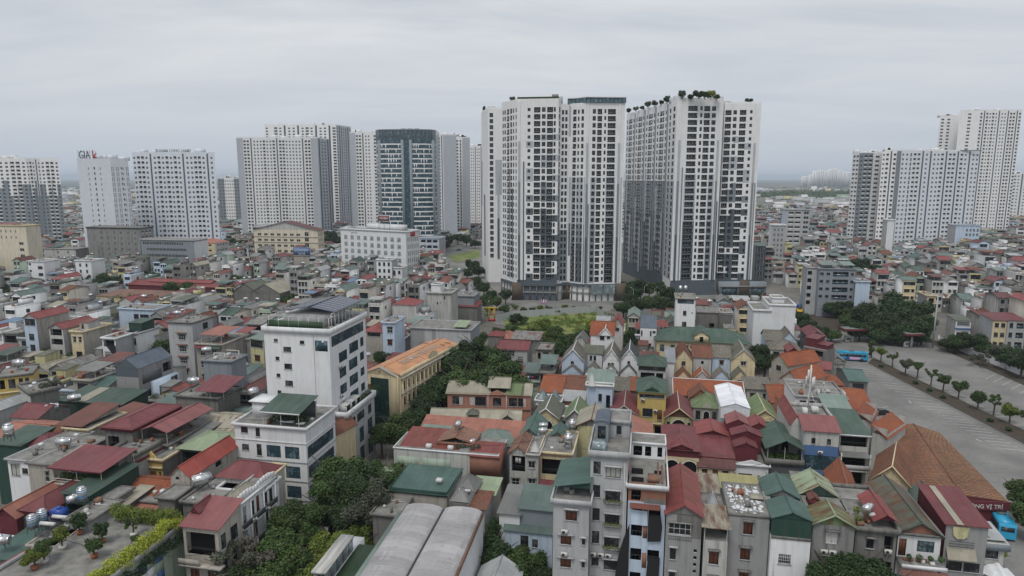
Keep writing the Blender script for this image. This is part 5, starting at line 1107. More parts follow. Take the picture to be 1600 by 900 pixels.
for i,(x,y,x1) in enumerate([(1206,562,1231),(1219,590,1250)]):house(['orange tiled terraced house right of the dark trees, upper of two','orange tiled terraced house right of the dark trees, lower of two'][i],(x,y),(x1,y+8),10.5,12,BE,BE,left=[(.1+.2*j,.22+.2*j,1,2.6,'w',2,3.3) for j in range(4)],front=[(.3,.6,1,2.4,'w')],roofs=[R('gy','t:tile',2.4,0)])
house('wine-red sheet shed on the roofs at the top of the terraced row',(1232,548),1248,12,6,'w:redwall',roofs=[R('gy',RW,1,0)]);house('boxy red rooftop shed nearest the bus',(1255,541),(1290,548),10.5,6,OC,OC,vols=[V((0,.5,.2,1),2.6,'w:redwall',R('mono',RW,.4)),V((.5,1,.2,.8),1.3,'w:redwall',R('mono',RW,.3))],front=[(.1,.4,.5,2,'h'),(.5,.9,.5,2,'h')])
house('low house with a flat red sheet roof just left of the bus',(1255,573),(1298,578),8.5,6,OC,roofs=[R('mono','r:red',.7,0,oh=.2)]);house('small orange roofed house with a silver dish below the flat red roof',(1262,598),1318,8.5,8,OC,roofs=[R('hip','t:tile',1.8,0)])
house('pale house end with an orange ridge by the grey rooftop full of air conditioners',(1242,612),(1275,618),11,8,LG,WH,roofs=[R('gy','t:tile',1.8,0)],front=[(.4,.6,1,2.6,'w')])
# white gable row
for i,(x0,x1,lab,k,rk,ty) in enumerate([(878,912,'pale blue house with a round window, leftmost of the white gable row',PB,'t:greytile','r'),(913,941,'white house with a mossy flat eave, second in the white gable row',WH,'t:greytile','w'),(942,968,'white house with twin small windows, third in the white gable row',WH,'t:greytile','w'),(969,997,'white house with a slate roof and round window, right end of the white gable row',WH,'t:darktile','r')]):
    g=i != 1;house(lab,(x0,562 if g else 551),x1,11,10,k,k,front=([(.38,.58,.1,1.3,'r')] if ty == 'r' else [(.3,.45,.8,2.2,'w'),(.52,.67,.8,2.2,'w')]),roofs=[R('gy',rk,3.2,0,oh=.3,trim=WH) if g else R('gx','r:olive',1.6,0,oh=.3)])
    house(['grey porch gable below the pale blue round-window house','grey porch gable below the mossy-eaved white house','grey porch gable below the twin-window white house','slate porch gable below the slate-roofed white house'][i],(x0+1,582),x1-3,8,4.5,k,k,roofs=[R('gy',rk,2.2,0,oh=.2)],name='porch_house',cat='house')
house('tall white house with bright orange tiled roof and front gable above the white gables',(923,522),959,15.5,9,WH,WH,front=[(.4,.6,.3,1.6,'w'),(.7,.85,.3,1.2,'w')],roofs=[R('gx','t:tile',3.0,0,oh=.3)],extra=lambda ro,W_,d,h:(lambda m:(roof(m,'gy','t:tile',W_*.32,W_*.95,-.3,4,h-.2,2.4,oh=.2,gm=WH,trim=WH),m.build('front_gable',ro)))(MB()))
house('slim grey house with a red gable right of the tall orange-roofed house',(956,507),973,15.5,9,OW,BE,roofs=[R('gy','r:red',2.2,0)],front=[(.3,.7,1,2,'w')])
house('little white dormer house with a grey gable left of the orange-roofed house',(898,533),916,13,7,OW,roofs=[R('gy','r:grey',1.8,0)])
house('long orange tiled roof left of the sky-blue house',(844,611),877,9,(584,),OW,roofs=[R('gx','t:tile',1.8,0)]);house('patchy orange tiled roof touching the sky-blue house',(879,611),912,9,(585,),OW,roofs=[R('gx','t:oldtile',1.6,0)])
def pyrx(root,Wd,d,h):
    for i in (0.06,.56):m=MB();roof(m,'pyr','g:pale',Wd*i,Wd*(i+.36),.4,2.6,h+.25,2.0,oh=0);m.build('glass_pyramid',root)
house('white parapet roof with two glass pyramids',(837,625),876,10.5,4,WH,WH,rects=[(0,1,1.2,20,'w:redwall')],roofs=[R('flat','f:paper',.2,gm=WH,oh=.3)],extra=pyrx)
house('grey low roofs right of the glass pyramids',(878,625),912,9.5,6,'w:brick',roofs=[R('mono','r:palegrey',.5)])
def skyx(root,Wd,d,h):
    m=MB();roof(m,'pyr',WF,.3,1.9,-.9,.4,h+.05,2.6,oh=0);m.build('white_spire',root)
    for i in range(4):link('pot_plants',leafmesh('pot_plants',[(.8+i*1.5,-1.2,h-6.2)],[.5],200,.13,i+70,'dark'),root)
house('sky-blue house with a sea-green roof, white spire and plant-lined balcony',(917,601),957,13.5,8,PB,PB,front=[(.46,.6,2.0,3.8,'w'),(.76,.92,2.2,5.2,'h')],roofs=[R('mono','r:seagreen',1.4,.0,(0,1,.2,1)),R('flat','f:paper',.2,0,(0,1,0,.2),gm=WH)],balc=[(-.05,1.05,6.6,2.0,WH)],extra=skyx)
house('rough stone-grey flat roof between the sky-blue house and the green-roofed terrace',(958,609),982,9,7,OC,roofs=[R('mono','t:greytile',1.2)]);house('small orange tiled strip left of the green-roofed terrace house',(982,609),997,9,7,OC,roofs=[R('mono','t:tile',1.2)])
house('dark mouldy house with white finial below the stone-grey roof',(958,625),990,8.5,5,OC,roofs=[R('hip','t:oldtile',1.4)])
house('house with a dark green roof holding silver tanks over an open top floor',(997,570),1041,13,8,OW,OW,front=[(.02,.98,.3,1.4,'w'),(.1,.6,1.9,3.4,'h'),(.65,.9,1.9,4,'h')],roofs=[R('hip','r:green',2.0,.0,oh=.3)])
house('grey-roofed white house touching the dark green roof with tanks',(1041,565),1054,11.5,9,WH,WH,roofs=[R('mono','r:steel',1.6)])
# row between
house('house with open dark balcony and laundry under a rusty brown gable',(796,707),841,12.2,9,OW,OW,front=[(.08,.55,.5,3.3,'h'),(.66,.9,1.2,2.6,'W'),(.08,.35,4.6,6.2,'W'),(.66,.92,4.4,6.6,'W'),(.08,.4,7.8,9.5,'W')],roofs=[R('gy','r:rust:.7',1.3,0,(-.02,.62,0,.8)),R('flat','f:concrete_deck',.2,0,(.62,1,0,1))],balc=[(0,1,7.1,1.0,BE,2,3.3)],
    extra=lambda ro,W_,d,h:(lambda m:(roof(m,'pyr','f:acwhite',W_*.7,W_*.98,.8,2.4,h+.2,1.5,oh=0),m.build('skylight_pyramid',ro),bxs(ro,[('laundry',WF,[(1.0,1.5,.35,.38,h-2.0,h-1.0),(1.6,2.0,.35,.38,h-2.1,h-1.0)])])))(MB()))
house('house with a brown gravel roof above a deep open terrace and small dark awning',(844,706),893,12,10,CR,OW,front=[(.05,.93,1.2,4.0,'h'),(.12,.6,6.5,9.6,'d')],roofs=[R('flat','r:rust',.3,gm=CR)],awn=[(.05,.95,5.2,1.2,'r:rust')],bands=[(0,.5,.15,CR)])
house('teal gable roof with two steel tanks above the rusty brown gable',(812,680),843,12,9,OC,roofs=[R('gy','r:teal',1.6,0)]);house('little teal gable roof left of the cream ribbed house',(858,682),884,12,5,OC,roofs=[R('gy','r:teal',1.2,0)])
tank(849,671,12.3,'h',.1,1,'upper steel tank of the pair beside the teal gable roof');tank(848,679,12.3,'h',.1,1,'lower steel tank of the pair beside the teal gable roof');tank(894,674,12.3,'V',0,1.1,'steel tank beside the cream ribbed house, upper of two');tank(888,700,12.3,'V',0,1.25,'large upright steel tank on the brown gravel roof')
for x0,x1,y,k,rk,lab in [(834,872,650,CR,'r:olive','olive gabled house with a white-trimmed front left of the cream ribbed house'),(884,912,652,OW,'r:mossgreen','mossy gabled house half hidden behind the cream ribbed house')]:
    house(lab,(x0,y),x1,10,9,k,k,front=[(.2,.8,.6,2.6,'a')],roofs=[R('gy',rk,2.0,0,trim=WH,oh=.4)])
house('small white flat porch house between the two olive gables',(872,650),885,9,6,WH,WH,front=[(.1,.9,1.0,3,'h')],roofs=[R('flat','f:paper',.3,gm=WH)])
house('pale blue-walled house with two grey-green sheet roofs beside the garden trees',(789,826),863,8.5,(795,),PB,PB,front=[(.33,.5,.8,2.6,'w'),(.58,.7,1.2,2.5,'w'),(.82,.9,5.0,7.4,'w')],roofs=[R('mono','r:greygreen',1.5,0,oh=.3)],vols=[])
house('raised grey-green shed roof above the pale blue-walled house',(812,792),864,11.5,5,MS,roofs=[R('mono','r:greygreen',1.2,0)]);house('white shed wall with a grey sheet roof next to the vaulted hall',(780,800),812,10.5,8,WH,WH,roofs=[R('mono','r:grey',.6,0)],front=[(.3,.5,4,6,'w')])
# ------------------------------------------------------------------ centre left
def vaulthall():
    a=-.165;c,s=math.cos(a),math.sin(a);bl=P(635,788,13);d=30;A=(bl[0]+s*d,bl[1]-c*d);Wd=11.4
    root=empty('vaulted_hall',(*A,0),a);tag(root,'hall roofed by two long translucent grey vaults at the bottom of the photo','hall');FOOT.append(footprint(*A,a,-7,Wd,0,d));m=MB();its=[]
    facade(m,(Wd,0),math.pi/2,d,0,12.6,[(4,5.4,6,9,'w'),(7,8.2,6,9,'w'),(13,14.2,5,8,'w')],WH,items=its);facade(m,(0,0),0,Wd,0,12.6,[],OW);m.poly([(Wd,d,0),(0,d,0),(0,d,12.6),(Wd,d,12.6)],CO);m.poly([(0,d,0),(0,0,0),(0,0,12.6),(0,d,12.6)],WH);m.poly([(0,0,12.5),(Wd,0,12.5),(Wd,d,12.5),(0,d,12.5)],AS);m.build('wall',root)
    for x0,x1 in ((0,5.55),(5.75,11.3)):
        b=MB();n=12;pts=[((x0+x1)/2-(x1-x0)/2*math.cos(math.pi*i/n),12.7+.7*math.sin(math.pi*i/n)) for i in range(n+1)];k=15
        b2=MB()
        for j in range(k):
            y0,y1=d*j/k,d*(j+1)/k-.015
            q=MB()
            for i in range(n):p_,r_=pts[i],pts[i+1];q.poly([(p_[0],y0,p_[1]),(r_[0],y0,r_[1]),(r_[0],y1,r_[1]),(p_[0],y1,p_[1])],'r:poly')
            q.build('vault_panel',root)
        b2.poly([(p[0],d,p[1]) for p in pts],CO);b2.poly([(p[0],.1,p[1]) for p in pts][::-1],'r:rust');b2.build('vault_ribs',root)
    g=MB();g.box(5.55,5.75,0,d,12.4,12.8,'f:frame');g.box(11.3,11.55,0,d,12.3,12.75,'r:rust:.5');g.box(-.9,-.05,0,d-1,12.0,12.3,'r:seagreen');g.build('gutter',root)
    t=MB();t.box(-5.0,-.9,0,d-6,9.5,9.7,'r:turf');t.build('green_turf_strip',root);w=MB();w.box(-6.9,-5.0,0,d-4,0,9.6,WH);w.build('side_block',root)
    for y0,y1 in ((-1,9),(13.5,22.5)):
        s_=MB();s_.box(-6.9,-5.0,y0,y1,11.6,11.85,OW);s_.build('slab_canopy',root)
        for j in range(int((y1-y0)/1.8)):p=MB();p.box(-6.7,-6.55,y0+.3+j*1.8,y0+1.9+j*1.8,9.6,11.6,LG);p.box(-5.3,-5.2,y0+.3+j*1.8,y0+1.8+j*1.8,9.7,11.6,'g:pale');p.build('screen_panel',root)
    put_windows(root,its)
vaulthall()
def tealx(root,Wd,d,h):
    bxs(root,[('roof_box',WF,[(Wd*.72,Wd*.82,d*.3,d*.4,h+.8,h+1.3)])]);m=MB();m.box(-3.8,.5,-3.5,1.0,h-4.2,h-3.9,'r:brownred')
    for x in (-3.7,-1.6,.4):m.box(x-.06,x+.06,-3.5,-3.4,h-4.2,h-1.2,WF)
    m.box(-3.8,.5,-3.5,-3.42,h-1.3,h-1.2,WF);m.build('rusty_terrace_frame',root)
house('building with a wide plain teal sheet roof sloping to the camera above the vaulted hall',(608,767),698,10.5,(730,),BE,OW,roofs=[R('mono','r:teal',.4,.2,gm='r:teal',oh=.2,trim='r:darkgreen')],bands=[(-.7,.9,.02,'w:greenwall')],extra=tealx)
house('pale green awning roof left of the wide teal roof',(585,757),612,9,5,OC,roofs=[R('mono','r:lightgreen',.8)]);house('cement block with a bare deck at the lower left of the teal roof',(582,802),622,9.6,6,OC,OC,roofs=[R('flat',AS,.2)])
house('dark roof terrace with two grey pyramid tarpaulins right of the teal roof',(702,785),732,11,8,OC,OW,roofs=[R('pyr','r:grey',1.4,.3,(.1,.9,.05,.4)),R('pyr','r:grey',1.6,.3,(.05,.95,.5,.98))]);house('brown tiled low roof with a solar heater by the vaulted hall',(718,791),757,10.5,5,OW,OW,roofs=[R('mono','t:oldtile',.3)]);tank(725,779,11.0,'s',-.2,.9,'solar water heater on the brown tiled roof beside the vaulted hall')
house('small pale green roof tucked against the long white wall',(735,769),772,10.5,5,OW,BE,roofs=[R('mono','r:lightgreen',.4)])
def l3x(root,Wd,d,h):
    m=MB();m.box(Wd*.74,Wd*1.02,-.4,4,h-4.0,h-.2,'w:brick');roof(m,'mono','r:red:.6',Wd*.74,Wd*1.02,-.4,4,h-.2,.8,oh=.25,gm='w:brick');m.build('rusty_penthouse',root)
    bxs(root,[('wall_niche','w:palegreen',[(Wd*.03,Wd*.25,-.02,-.001,h-4.0,h-1.6),(Wd*.28,Wd*.55,-.02,-.001,h-4.0,h-1.6)]),('dormer_box',WF,[(Wd*.31,Wd*.36,.3,.9,h,h+.8),(Wd*.52,Wd*.57,.3,.9,h,h+.8)])])
    for i in range(5):link('pot_plants',leafmesh('pot_plants',[(Wd*.6+i*.9,1.5+(i % 3)*.6,h+.4)],[.5],180,.12,i+90,'grey'),root)
house('long white house with green arched niches, rusted red roof and a rusty penthouse',(615,698),778,12.5,7.5,OW,BE,front=[(.10,.16,2.1,3.2,'w'),(.38,.45,2.1,3.2,'w')],roofs=[R('mono','r:red:.7',1.0,0,(.06,.6,.1,1))],bands=[(0,.3,.12,WH)],extra=l3x)
house('pale sea-green lean-to roof at the left of the salmon strip',(648,687),690,12,6,WH,roofs=[R('mono','r:seagreen',.7)]);house('white stair house with grey open deck amid the pale sea-green roofs',(686,691),738,13,5,WH,WH,roofs=[R('flat',AS,.3,gm='w:brick'),R('gy','r:rust:.5',.9,.4,(0,1,0,1),posts=.4)],front=[(.45,.6,.8,2,'w')])
tank(716,670,14.4,'h',1.3,1.1,'steel tank on the white stair house amid the pale sea-green roofs');tank(738,695,12.6,'h',.9,.8,'small steel tank near the rusty penthouse')
house('house with a wide pale sea-green hipped sheet roof below the salmon strip',(741,692),795,11,7,PB,WH,roofs=[R('hip','r:seagreen',1.6)])
house('long low building with a salmon-red sheet roof strip',(656,673),812,11,5,OW,'w:brick',roofs=[R('mono','r:salmon',1.4)]);house('long olive-grey sheet roof with a small dormer, above the salmon strip',(672,655),(812,659),10.0,6,OC,OC,roofs=[R('gx','r:beige',1.4),R('gy','r:beige',1.6,0,(.75,.98,-.05,.5)),R('hip','r:olive',.8,1.2,(.42,.52,.1,.4))])
house('long salmon-brick two-storey building with shuttered windows and olive-grey roof',(699,613),(829,617),9.5,8,'w:pink',OW,name='brick_building',front=[(.06,.14,.9,2.9,'w'),(.14,.185,.9,2.9,'S'),(.27,.33,.9,2.9,'S'),(.335,.465,.9,3.1,'w'),(.55,.65,1.0,3.0,'w'),(.74,.84,.9,3.0,'w'),(.85,.91,.9,3.0,'w'),(.915,.945,.9,3.0,'S')],bands=[(.0,.25,.15,'w:brick','F'),(3.6,.3,.2,'w:brick','F')],
    roofs=[R('gx','r:beige',1.7,0,(0,.5,0,1),oh=.4),R('gx','r:beige',1.5,1.5,(.5,.74,.1,.8)),R('gx','r:mossgreen',1.5,0,(.72,.9,0,1)),R('gx','r:beige',1.5,0,(.9,1,0,1))],extra=chain(ped('w:pink',.5,.7,.9,.3),lambda ro,W_,d,h:bxs(ro,[('downpipe',WF,[(W_*q,W_*q+.12,-.3,-.2,h-6,h-.2) for q in (.49,.71)])])))
# white office tower
def offx(root,Wd,d,h):
    m=MB();m.box(.2,12,1,1.15,h+.4,h+1.9,'r:turf');m.build('green_hoarding',root)
    q=MB();q.box(2.0,Wd-3,4,d-3,h,h+2.6,LG);q.build('upper_storey',root)
    s=MB()
    roof(s,'gy','f:solar',3,Wd-.5,3.5,d-1,h+3.6,.8,oh=.3);s.build('solar_roof',root)
    for i in range(1,8):
        for sx in (0,1):x0,x1=(2.8,(3+Wd-.5)/2) if sx == 0 else ((3+Wd-.5)/2,Wd-.3);b=MB();y=3.4+(d-4.4)*i/8;z0,z1=(h+3.5,h+4.45) if sx == 0 else (h+4.45,h+3.5);b.poly([(x0,y,z0+.06),(x1,y,z1+.06),(x1,y+.09,z1+.06),(x0,y+.09,z0+.06)],WF);b.build('panel_joint',root)
    f=MB()
    for i in range(6):f.box(.5,Wd-.4,1.0+i*.9,1.08+i*.9,h+2.7,h+2.78,WF)
    for i in range(7):f.box(.5+i*(Wd-1)/6,.58+i*(Wd-1)/6,1.0,5.6,h+2.62,h+2.7,WF);f.box(.5+i*(Wd-1)/6,.58+i*(Wd-1)/6,1.0,1.08,h,h+2.65,WF)
    for i in range(9):f.box(Wd-.5,Wd-.4,2+i*1.6,2.1+i*1.6,h,h+3.4,WF)
    f.box(Wd-.5,Wd-.4,2,d-1,h+3.3,h+3.4,WF);f.build('pergola_frame',root)
    for i in range(3):link('air_conditioner',acmesh(),root,(.6+i*1.4,.2,h+.1),0)
    for i in range(5):link('air_conditioner',acmesh(),root,(Wd-.6,2.5+i*2.6,h+.1),math.pi/2)
    bxs(root,[('corner_window','g:blue',[(Wd*.78,Wd*.97,-.03,-.001,h-3.6,h-1.5)]),('cable','f:frame',[(Wd*.76,Wd*.76+.05,-.03,-.001,h-20,h-.5)])])
house('tall white office block with a solar-panelled roof, largest building at centre left',(412,516),514,30.5,17,WH,WH,name='office_block',cat='office block',
    front=[(.15,.21,1.6,2.2,'w'),(.29,.41,3.1,4.1,'w'),(.55,.62,1.7,2.4,'w'),(.16,.22,5.2,5.9,'w',5,3.45),(.29,.41,6.5,7.6,'w',6,3.45)],right=[(.05,.93,.9,3.0,'c'),(.22,.44,4.9,7.0,'c'),(.50,.76,4.2,6.4,'c'),(.82,.92,4.2,6.2,'c'),(.22,.40,8.2,10.2,'c',4,3.45),(.48,.72,7.6,9.8,'c',4,3.45),(.80,.92,7.4,9.2,'c',4,3.45)],roofs=[R('flat',AS,.9,gm=WH)],extra=offx,rac=[(.2,8.0),(.2,14)])
def annx(root,Wd,d,h):
    for i in range(3):m=MB();m.box(Wd-2.2,Wd-.6,1.5+i*2.4,3.3+i*2.4,h+.1,h+1.9,'f:acwhite');m.box(Wd-.6,Wd-.58,1.7+i*2.4,3.1+i*2.4,h+.4,h+1.6,'g:hole');m.build('chiller_unit',root)
    for i in range(5):link('roof_plants',leafmesh('roof_plants',[(Wd-1.0,9+i*2.0,h+.6)],[.8],240,.14,i+130,'mid'),root)
house('pale grey annex with rooftop chillers at the foot of the tall white office block',(522,650),541,13.5,(616,),LG,LG,name='office_annex',cat='annex',right=[(.1,.3,1.2,3.0,'w'),(.36,.62,1.2,3.0,'w'),(.75,.88,1.2,3.2,'w'),(.06,.3,5.0,8.2,'c'),(.42,.58,4.6,7.8,'c'),(.72,.9,4.2,7.6,'c'),(.06,.28,9.2,12.2,'c'),(.42,.58,8.8,12,'c'),(.72,.9,8.5,12,'c')],roofs=[R('flat',AS,1.0,gm=WH)],extra=annx)
# white modern five storey block
def w5x(root,Wd,d,h):
    m=MB();roof(m,'mono','r:green',Wd*.42,Wd*.93,-.3,6,h+2.9,1.0,oh=.35,gm=None,trim=WH,posts=2.9);m.build('canopy',root)
    q=MB();q.box(Wd*.08,Wd*.34,4,7.5,h,h+2.8,WH);roof(q,'flat',AS,Wd*.05,Wd*.38,3.6,7.9,h+2.95,.0,gm=WH);q.box(Wd*.05,Wd*.38,3.6,7.9,h+2.8,h+3.0,WH);q.build('upper_storey',root);v=MB();v.box(Wd*.343,Wd*.35,5,6.5,h+.8,h+2.3,'g:pale');v.build('window',root)
    bxs(root,[('garden_table',WF,[(Wd*.62,Wd*.8,.6,1.6,h+.7,h+.8),(Wd*.85,Wd*.95,.5,1.4,h+.6,h+.7)]),('back_wall','w:darkgrey',[(Wd*.2,Wd*.92,6,6.2,h,h+2.9)])])
    for i in range(8):link('terrace_plants',leafmesh('terrace_plants',[(Wd*.5+i*Wd*.06,1.4+(i % 3),h+.9)],[.6],200,.13,i+150,'dark'),root)
    bxs(root,[('roof_rail',RL,[(.1,Wd*.4,.1,.14,h+.9,h+.95),(.1,.14,.1,8,h+.9,h+.95)])])
house('white five-storey block with long window bands and a green terrace canopy',(366,662),477,17.5,11,WH,WH,name='white_block',cat='office block',
    front=[(.09,.19,.2+3.4,1.3+3.4,'w'),(.09,.19,.4,1.5,'w'),(.3,.36,.3,2.0,'w'),(.3,.37,3.4,5.5,'w'),(.44,.64,3.4,5.6,'c'),(.70,.90,3.4,5.6,'c'),(.46,.64,7.0,9.1,'c'),(.70,.90,7.0,9.2,'c'),(.70,.90,10.6,12.8,'c'),(.46,.64,10.6,12.8,'c'),(.70,.90,14.2,16.2,'c')],right=[(.04,.92,3.4,5.6,'c'),(.04,.92,7.0,9.2,'c'),(.04,.92,10.6,12.8,'c'),(.04,.92,14.0,16.4,'h')],roofs=[R('flat',AS,.35,gm=WH)],bands=[(2.6,.15,.12,WH),(6.1,.15,.12,LG),(9.6,.15,.12,LG),(13.1,.15,.12,LG)],extra=w5x)
tank(396,618,20.6,'h',1.0,1.1,'steel tank on the stair tower of the white five-storey block');
house('brick-red gabled porch house between the white block and the grey annex',(504,673),(524,677),12,6,CR,CR,roofs=[R('gy','t:oldtile',1.5)],front=[(.3,.7,1,3,'h')])
# cream official building with the orange roof
def polx(root,Wd,d,h):
    m=MB();m.box(.5,Wd-.5,-.8,0,0,h+.4,CR);m.poly([(1.0,-.82,h+.4),(Wd-1,-.82,h+.4),(Wd/2,-.82,h+2.1)],CR);m.poly([(Wd-1,.0,h+.4),(1.0,.0,h+.4),(Wd/2,.0,h+2.1)],CR);m.plate([(.8,-1,h+.4),(Wd/2,-1,h+2.2),(Wd/2,.2,h+2.2),(.8,.2,h+.4)][::-1],.1,BE);m.plate([(Wd/2,-1,h+2.2),(Wd-.8,-1,h+.4),(Wd-.8,.2,h+.4),(Wd/2,.2,h+2.2)][::-1],.1,BE)
    for i in range(12):
        a,b=2*math.pi*i/12,2*math.pi*(i+1)/12;m.poly([(Wd/2,-.86,h+1.1),(Wd/2+.35*math.cos(a),-.86,h+1.1+.35*math.sin(a)),(Wd/2+.35*math.cos(b),-.86,h+1.1+.35*math.sin(b))],'r:orange')
    m.build('portico',root);f,p=winpair('e',4.6,11.5);q=MB();bars(q,4.8,11.5,4,9,'f:frame',.08);p2=MB();p2.poly([(.05,.03,.05),(4.75,.03,.05),(4.75,.03,11.4),(.05,.03,11.4)],'g:green');o=q.build('glass_front',root,(Wd/2-2.4,-.95,h-11.9));p2.build('pane',o)
    for y0,y1,z in ((1.0,1.5,h-1.2),(-1,.2,h-4.9)):pass
    r=MB();n=15
    for i in range(n):y=.5+(d-1)*i/n;r.box(Wd-.02,Wd+.22,y,y+.4,0,h-.35,CR)
    r.box(Wd,Wd+.5,0,d,h-.5,h-.1,BE);r.box(Wd-.2,Wd+.05,0,d,h,h+.9,CR);r.box(Wd,Wd+.35,0,d,h-4.2,h-3.9,BE);r.build('cornice',root)
    pm=MB();yc=d*.5;N_=10;pts=[(yc-3,h+.9),(yc+3,h+.9)]+[(yc+2.4*math.cos(math.pi*i/N_),h+.9+1.5*math.sin(math.pi*i/N_)) for i in range(N_+1)];pm.poly([(Wd+.1,a,b) for a,b in pts],CR);pm.poly([(Wd-.15,a,b) for a,b in pts][::-1],CR);pm.build('round_pediment',root)
    bxs(root,[('roof_seam','r:rust',[(.3,Wd*.8,d*.82,d*.82+.2,h+1.15,h+1.3),(Wd*.3,Wd*.85,d*.9,d*.9+.2,h+1.15,h+1.3)])])
    s='TRƯỜNG TIỂU HỌC';L_=math.hypot(1.4,Wd/2)
    o=text(root,s,2.1,BE,(0,0,0),(0,0,0),ext=.02);t=math.atan2(1.4,Wd/2);o.matrix_local=Matrix.Translation((Wd*.72,d*.48,h+.35+1.4*.56+.12)) @ Matrix.Rotation(t,4,'Y') @ Matrix.Rotation(math.pi/2,4,'Z')
house('cream official building with an orange sheet roof, pediments and a tall dark glass bay',(567,583),(626,590),14,33,CR,CR,name='official_building',cat='building',angle=None,
    right=[(.03+i*.066,.062+i*.066,1.3,3.3,'h' if i % 4 else 'w') for i in range(14)]+[(.03+i*.066,.062+i*.066,5.1,7.1,'w') for i in range(14)]+[(.03+i*.066,.062+i*.066,8.9,10.9,'w') for i in range(14)],roofs=[R('gy','r:orange',1.4,.35,oh=.1,gm=CR,r=(.02,.97,.02,.98))],bands=[],extra=polx)
house('cream side wing with a wine roof left of the dark glass bay',(560,606),572,11.5,12,CR,CR,roofs=[R('mono',RW,1.6)],front=[(.1,.9,1,2.8,'w')]);tank(573,560,14,'h',.3,1.2,'pinkish-white round tank above the cream side wing')

# ------------------------------------------------------------------ left side, near to far
H_=house
def gardenx(root,Wd,d,h):
    r=random.Random(9)
    for i in range(11):      # blue and white square cladding under the hedge
        for j in range(3):m=MB();m.box(Wd+.003,Wd+.08,i*1.5+6,i*1.5+7.48,h-5.5+j*1.4,h-4.12+j*1.4,[WH,'w:blue','w:palegreen'][(i+j+(i*j) % 2) % 3 if (i+j) % 2 else 0 if i % 2 else 1]);m.build('facade_panel',root)
    C=[(Wd-.4+r.uniform(-.5,.5),-3+i*.55,h+.7+r.uniform(-.2,.6)) for i in range(54)];link('boundary_hedge',leafmesh('boundary_hedge',C,[.95]*54,20000,.11,3,'yellow'),root)
    C=[(Wd+.3+r.uniform(-.3,.3),-3+i*1.1,h-.9-r.uniform(0,1.2)) for i in range(28)];link('hanging_creeper',leafmesh('hanging_creeper',C,[.8]*28,8000,.12,4,'dark'),root)
    C=[(Wd-1-i*.8,d-1.0+r.uniform(-.4,.4),h+.9+r.uniform(-.2,.8)) for i in range(12)];link('back_hedge',leafmesh('back_hedge',C,[1.1]*12,7000,.12,5,'light'),root)
_q=P(287,818,11.5);_f=(_q[0]-27*.199,_q[1]-27*.98);_l=(_f[0]-14.5*.98,_f[1]+14.5*.199)
H_('roof garden terrace edged by a bright yellow-green hedge over blue and white panels',_l,_f,11.5,27,LG,'w:palegreen',name='garden_roof_building',cat='building',world=True,roofs=[R('flat','f:asphalt',.5,gm=LG)],extra=gardenx)
H_('low deck with water tanks and solar heaters left of the roof garden',(45,851),(86,853),11.5,8,'w:darkgrey','w:darkgrey',roofs=[R('flat',AS,.15,gm=BE,oh=.3)],front=[(.05,.95,.5,3,'h')])
tank(52,832,11.7,'v',0,1.15,'blue-striped upright tank nearest the left edge, front of the pair');tank(68,823,11.7,'v',0,1.15,'blue-striped upright tank behind its twin on the tank deck');tank(71,836,11.7,'s',-.15,1.1,'solar water heater nearer the camera on the tank deck');tank(90,825,11.7,'s',-.15,1.1,'solar water heater farther back on the tank deck')
def bluetank(px,py,h):
    x,y=P(px,py,h);r=empty('plastic_water_tank',(x,y,h),-.3);tag(r,'square blue plastic water tank behind the solar heaters','water tank');m=MB();m.box(-.95,.95,-.7,.7,0,1.5,'f:plasticblue')
    for i in range(5):m.box(-.9+i*.38,-.72+i*.38,-.76,.76,.1,1.45,'f:plasticblue')
    m.tube((0,0,1.5),(0,0,1.75),.3,'f:plasticblue',10);m.build('tank_body',r)
bluetank(94,810,11.9)
H_('corrugated grey shed with tanks on its flat top beside the roof garden',(103,810),137,13,6,'r:palegrey','r:palegrey',roofs=[R('flat',AS,.1,gm=OC)]);tank(130,790,13.2,'v',0,1.25,'blue-striped upright tank on the corrugated grey shed');tank(116,788,13.2,'h',.9,1.1,'steel tank lying beside the striped tank on the grey shed')
H_('long beige lean-to roof between the grey shed and the roof garden',(150,808),168,11,9,'w:darkgrey',roofs=[R('mono','r:beige',.7)])
H_('stone-walled house with a wine-red gable roof at lower left',(32,796),70,12,11,OC,OW,roofs=[R('hip',RW,1.3,.1)],bands=[(0,.9,.03,'w:redwall')]);H_('house with a pale salmon gable roof at the left edge, lower part',(-8,803),25,11.5,11,'w:redwall',roofs=[R('gy','r:salmon',1.3)])
H_('teal sheet roof at the bottom left corner',(-20,868),42,9,8,OC,roofs=[R('mono','r:teal',.8)]);H_('pink and green striped sheet roof at the very bottom left',(-15,893),45,9.5,8,OC,OC,roofs=[R('monox','r:pinkred',.5,0,(0,.75,0,1)),R('monox','r:lightgreen',.3,.35,(.75,1.1,0,1))]);tank(4,855,10,'h',.1,1.3,'white horizontal tank at the bottom left edge')
H_('low building behind a white balustrade at the left edge',(-10,840),45,8.5,6,OW,OW,roofs=[R('flat',AS,.9,gm=WH)])
def cornx(root,Wd,d,h):
    m=MB();roof(m,'gy',RW,Wd*-.02,Wd*.22,d*.35,d*1.0,h+.9,.8,oh=.1,gm='w:redwall');m.build('upper_roof',root);bxs(root,[('balcony_slab',BE,[(-.2,Wd+.8,-1.2,-.003,h-5.6,h-5.3),(-.2,Wd+.8,-1.2,-.003,h-9.2,h-8.9)]),('balcony_rail',BE,[(-.2,Wd*.55,-1.2,-1.05,h-5.3,h-4.4)])])
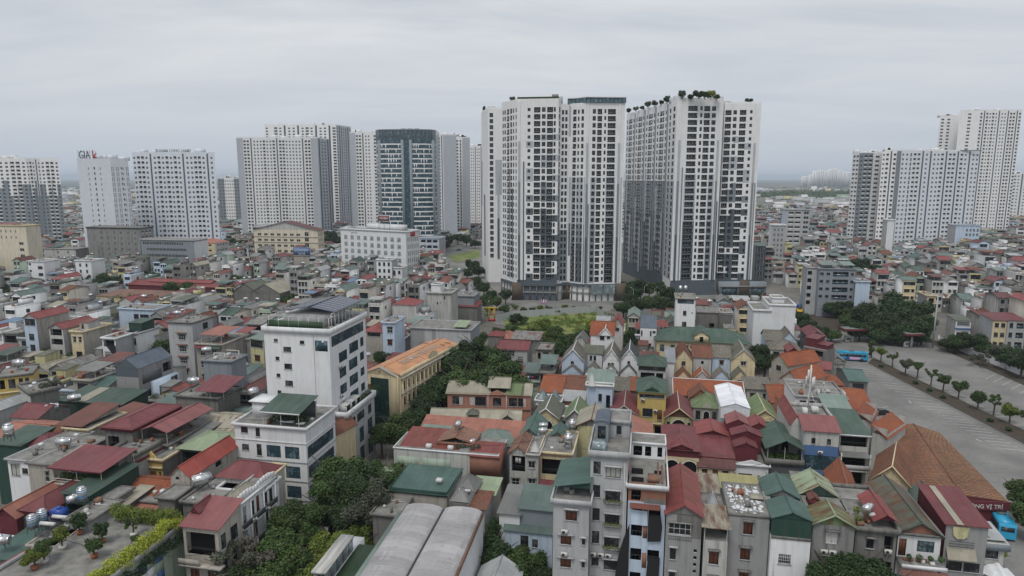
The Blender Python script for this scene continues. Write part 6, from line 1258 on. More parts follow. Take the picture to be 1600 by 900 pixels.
H_('corner house with a broad pinkish-red sloping roof above an open balcony by the street trees',(285,819),340,13,(790,),BE,BE,name='corner_house',front=[(.08,.9,1.0,4.2,'h'),(.12,.38,6.3,8.4,'s'),(.62,.85,6.3,9.2,'d')],right=[(.1,.3,1.4,3.6,'w'),(.5,.8,1.4,3.6,'w'),(.1,.3,5,7.5,'w'),(.5,.7,5,7.5,'w')],roofs=[R('mono','r:pinkred',1.4,0,oh=.4,gm=BE)],extra=cornx)
def ornx(root,Wd,d,h):
    m=MB();m.box(Wd,Wd+.35,0,d,h-.35,h,WH);m.box(Wd,Wd+.3,0,d,h-4.2,h-3.9,WH)
    for i in range(14):
        y=d*i/14;m.box(Wd-.2,Wd,y,y+d/14-.1,h,h+.7+.5*math.sin(math.pi*((i % 7)+.5)/7),WH)
    for y in (0.02,.33,.66,.97):m.box(Wd,Wd+.2,d*y,d*y+.3,0,h-.4,WH)
    m.build('ornate_parapet',root)
    for i in range(3):
        for z in (h-3.9,h-7.7):b=MB();b.box(Wd+.003,Wd+.9,d*(.06+.33*i),d*(.27+.33*i),z-.15,z,WH);b.box(Wd+.8,Wd+.87,d*(.06+.33*i),d*(.27+.33*i),z,z+.9,RL);b.build('balcony',root)
H_('row house with an ornate white street front of arches and balconies facing the trees',(340,789),367,13.2,(741,),OW,WH,name='ornate_house',right=[(.07,.13,1.2,3.6,'w'),(.17,.25,1.0,3.6,'h'),(.38,.45,1.2,3.5,'w'),(.5,.58,1.0,3.6,'d'),(.7,.79,.8,3.7,'w'),(.84,.93,.8,3.7,'w'),(.08,.26,4.6,7.2,'b'),(.4,.5,4.8,7.2,'w'),(.7,.79,4.6,7.5,'w'),(.84,.93,4.6,7.5,'w'),(.1,.3,8.8,12,'h'),(.45,.6,8.8,12,'d')],roofs=[R('hip','r:beige',1.4,0,(0,.96,0,.6),oh=0),R('flat','f:terracotta',.3,0,(0,.96,.6,1))],extra=ornx)
H_('dark weathered flat roof with a big steel tank left of the beige hipped roof',(285,783),332,12,12,OC,OC,roofs=[R('flat','r:rust',.3)]);tank(316,762,12.4,'h',.7,1.7,'large steel tank on the dark weathered roof below the bright red gable')
H_('cream end house of the street row with a wine hipped roof',(412,736),430,13,(725,),CR,CR,front=[(.2,.8,1,3.4,'w',3,3.6)],right=[(.2,.45,1,3,'w',3,3.6),(.6,.85,1,3,'w',3,3.6)],roofs=[R('flat',AS,.2)])
H_('house with a long wine-red hipped roof in front of the white five-storey block',(338,743),414,13,(722,),OW,OW,roofs=[R('hip',RW,1.8,0)]);H_('pale house with small round skylights below the wine hipped roof',(342,763),408,12,5,WH,WH,roofs=[R('flat','f:terracotta',.3)])
H_('beige house with a bright orange-red gable roof and small vent',(266,741),296,13.5,13,BE,BE,front=[(.25,.45,.3,.9,'v')],right=[(.5,.62,.6,1.6,'v')],roofs=[R('gy','r:brightred',1.5,0,oh=.25)]);H_('mould-blackened square concrete box below the orange-red gable',(246,776),272,12.5,4,OC,OC,roofs=[R('flat',AS,.1)])
H_('house with an orange tiled roof in front of the ornate yellow house',(184,775),252,10.5,(742,),OW,OW,roofs=[R('gx','t:tile',1.6,0)]);H_('salmon and pink sheet roof behind the back hedge of the roof garden',(182,798),262,10,(780,),OC,roofs=[R('mono','r:salmon',.8,0,(0,.72,0,1)),R('mono','r:pinkred',.8,0,(.72,1,0,1))])
H_('mossy grey concrete slab roof below the orange tiles',(196,779),248,10.8,4,OC,roofs=[R('flat',AS,.1)]);H_('small concrete rooftop hut with a rusty lid right of the dark green shed',(152,778),176,12.5,4,OC,OC,roofs=[R('flat','r:rust',.05)])
H_('dark green sheet-metal rooftop shed left of the orange tiled roof',(99,770),139,13.5,10,'w:greenwall','w:greenwall',roofs=[R('mono','r:green',.5,.1)],front=[(.1,.9,1.6,3.4,'h')])
H_('white house with two grey windows and bare flat roof at the left',(11,716),47,13,13,WH,WH,front=[(.12,.5,.8,3.0,'k'),(.6,.85,1.5,2.5,'w')],roofs=[R('flat',AS,.1,gm=LG)]);H_('beige house with a white framed window and mouldy brown flat roof',(43,722),82,13,12,BE,BE,front=[(.64,.82,1.2,3.2,'W')],roofs=[R('flat','r:rust',.1,gm=OC)]);tank(100,700,13.2,'h',.3,1.4,'steel tank on the mouldy brown flat roof');tank(15,688,13.6,'V',0,1.4,'big upright steel tank near the left edge above the bare flat roof')
def terx(root,Wd,d,h):
    bxs(root,[('terrace_rail',WF,[(0,Wd,-.1,-.04,h+.8,h+.87),(0,Wd,-.1,-.04,h+.4,h+.45),(Wd-.05,Wd,0,d*.8,h+.8,h+.87)]),('planter',OC,[(2.5,Wd-.5,.1,.5,h,h+.5)])])
    for i in range(10):link('terrace_plants',leafmesh('terrace_plants',[(1.5+i*.8,.8,h+1.0)],[.55],200,.13,i+170,'mid'),root)
H_('roof terrace with railings and plants under a flat crimson canopy',(82,754),160,12.5,7,BE,GY,roofs=[R('flat',AS,.2),R('mono',RW,.7,2.7,posts=2.7,trim='w:redwall',oh=.4)],extra=terx);H_('crimson-walled upper floor with a white shuttered side right of the crimson canopy',(170,738),180,12.8,12,'w:redwall',LG,roofs=[R('flat',AS,.2,gm='w:redwall')]);H_('yellowish sheet roof strip behind the crimson canopy',(104,712),184,15,3,OC,roofs=[R('mono','r:beige',.4)])
H_('orange-yellow house with pale pilasters under the big wine canopy',(163,711),207,13.5,9,'w:yellow','w:palegreen',front=[(.1,.3,.6,2.8,'W'),(.38,.6,.5,3.6,'d'),(.7,.9,.6,2.8,'W')],rects=[(0,.08,0,20,'w:pink'),(.92,1,0,20,'w:pink')],roofs=[R('flat',AS,.6,gm=OC)],extra=lambda ro,W_,d,h:[link('pot_plants',leafmesh('pot_plants',[(1+i*.9,.5,h+.8)],[.5],180,.12,i+190,'dark'),ro) for i in range(6)] and None)
H_('house with a large wine-red hipped canopy roof standing over the yellow front',(163,668),206,16,(632,),OC,OC,roofs=[R('hip',RW,1.0,.3,oh=.6,posts=.0)],bands=[(-.3,.7,.4,'w:redwall')],front=[(.1,.5,1.5,3.4,'h')]);H_('house with twin pinkish-red canopies on thin posts right of the wine canopy',(222,692),262,13,(655,),OC,OC,roofs=[R('flat',AS,.2),R('gy','r:pinkred',.9,2.6,posts=2.6,oh=.4)])
H_('ornate little yellow house with a pediment and balustrade',(221,716),253,12,8,'w:yellow',OC,front=[(.08,.22,2.2,5,'h'),(.38,.68,2.2,5,'d'),(.8,.92,2.2,5,'h')],bands=[(0,.35,.3,CR,'F'),(1.3,.3,.3,CR,'F')],roofs=[R('flat',AS,.3,gm=CR)],extra=ped('w:yellow',.2,.8,1.5,.2))
H_('open house with a pale green hipped canopy left of the white five-storey block',(280,700),350,12.5,8,'w:darkgrey',OC,roofs=[R('hip','r:lightgreen',1.6,.2,oh=.6)],front=[(.05,.45,.5,2.8,'h'),(.55,.95,.5,2.8,'h'),(.1,.3,4,6.2,'t'),(.5,.75,4,6.2,'t')]);H_('long grey-green sheet roof above the pale green canopy',(262,687),300,12.5,(655,),OC,roofs=[R('mono','r:grey',.8)]);H_('ribbed brown-olive sheet roof touching the white five-storey block',(310,668),366,12.5,9,OC,roofs=[R('gx','r:beige:.4',1.4)])
H_('cream house with a rust-striped lean-to roof and cornice',(100,668),138,13.5,9,CR,BE,front=[(.55,.8,1.2,3.6,'h')],bands=[(.0,.3,.3,CR,'F')],roofs=[R('mono','r:brownred:.5',1.2,.6,(-.25,.75,0,1)),R('flat',AS,.2)]);H_('dark rusty hipped tiled roof between the wine roofs at left',(62,675),102,12,(653,),OC,roofs=[R('hip','t:oldtile',1.4)]);H_('wine hipped roof below the dark rusty tiled roof',(33,694),76,11.5,(675,),OW,roofs=[R('hip',RW,1.3)])
H_('broad faded orange sheet roof at the left edge',(-15,682),45,11,(655,),OW,OW,roofs=[R('gx','r:salmon',1.2)]);H_('teal lean-to at the left edge below the broad orange roof',(-10,692),32,12,7,'w:greenwall','w:greenwall',roofs=[R('mono','r:green',.8)]);H_('wine roof with a pale gable at the left edge above the broad orange roof',(18,650),58,11.5,8,BE,OC,roofs=[R('gx',RW,1.5)])
H_('large dark green sheet-walled shed with one pale roof panel',(91,625),(190,632),11,8,'w:greenwall','w:greenwall',name='green_shed',cat='shed',roofs=[R('mono','r:green',.8,0,oh=.3),R('mono','r:beige',.8,.06,(.25,.42,.0,.95),oh=0)]);tank(117,630,11,'h',.5,1.5,'steel tank in front of the large green shed, right of two');tank(82,645,11,'h',.5,1.5,'steel tank in front of the large green shed, left of two')
H_('house with dark rusty canopy and blue folding shutters right of the tank pair',(145,657),(168,662),12,9,GY,OW,front=[(.1,.9,1,3.4,'b')],roofs=[R('mono','r:brownred:.6',1.0)])
H_('yellow balconied house at the far left edge',(-5,590),(50,584),13,9,'w:yellow','w:yellow',front=[(.05,.2,.8,3,'h'),(.3,.5,.8,3,'w'),(.6,.72,.8,3.2,'w'),(.78,.9,.8,3.2,'w')],roofs=[R('flat','r:beige',.3,gm=OC,oh=.3)],bands=[(3.8,.3,.3,CR,'F')]);tank(30,575,13.5,'h',.1,1.6,'white tank on the yellow balconied house')
H_('mould-stained concrete house with a planted roof right of the yellow balconied house',(47,616),(92,607),13,9,OC,OW,roofs=[R('flat',AS,.7,gm=OC)],extra=lambda ro,W_,d,h:[link('roof_plants',leafmesh('roof_plants',[(W_*.5+i*.8,2,h+.9)],[.7],260,.14,i+210,'grey'),ro) for i in range(5)] and None)
def modx(root,Wd,d,h):
    m=MB();m.box(Wd,Wd+.06,d*.1,d*.65,h-4.2,h-2.0,'w:darkgrey');m.build('side_screen',root);q=MB();q.box(Wd,Wd+1.5,d*.3,d,0,h-4.2,PB);q.build('white_wing',root)
    for y0,y1,z in ((.4,.55,h-8),(.75,.95,h-7)):b=MB();b.box(Wd+1.5,Wd+1.56,d*y0,d*y1,z,z+2.4,GD);b.build('window',root)
H_('modern dark grey house with a steep slate roof and black gable',(180,574),215,15,12,GY,GY,name='modern_house',rects=[(0,1,0,2.2,SL_)],roofs=[R('gy','r:bluegrey',2.4,0,oh=.05,gm=SL_)],right=[(.15,.4,6.0,9.0,'w'),(.7,.95,1.0,3.2,'h')],extra=modx)
H_('plain blue-grey windowless box building with white frames on its roof',(317,563),361,17,(553,),BG,BG,roofs=[R('flat','f:paper',.3,gm=BG)],extra=lambda ro,W_,d,h:bxs(ro,[('roof_frame',WF,[(1.5,4.5,2,2.15,h+1.3,h+1.45),(1.5,1.65,2,2.15,h,h+1.4),(4.4,4.55,2,2.15,h,h+1.4),(3.5,7,4,4.15,h+1.6,h+1.75),(6.9,7.05,4,4.15,h,h+1.7)])]));tank(323,553,17.3,'h',.5,1.3,'steel tank at the corner of the blue-grey box building')
H_('weathered gable-ended concrete house with a pinkish-red sheet canopy',(274,618),340,13,8,OC,OC,roofs=[R('flat',AS,.3),R('mono',RW,1.2,1.6,(.5,1.15,0,.9),posts=1.6)]);tank(303,603,13.5,'h',.2,1.5,'steel tank on the weathered house below the blue-grey box')
H_('tall pale grey narrow house with four red-hooded windows',(262,503),300,20,9,LG,LG,**NRW,front=[(.4,.68,3.4,5.0,'W',4,3.4)],right=[(.5,.75,1,2.8,'w')],roofs=[R('flat','f:terracotta',.3,gm=OC)],extra=slabs(.33,.75,2.9,4,3.4,'w:brick',.7));tank(277,494,20.2,'h',.2,1.2,'steel tank on the tall house with red-hooded windows')
H_('house with an orange terrace canopy above red and green awnings',(306,537),346,16,12,BE,BE,front=[(.15,.35,1.5,3.2,'W',3,3.4),(.6,.8,1.5,3.2,'W',3,3.4)],roofs=[R('flat',AS,.3),R('mono','r:salmon',.5,2.4,(.1,.9,.1,.8),posts=2.4)],awn=[(0,.5,.4,1.2,'r:red'),(.5,1,.4,1.2,'r:green')])
H_('cream narrow house with twin windows and red rooftop shrine',(110,518),129,15,11,CR,BE,front=[(.15,.4,1.5,3.2,'W'),(.6,.85,1.5,3.2,'W'),(.3,.8,6,8,'w')],roofs=[R('flat','f:terracotta',.4,gm=CR)],vols=[V((.3,1,.2,.6),2.4,OW,R('mono','r:brownred',.4),[(.2,.5,.4,2,'d')])]);H_('house with open dark terrace and bright red gable, left of the cream narrow house',(76,512),98,16,12,OW,OW,front=[(.1,.9,.3,2.2,'h'),(.1,.9,3.3,5,'h'),(.2,.4,6.6,8,'w'),(.6,.8,6.6,8,'w')],roofs=[R('gy','r:red',1.3)])
H_('tall beige-sided house with a red gable and glazed top floor, left part of the photo',(36,496),56,18,12,PB,BE,front=[(.1,.9,.3,2.4,'w'),(.3,.7,5,7,'w',3,3.4)],roofs=[R('gy','r:red',1.4)])
H_('white house with black sheeting draped over its barred front',(159,528),180,14,10,WH,LG,front=[(.1,.9,4,6,'b'),(.1,.9,7.4,9.4,'b'),(.1,.9,.5,2.5,'h')],roofs=[R('flat','r:rust',.3)],extra=lambda ro,W_,d,h:(lambda m:(m.plate([(W_*.3,-.3,h-2.0),(W_*1.0,-.3,h-6),(W_*1.0,-.2,h-2)],.05,'f:black'),m.build('black_sheeting',ro)))(MB()))
H_('white balconied house with a dark green glazed terrace on top',(193,520),215,14,9,LG,WH,front=[(.15,.4,1.5,3.6,'w'),(.55,.85,1.5,3.6,'w'),(.15,.4,5.5,7.5,'a'),(.55,.85,5.5,7.5,'a')],vols=[V((.1,1,.2,.8),2.8,'w:greenwall',R('mono','r:green',.4))],roofs=FA())
H_('mint green house with a white-edged gable and red sheet roof behind',(221,522),242,12,10,'w:palegreen',OW,front=[(.3,.65,1.6,3.6,'w')],roofs=[R('gy','r:beige',2.0,0,(0,1,0,.35),trim=WH),R('gy','r:red',1.8,1.5,(.1,1.4,.35,1))])
H_('two-part pale blue and white house with a wide grey window',(185,482),240,13,9,PB,WH,front=[(.42,.56,1.8,3.6,'w'),(.6,.85,1.8,3.6,'w')],roofs=[R('flat','f:terracotta',.3)]);tank(225,467,13.4,'h',0,1.3,'steel tank on the two-part pale blue and white house')
H_('house with three red and cream striped gables behind the pale blue and white house',(186,470),222,13,8,OW,roofs=[R('gy','r:red',1.5,0,(0,.6,0,1)),R('gy','r:brownred',1.5,0,(.6,1,0,1))])
H_('very long low building with a dull red sheet roof behind a big round tree',(200,444),345,7,12,'w:redwall','w:redwall',name='long_shed',cat='shed',roofs=[R('gx','r:red',1.6,0),R('gx','r:red',1.0,1.4,(.18,.85,.3,.7))]);H_('dark tar-roofed low shed in front of the very long red roof',(150,462),250,5.5,16,CR,CR,name='long_shed',cat='shed',roofs=[R('mono','r:rust',.6)])
H_('tall blank pale grey wall house behind the orange-roofed official building',(641,512),735,12.5,12,LG,BG,roofs=[R('flat',AS,.3),R('mono','r:lightgreen',.8,.8,(.72,.9,.1,.6),posts=.8)],rects=[(.0,.24,0,30,GY),(.24,.36,0,30,LG),(.36,.43,0,30,GY)]);H_('white house with a creeper-hung terrace right of the grey roofs, behind the blank wall house',(667,458),705,16,9,OW,OW,front=[(.4,.46,3.4,4.2,'w'),(.55,.58,3.2,3.8,'w'),(.7,.75,1,2.2,'h')],vols=[V((.12,.5,.2,.8),3.0,WH,R('flat','f:terracotta',.3))],roofs=[R('flat',AS,.8,gm=OW)])
H_('slate-blue windowless house by the tower street',(706,462),740,12,10,BG,BG,roofs=FA());H_('red low roofs beside the yellow gantry',(707,478),745,8,8,OC,roofs=[R('mono','r:red',1.2)])
for x0,x1,y,lab in [(364,402,455,'left of two big olive-grey warehouse gables'),(392,437,456,'right of two big olive-grey warehouse gables')]:H_(lab,(x0,y),x1,8,14,OC,OC,roofs=[R('gy','r:olive' if x0 < 380 else 'r:beige',4.0,0,oh=.3)],name='warehouse',cat='warehouse')
H_('house with a red curved roof just right of the tall white office block',(568,517),597,13,9,BE,BE,front=[(.2,.9,.4,1.6,'w')],roofs=[R('hip','r:red',1.8)]);H_('pale blue narrow house with a white window right of the red curved roof',(597,504),616,16,9,PB,PB,front=[(.4,.85,1.2,3.2,'W'),(.4,.8,5.2,7,'s')],roofs=FA());H_('white house with a red hipped roof behind the pale blue narrow house',(613,475),650,14,9,OW,OW,roofs=[R('hip','r:red',1.8)])
H_('pale yellow-green narrow house with planters left of the white office block',(390,528),(411,531),17,8,'w:pale_yellow',BE,front=[(.3,.7,4.5,6.2,'s',3,3.4),(.05,.95,.4,2.4,'w')],roofs=[R('mono','r:seagreen',.9)]);H_('lilac-grey house with small windows left of the planter house',(347,528),389,15,9,LG,LG,front=[(.12,.3,1.6,3.2,'w',2,3.4),(.45,.6,1.6,3.2,'s',2,3.4),(.75,.9,1.6,3.2,'w',2,3.4)],roofs=[R('flat',AS,.3),R('mono','r:red',.5,1.5,(.4,.8,.2,.7),posts=1.5)])
# garden houses near the trees
H_('grey villa with a wine-red roof and a row of white windows among the trees',(776,544),824,9.5,9,LG,CO,front=[(.18,.58,.5,2.2,'W'),(.68,.86,2.2,4.2,'b'),(.66,.86,5.6,8.6,'d')],roofs=[R('gx',RW,1.6,0,oh=.4)],balc=[(.5,1,4.9,1.0,CO)]);H_('small pinkish-beige house with a flat dark roof right of the grey villa',(838,546),861,6,8,BE,BE,front=[(.1,.3,1,3,'h'),(.45,.85,.8,2.6,'w')],roofs=[R('flat',AS,.4,gm=OC)])
H_('low huts with patchwork tin roofs behind the grey villa',(780,528),842,5,9,OC,roofs=[R('mono','r:grey:.5',.8,0,(.3,1,0,1)),R('hip','r:salmon',1.2,0,(0,.3,0,1))]);H_('small red hipped roof huts left of the vacant lot',(762,524),785,6,6,OC,roofs=[R('hip','r:red',1.2)])
# ------------------------------------------------------------------ mid-distance buildings one can tell apart
def wcols(n,u0=.05,u1=.95,w=.5,t=1.0,hh=1.5,ty='x',k=6,st=3.3):
    return [(u0+(u1-u0)*(i+.5-w/2)/n,u0+(u1-u0)*(i+.5+w/2)/n,t,t+hh,ty,k,st) for i in range(n)]
M_=dict(split=False,limit=80)
house('plain pale yellow block at the left edge with small dark windows',(-25,352),40,34,9,'w:ivory','w:ivory',name='block',cat='building',front=wcols(6,.1,.8,.25,2.4,1.4,k=2,st=3.4)+[(.80,.9,9+3.4*i,10.5+3.4*i,'x') for i in range(6)],roofs=[R('flat',AS,.5,gm=CR),R('mono','r:red',.5,.5,(.2,.6,.2,.8))],**M_)
house('drab grey concrete block with rows of small windows and stacked air conditioners',(135,355),217,30,12,CO,GY,name='block',cat='building',front=wcols(6,.2,.98,.22,2.2,1.5,k=5,st=3.4),right=wcols(3,.1,.9,.5,2,1.8,'y',6,3.3),roofs=[R('flat','r:red',.2),R('flat',AS,.3,gm=OC)],bands=[(0,.6,.3,'w:darkgrey')],ac=[(.5,17,2),(.5,20,2),(.72,16,2),(.72,19,2)],**M_)
house('slate-blue block with two long bands of barred windows',(220,374),303,24,12,BG,WH,name='block',cat='building',front=wcols(12,.03,.8,.8,1.4,1.4,k=1)+wcols(14,.1,.85,.85,5,1.4,k=2,st=3.6),roofs=[R('flat','r:palegrey',.3,gm=LG)],bands=[(0,.7,.2,LG)],**M_)
house('cream building with a salmon hipped roof right of the slate-blue block',(306,379),336,20,14,CR,OW,name='block',cat='building',front=wcols(2,.2,.9,.4,1,2,'y',4),right=wcols(4,.1,.9,.5,1,2,'y',4),roofs=[R('hip','r:salmon',2.2)],**M_)
house('cream school-like building with a wide shallow red gable',(396,358),496,26,9,'w:ivory','w:ivory',name='school_building',cat='building',front=wcols(7,.04,.75,.55,2.6,1.5,'x',4,3.7)+[(.8,.86,1.5,4,'x',4,3.7)],right=wcols(4,.1,.9,.4,2,1.8,'x',3,3.7),bands=[(4.6,.3,.3,BE,'F'),(8.3,.3,.3,BE,'F')],roofs=[R('gy','r:darkred',5.5,0,oh=.8,gm=OW)],**M_)
def wox(root,Wd,d,h):
    m=MB();m.box(Wd*.32,Wd*.85,5,10.5,h,h+3.2,WH);m.build('upper_storey',root);s=MB();s.box(Wd*.52,Wd*.7,3.9,4.1,h+5.2,h+8.6,WH);s.box(Wd*.525,Wd*.695,3.86,3.9,h+5.4,h+8.4,'r:pinkred')
    for x in (.53,.61,.69):s.tube((Wd*x,4.2,h),(Wd*x,4.2,h+5.4),.08,RL,4)
    s.build('sign_frame',root);text(root,'HOA BINH',1.5,WH,(Wd*.61,3.82,h+6.3),(math.pi/2,0,0),ext=.02,sx=.8);b=MB();b.box(Wd-.1,Wd+.15,4,8,h-2.6,h-.2,'f:red');b.build('red_badge',root)
    text(root,'BENH VIEN',.9,'f:signgreen',(Wd*.22,-.06,h-2.0),(math.pi/2,0,0),ext=.02)
house('white office building with rows of pale green windows and a red and white roof sign',(532,358),(634,363),31,12,WH,WH,name='office_building',cat='office building',front=wcols(9,.03,.95,.5,3.2,2.2,'p',5,3.8),right=wcols(6,.08,.95,.45,3.0,2.4,'x',5,3.8),roofs=[R('flat','r:rust',.8,gm=WH)],extra=wox,split=False,limit=120)
house('low pale glass and stone block at the foot of the round glass tower',(655,372),686,22,14,PB,LG,name='block',cat='building',front=wcols(3,.05,.95,.8,1,2.6,'y',5,3.6),roofs=[R('flat',AS,.4)],**M_)
house('small white modern house with square windows in the sea of grey roofs',(588,406),612,19,8,WH,LG,name='white_house',front=wcols(3,.05,.95,.5,1.2,1.8,'w',4,3.4),roofs=[R('flat',AS,.4,gm=WH)],**M_)
house('white cube house right of the small white modern house',(603,418),628,15,8,WH,WH,name='white_house',front=[(.1,.6,1.4,4,'w'),(.75,.9,1.5,3.2,'w')],roofs=[R('flat',AS,.4,gm=WH)],**M_)
def bsx(root,Wd,d,h):
    s=MB();s.box(0,Wd,-.3,0,h,h+5,'r:blue');s.box(.05,Wd-.05,-.34,-.3,h+.1,h+4.9,'w:blue');s.build('blue_signboard',root);text(root,'ĐIỆN MÁY',2.0,WH,(Wd/2,-.4,h+2.7),(math.pi/2,0,0),ext=.02);text(root,'GIÁ RẺ',1.5,WH,(Wd/2,-.4,h+.7),(math.pi/2,0,0),ext=.02)
house('shop building carrying a blue signboard below the cream school-like building',(459,399),485,14,10,BE,BE,roofs=[R('flat',AS,.2)],extra=bsx,**M_)
house('white house with four small windows at upper left, second white house from the left',(117,407),142,17,9,WH,WH,front=wcols(2,.1,.9,.3,1.5,1.6,'w',4,3.3),roofs=FA(),**M_)
house('white stepped house nearest the left edge at the upper left',(43,408),68,17,10,WH,WH,front=[(.6,.9,2.5,4,'w',3,3.6),(.05,.2,1,2,'w',3,3.6)],roofs=FA(),**M_)
house('white long-walled factory house behind the two white houses at upper left',(68,388),118,16,10,OW,CO,front=wcols(2,.3,.9,.15,1.5,1.5),roofs=[R('flat',AS,.3),R('mono','r:green',.6,.5,(0,.3,.2,.8))],**M_)
# right side
house('grey-blue building with stacked balconies right of the white tower pair',(1228,328),1266,36,14,LG,PB,name='block',cat='building',front=wcols(2,.1,.65,.85,1.5,2.2,'y',9,3.6)+[(.75,.95,1.2,3,'x',9,3.6)],roofs=[R('flat',AS,.6)],**M_)
house('white stepped houses in front of the grey-blue balconied building',(1206,352),1228,30,9,LG,WH,name='block',cat='building',front=wcols(3,.1,.9,.4,2,1.6,'x',6),roofs=[R('flat',AS,.6,gm=WH)],**M_)
house('dark glazed narrow block at the foot of the right white tower',(1181,384),1197,23,14,SL_,'w:steelgrey',name='block',cat='building',front=wcols(3,.02,.98,.8,.8,2.4,'x',6,3.4),roofs=[R('mono','r:greygreen',.6)],**M_)
house('blue-grey block with four rows of green balconies facing the vacant yard',(1281,420),(1337,421),21,10,MS if 0 else BG,BG,name='block',cat='building',front=[(.02,.12,1.6,2.8,'w',4,3.3),(.2,.3,1.6,2.8,'w',4,3.3)]+[(.38,.82,1.2,3.2,'O',5,3.4),(.88,.96,1.6,2.8,'w',4,3.3)],roofs=[R('flat',AS,.3),R('mono','r:seagreen',.8,1.6,(.1,.5,.2,.9),posts=1.6),R('mono','r:seagreen',.8,1.6,(.7,1,.2,.9),posts=1.6)],**M_)
house('pale blue-grey windowless side house right of the green-balconied block',(1337,440),1360,16,10,PB,BG,roofs=FA(),**M_)
house('pale grey slab house with round balconies left of the green-balconied block',(1262,418),1281,21,10,LG,LG,front=[(.05,.4,1.5,3.2,'h',5,3.3)],roofs=FA(),**M_)
house('sky-blue house with dark windows below the tall pale tower at right',(1494,352),1532,26,14,PB,LG,name='block',cat='building',front=wcols(4,.4,.98,.5,2.5,2,'x',2),roofs=[R('flat',AS,.4)],**M_)
house('slim white house with a roof garden in front of the framed apartment block',(1387,344),1398,31,10,WH,OW,roofs=[R('flat',AS,.5)],**M_)
house('yellow-fronted house with barred windows behind the white boundary wall',(1552,500),1574,11,10,CR,LG,front=[(.15,.45,1.0,2.6,'w',3,3.4),(.6,.9,1.0,2.6,'w',3,3.4)],roofs=[R('mono',RW,.8)],**M_);house('grey-white house with six windows at the right edge behind the white boundary wall',(1575,500),1604,11,10,LG,LG,front=[(.12,.32,1.0,2.8,'w',3,3.4),(.5,.9,1.0,2.9,'O',3,3.4)],roofs=[R('mono',RW,.8)],**M_)
house('house with white and blue striped shopfront behind the white boundary wall',(1494,500),1518,9,8,WH,OW,front=[(.08,.92,.5,2.0,'b'),(.1,.9,4.5,6.5,'w')],bands=[(2.8,.5,.6,'w:blue','F')],roofs=[R('mono','r:olive',.6)],**M_)
house('cream narrow house with an arched front beside the tall mast',(1449,462),1463,12,10,CR,GY,front=[(.2,.8,1,3,'h',3,3.4)],roofs=[R('flat','r:green',.3)],**M_)

# ------------------------------------------------------------------ street furniture, vehicles and walls
def place(px,py,h=0):return P(px,py,h)
def bus(label,pa,pb,wid=2.5,hgt=3.1,adv=True,ht=0):
    """pa, pb: two ground points of the near side"""
    ax,ay=P(*pa,ht);bx,by=P(*pb,ht);L=math.hypot(bx-ax,by-ay);ang=math.atan2(by-ay,bx-ax);r=empty('bus',(ax,ay,0),ang);tag(r,label,'bus','city buses in the parking lot')
    b=MB();prof=[(0,.45),(.05,2.5),(.35,hgt-.1),(L-.2,hgt-.1),(L,2.6),(L,.45)]
    for i in range(len(prof)):
        p,q=prof[i],prof[(i+1) % len(prof)];b.poly([(p[0],0,p[1]),(q[0],0,q[1]),(q[0],wid,q[1]),(p[0],wid,p[1])][::-1],'f:busblue')
    b.poly([(p[0],0,p[1]) for p in prof][::-1],'f:busblue');b.poly([(p[0],wid,p[1]) for p in prof],'f:busblue');b.box(.6,L-.6,.15,wid-.15,hgt-.12,hgt,'f:busblue');b.box(L*.4,L*.55,.6,wid-.6,hgt,hgt+.22,'f:signgreen');b.box(0.1,L-.1,-.02,wid+.02,.35,.62,'f:busdark');b.build('body',r)
    if adv:
        a=MB();a.poly([(L*.42,-.025,.65),(L*.8,-.025,.65),(L*.75,-.025,1.5),(L*.38,-.025,1.5)],'f:buspink');a.poly([(L*.26,-.022,.65),(L*.42,-.022,.65),(L*.38,-.022,1.5),(L*.3,-.022,1.5)],'f:busdark');a.build('side_advert',r)
    n=6
    for s_ in (0,1):
        for i in range(n):
            x0,x1=.6+(L-1.2)*i/n+.05,.6+(L-1.2)*(i+1)/n-.05;w=MB();y=-.02 if s_ == 0 else wid+.02;w.box(x0,x1,y-.01,y+.01,1.55,2.5,GD);w.build('side_window',r)
    w=MB();w.box(-.03,.0,.25,wid-.25,1.4,2.5,GD);w.build('windscreen',r);w=MB();w.box(L,L+.02,.3,wid-.3,1.7,2.5,GD);w.build('rear_window',r)
    for x in (L*.2,L*.78):
        for y in (.0,wid):t=MB();t.tube((x,y-.12,.48),(x,y+.14,.48),.48,'f:tyre',14);t.tube((x,y-.13,.48),(x,y+.15,.48),.24,WF,10);t.build('wheel',r)
    for y in (.3,wid-.3):l=MB();l.box(-.04,0,y-.15,y+.15,.75,.95,'f:lamp');l.build('headlight',r)
bus('sky-blue city bus with a pink side advert parked by the tree strip',(1308,563),(1356,566))
bus('sky-blue bus seen from behind beside the lettered red signboard',(1541,786),(1562,818),adv=False,ht=3.0)
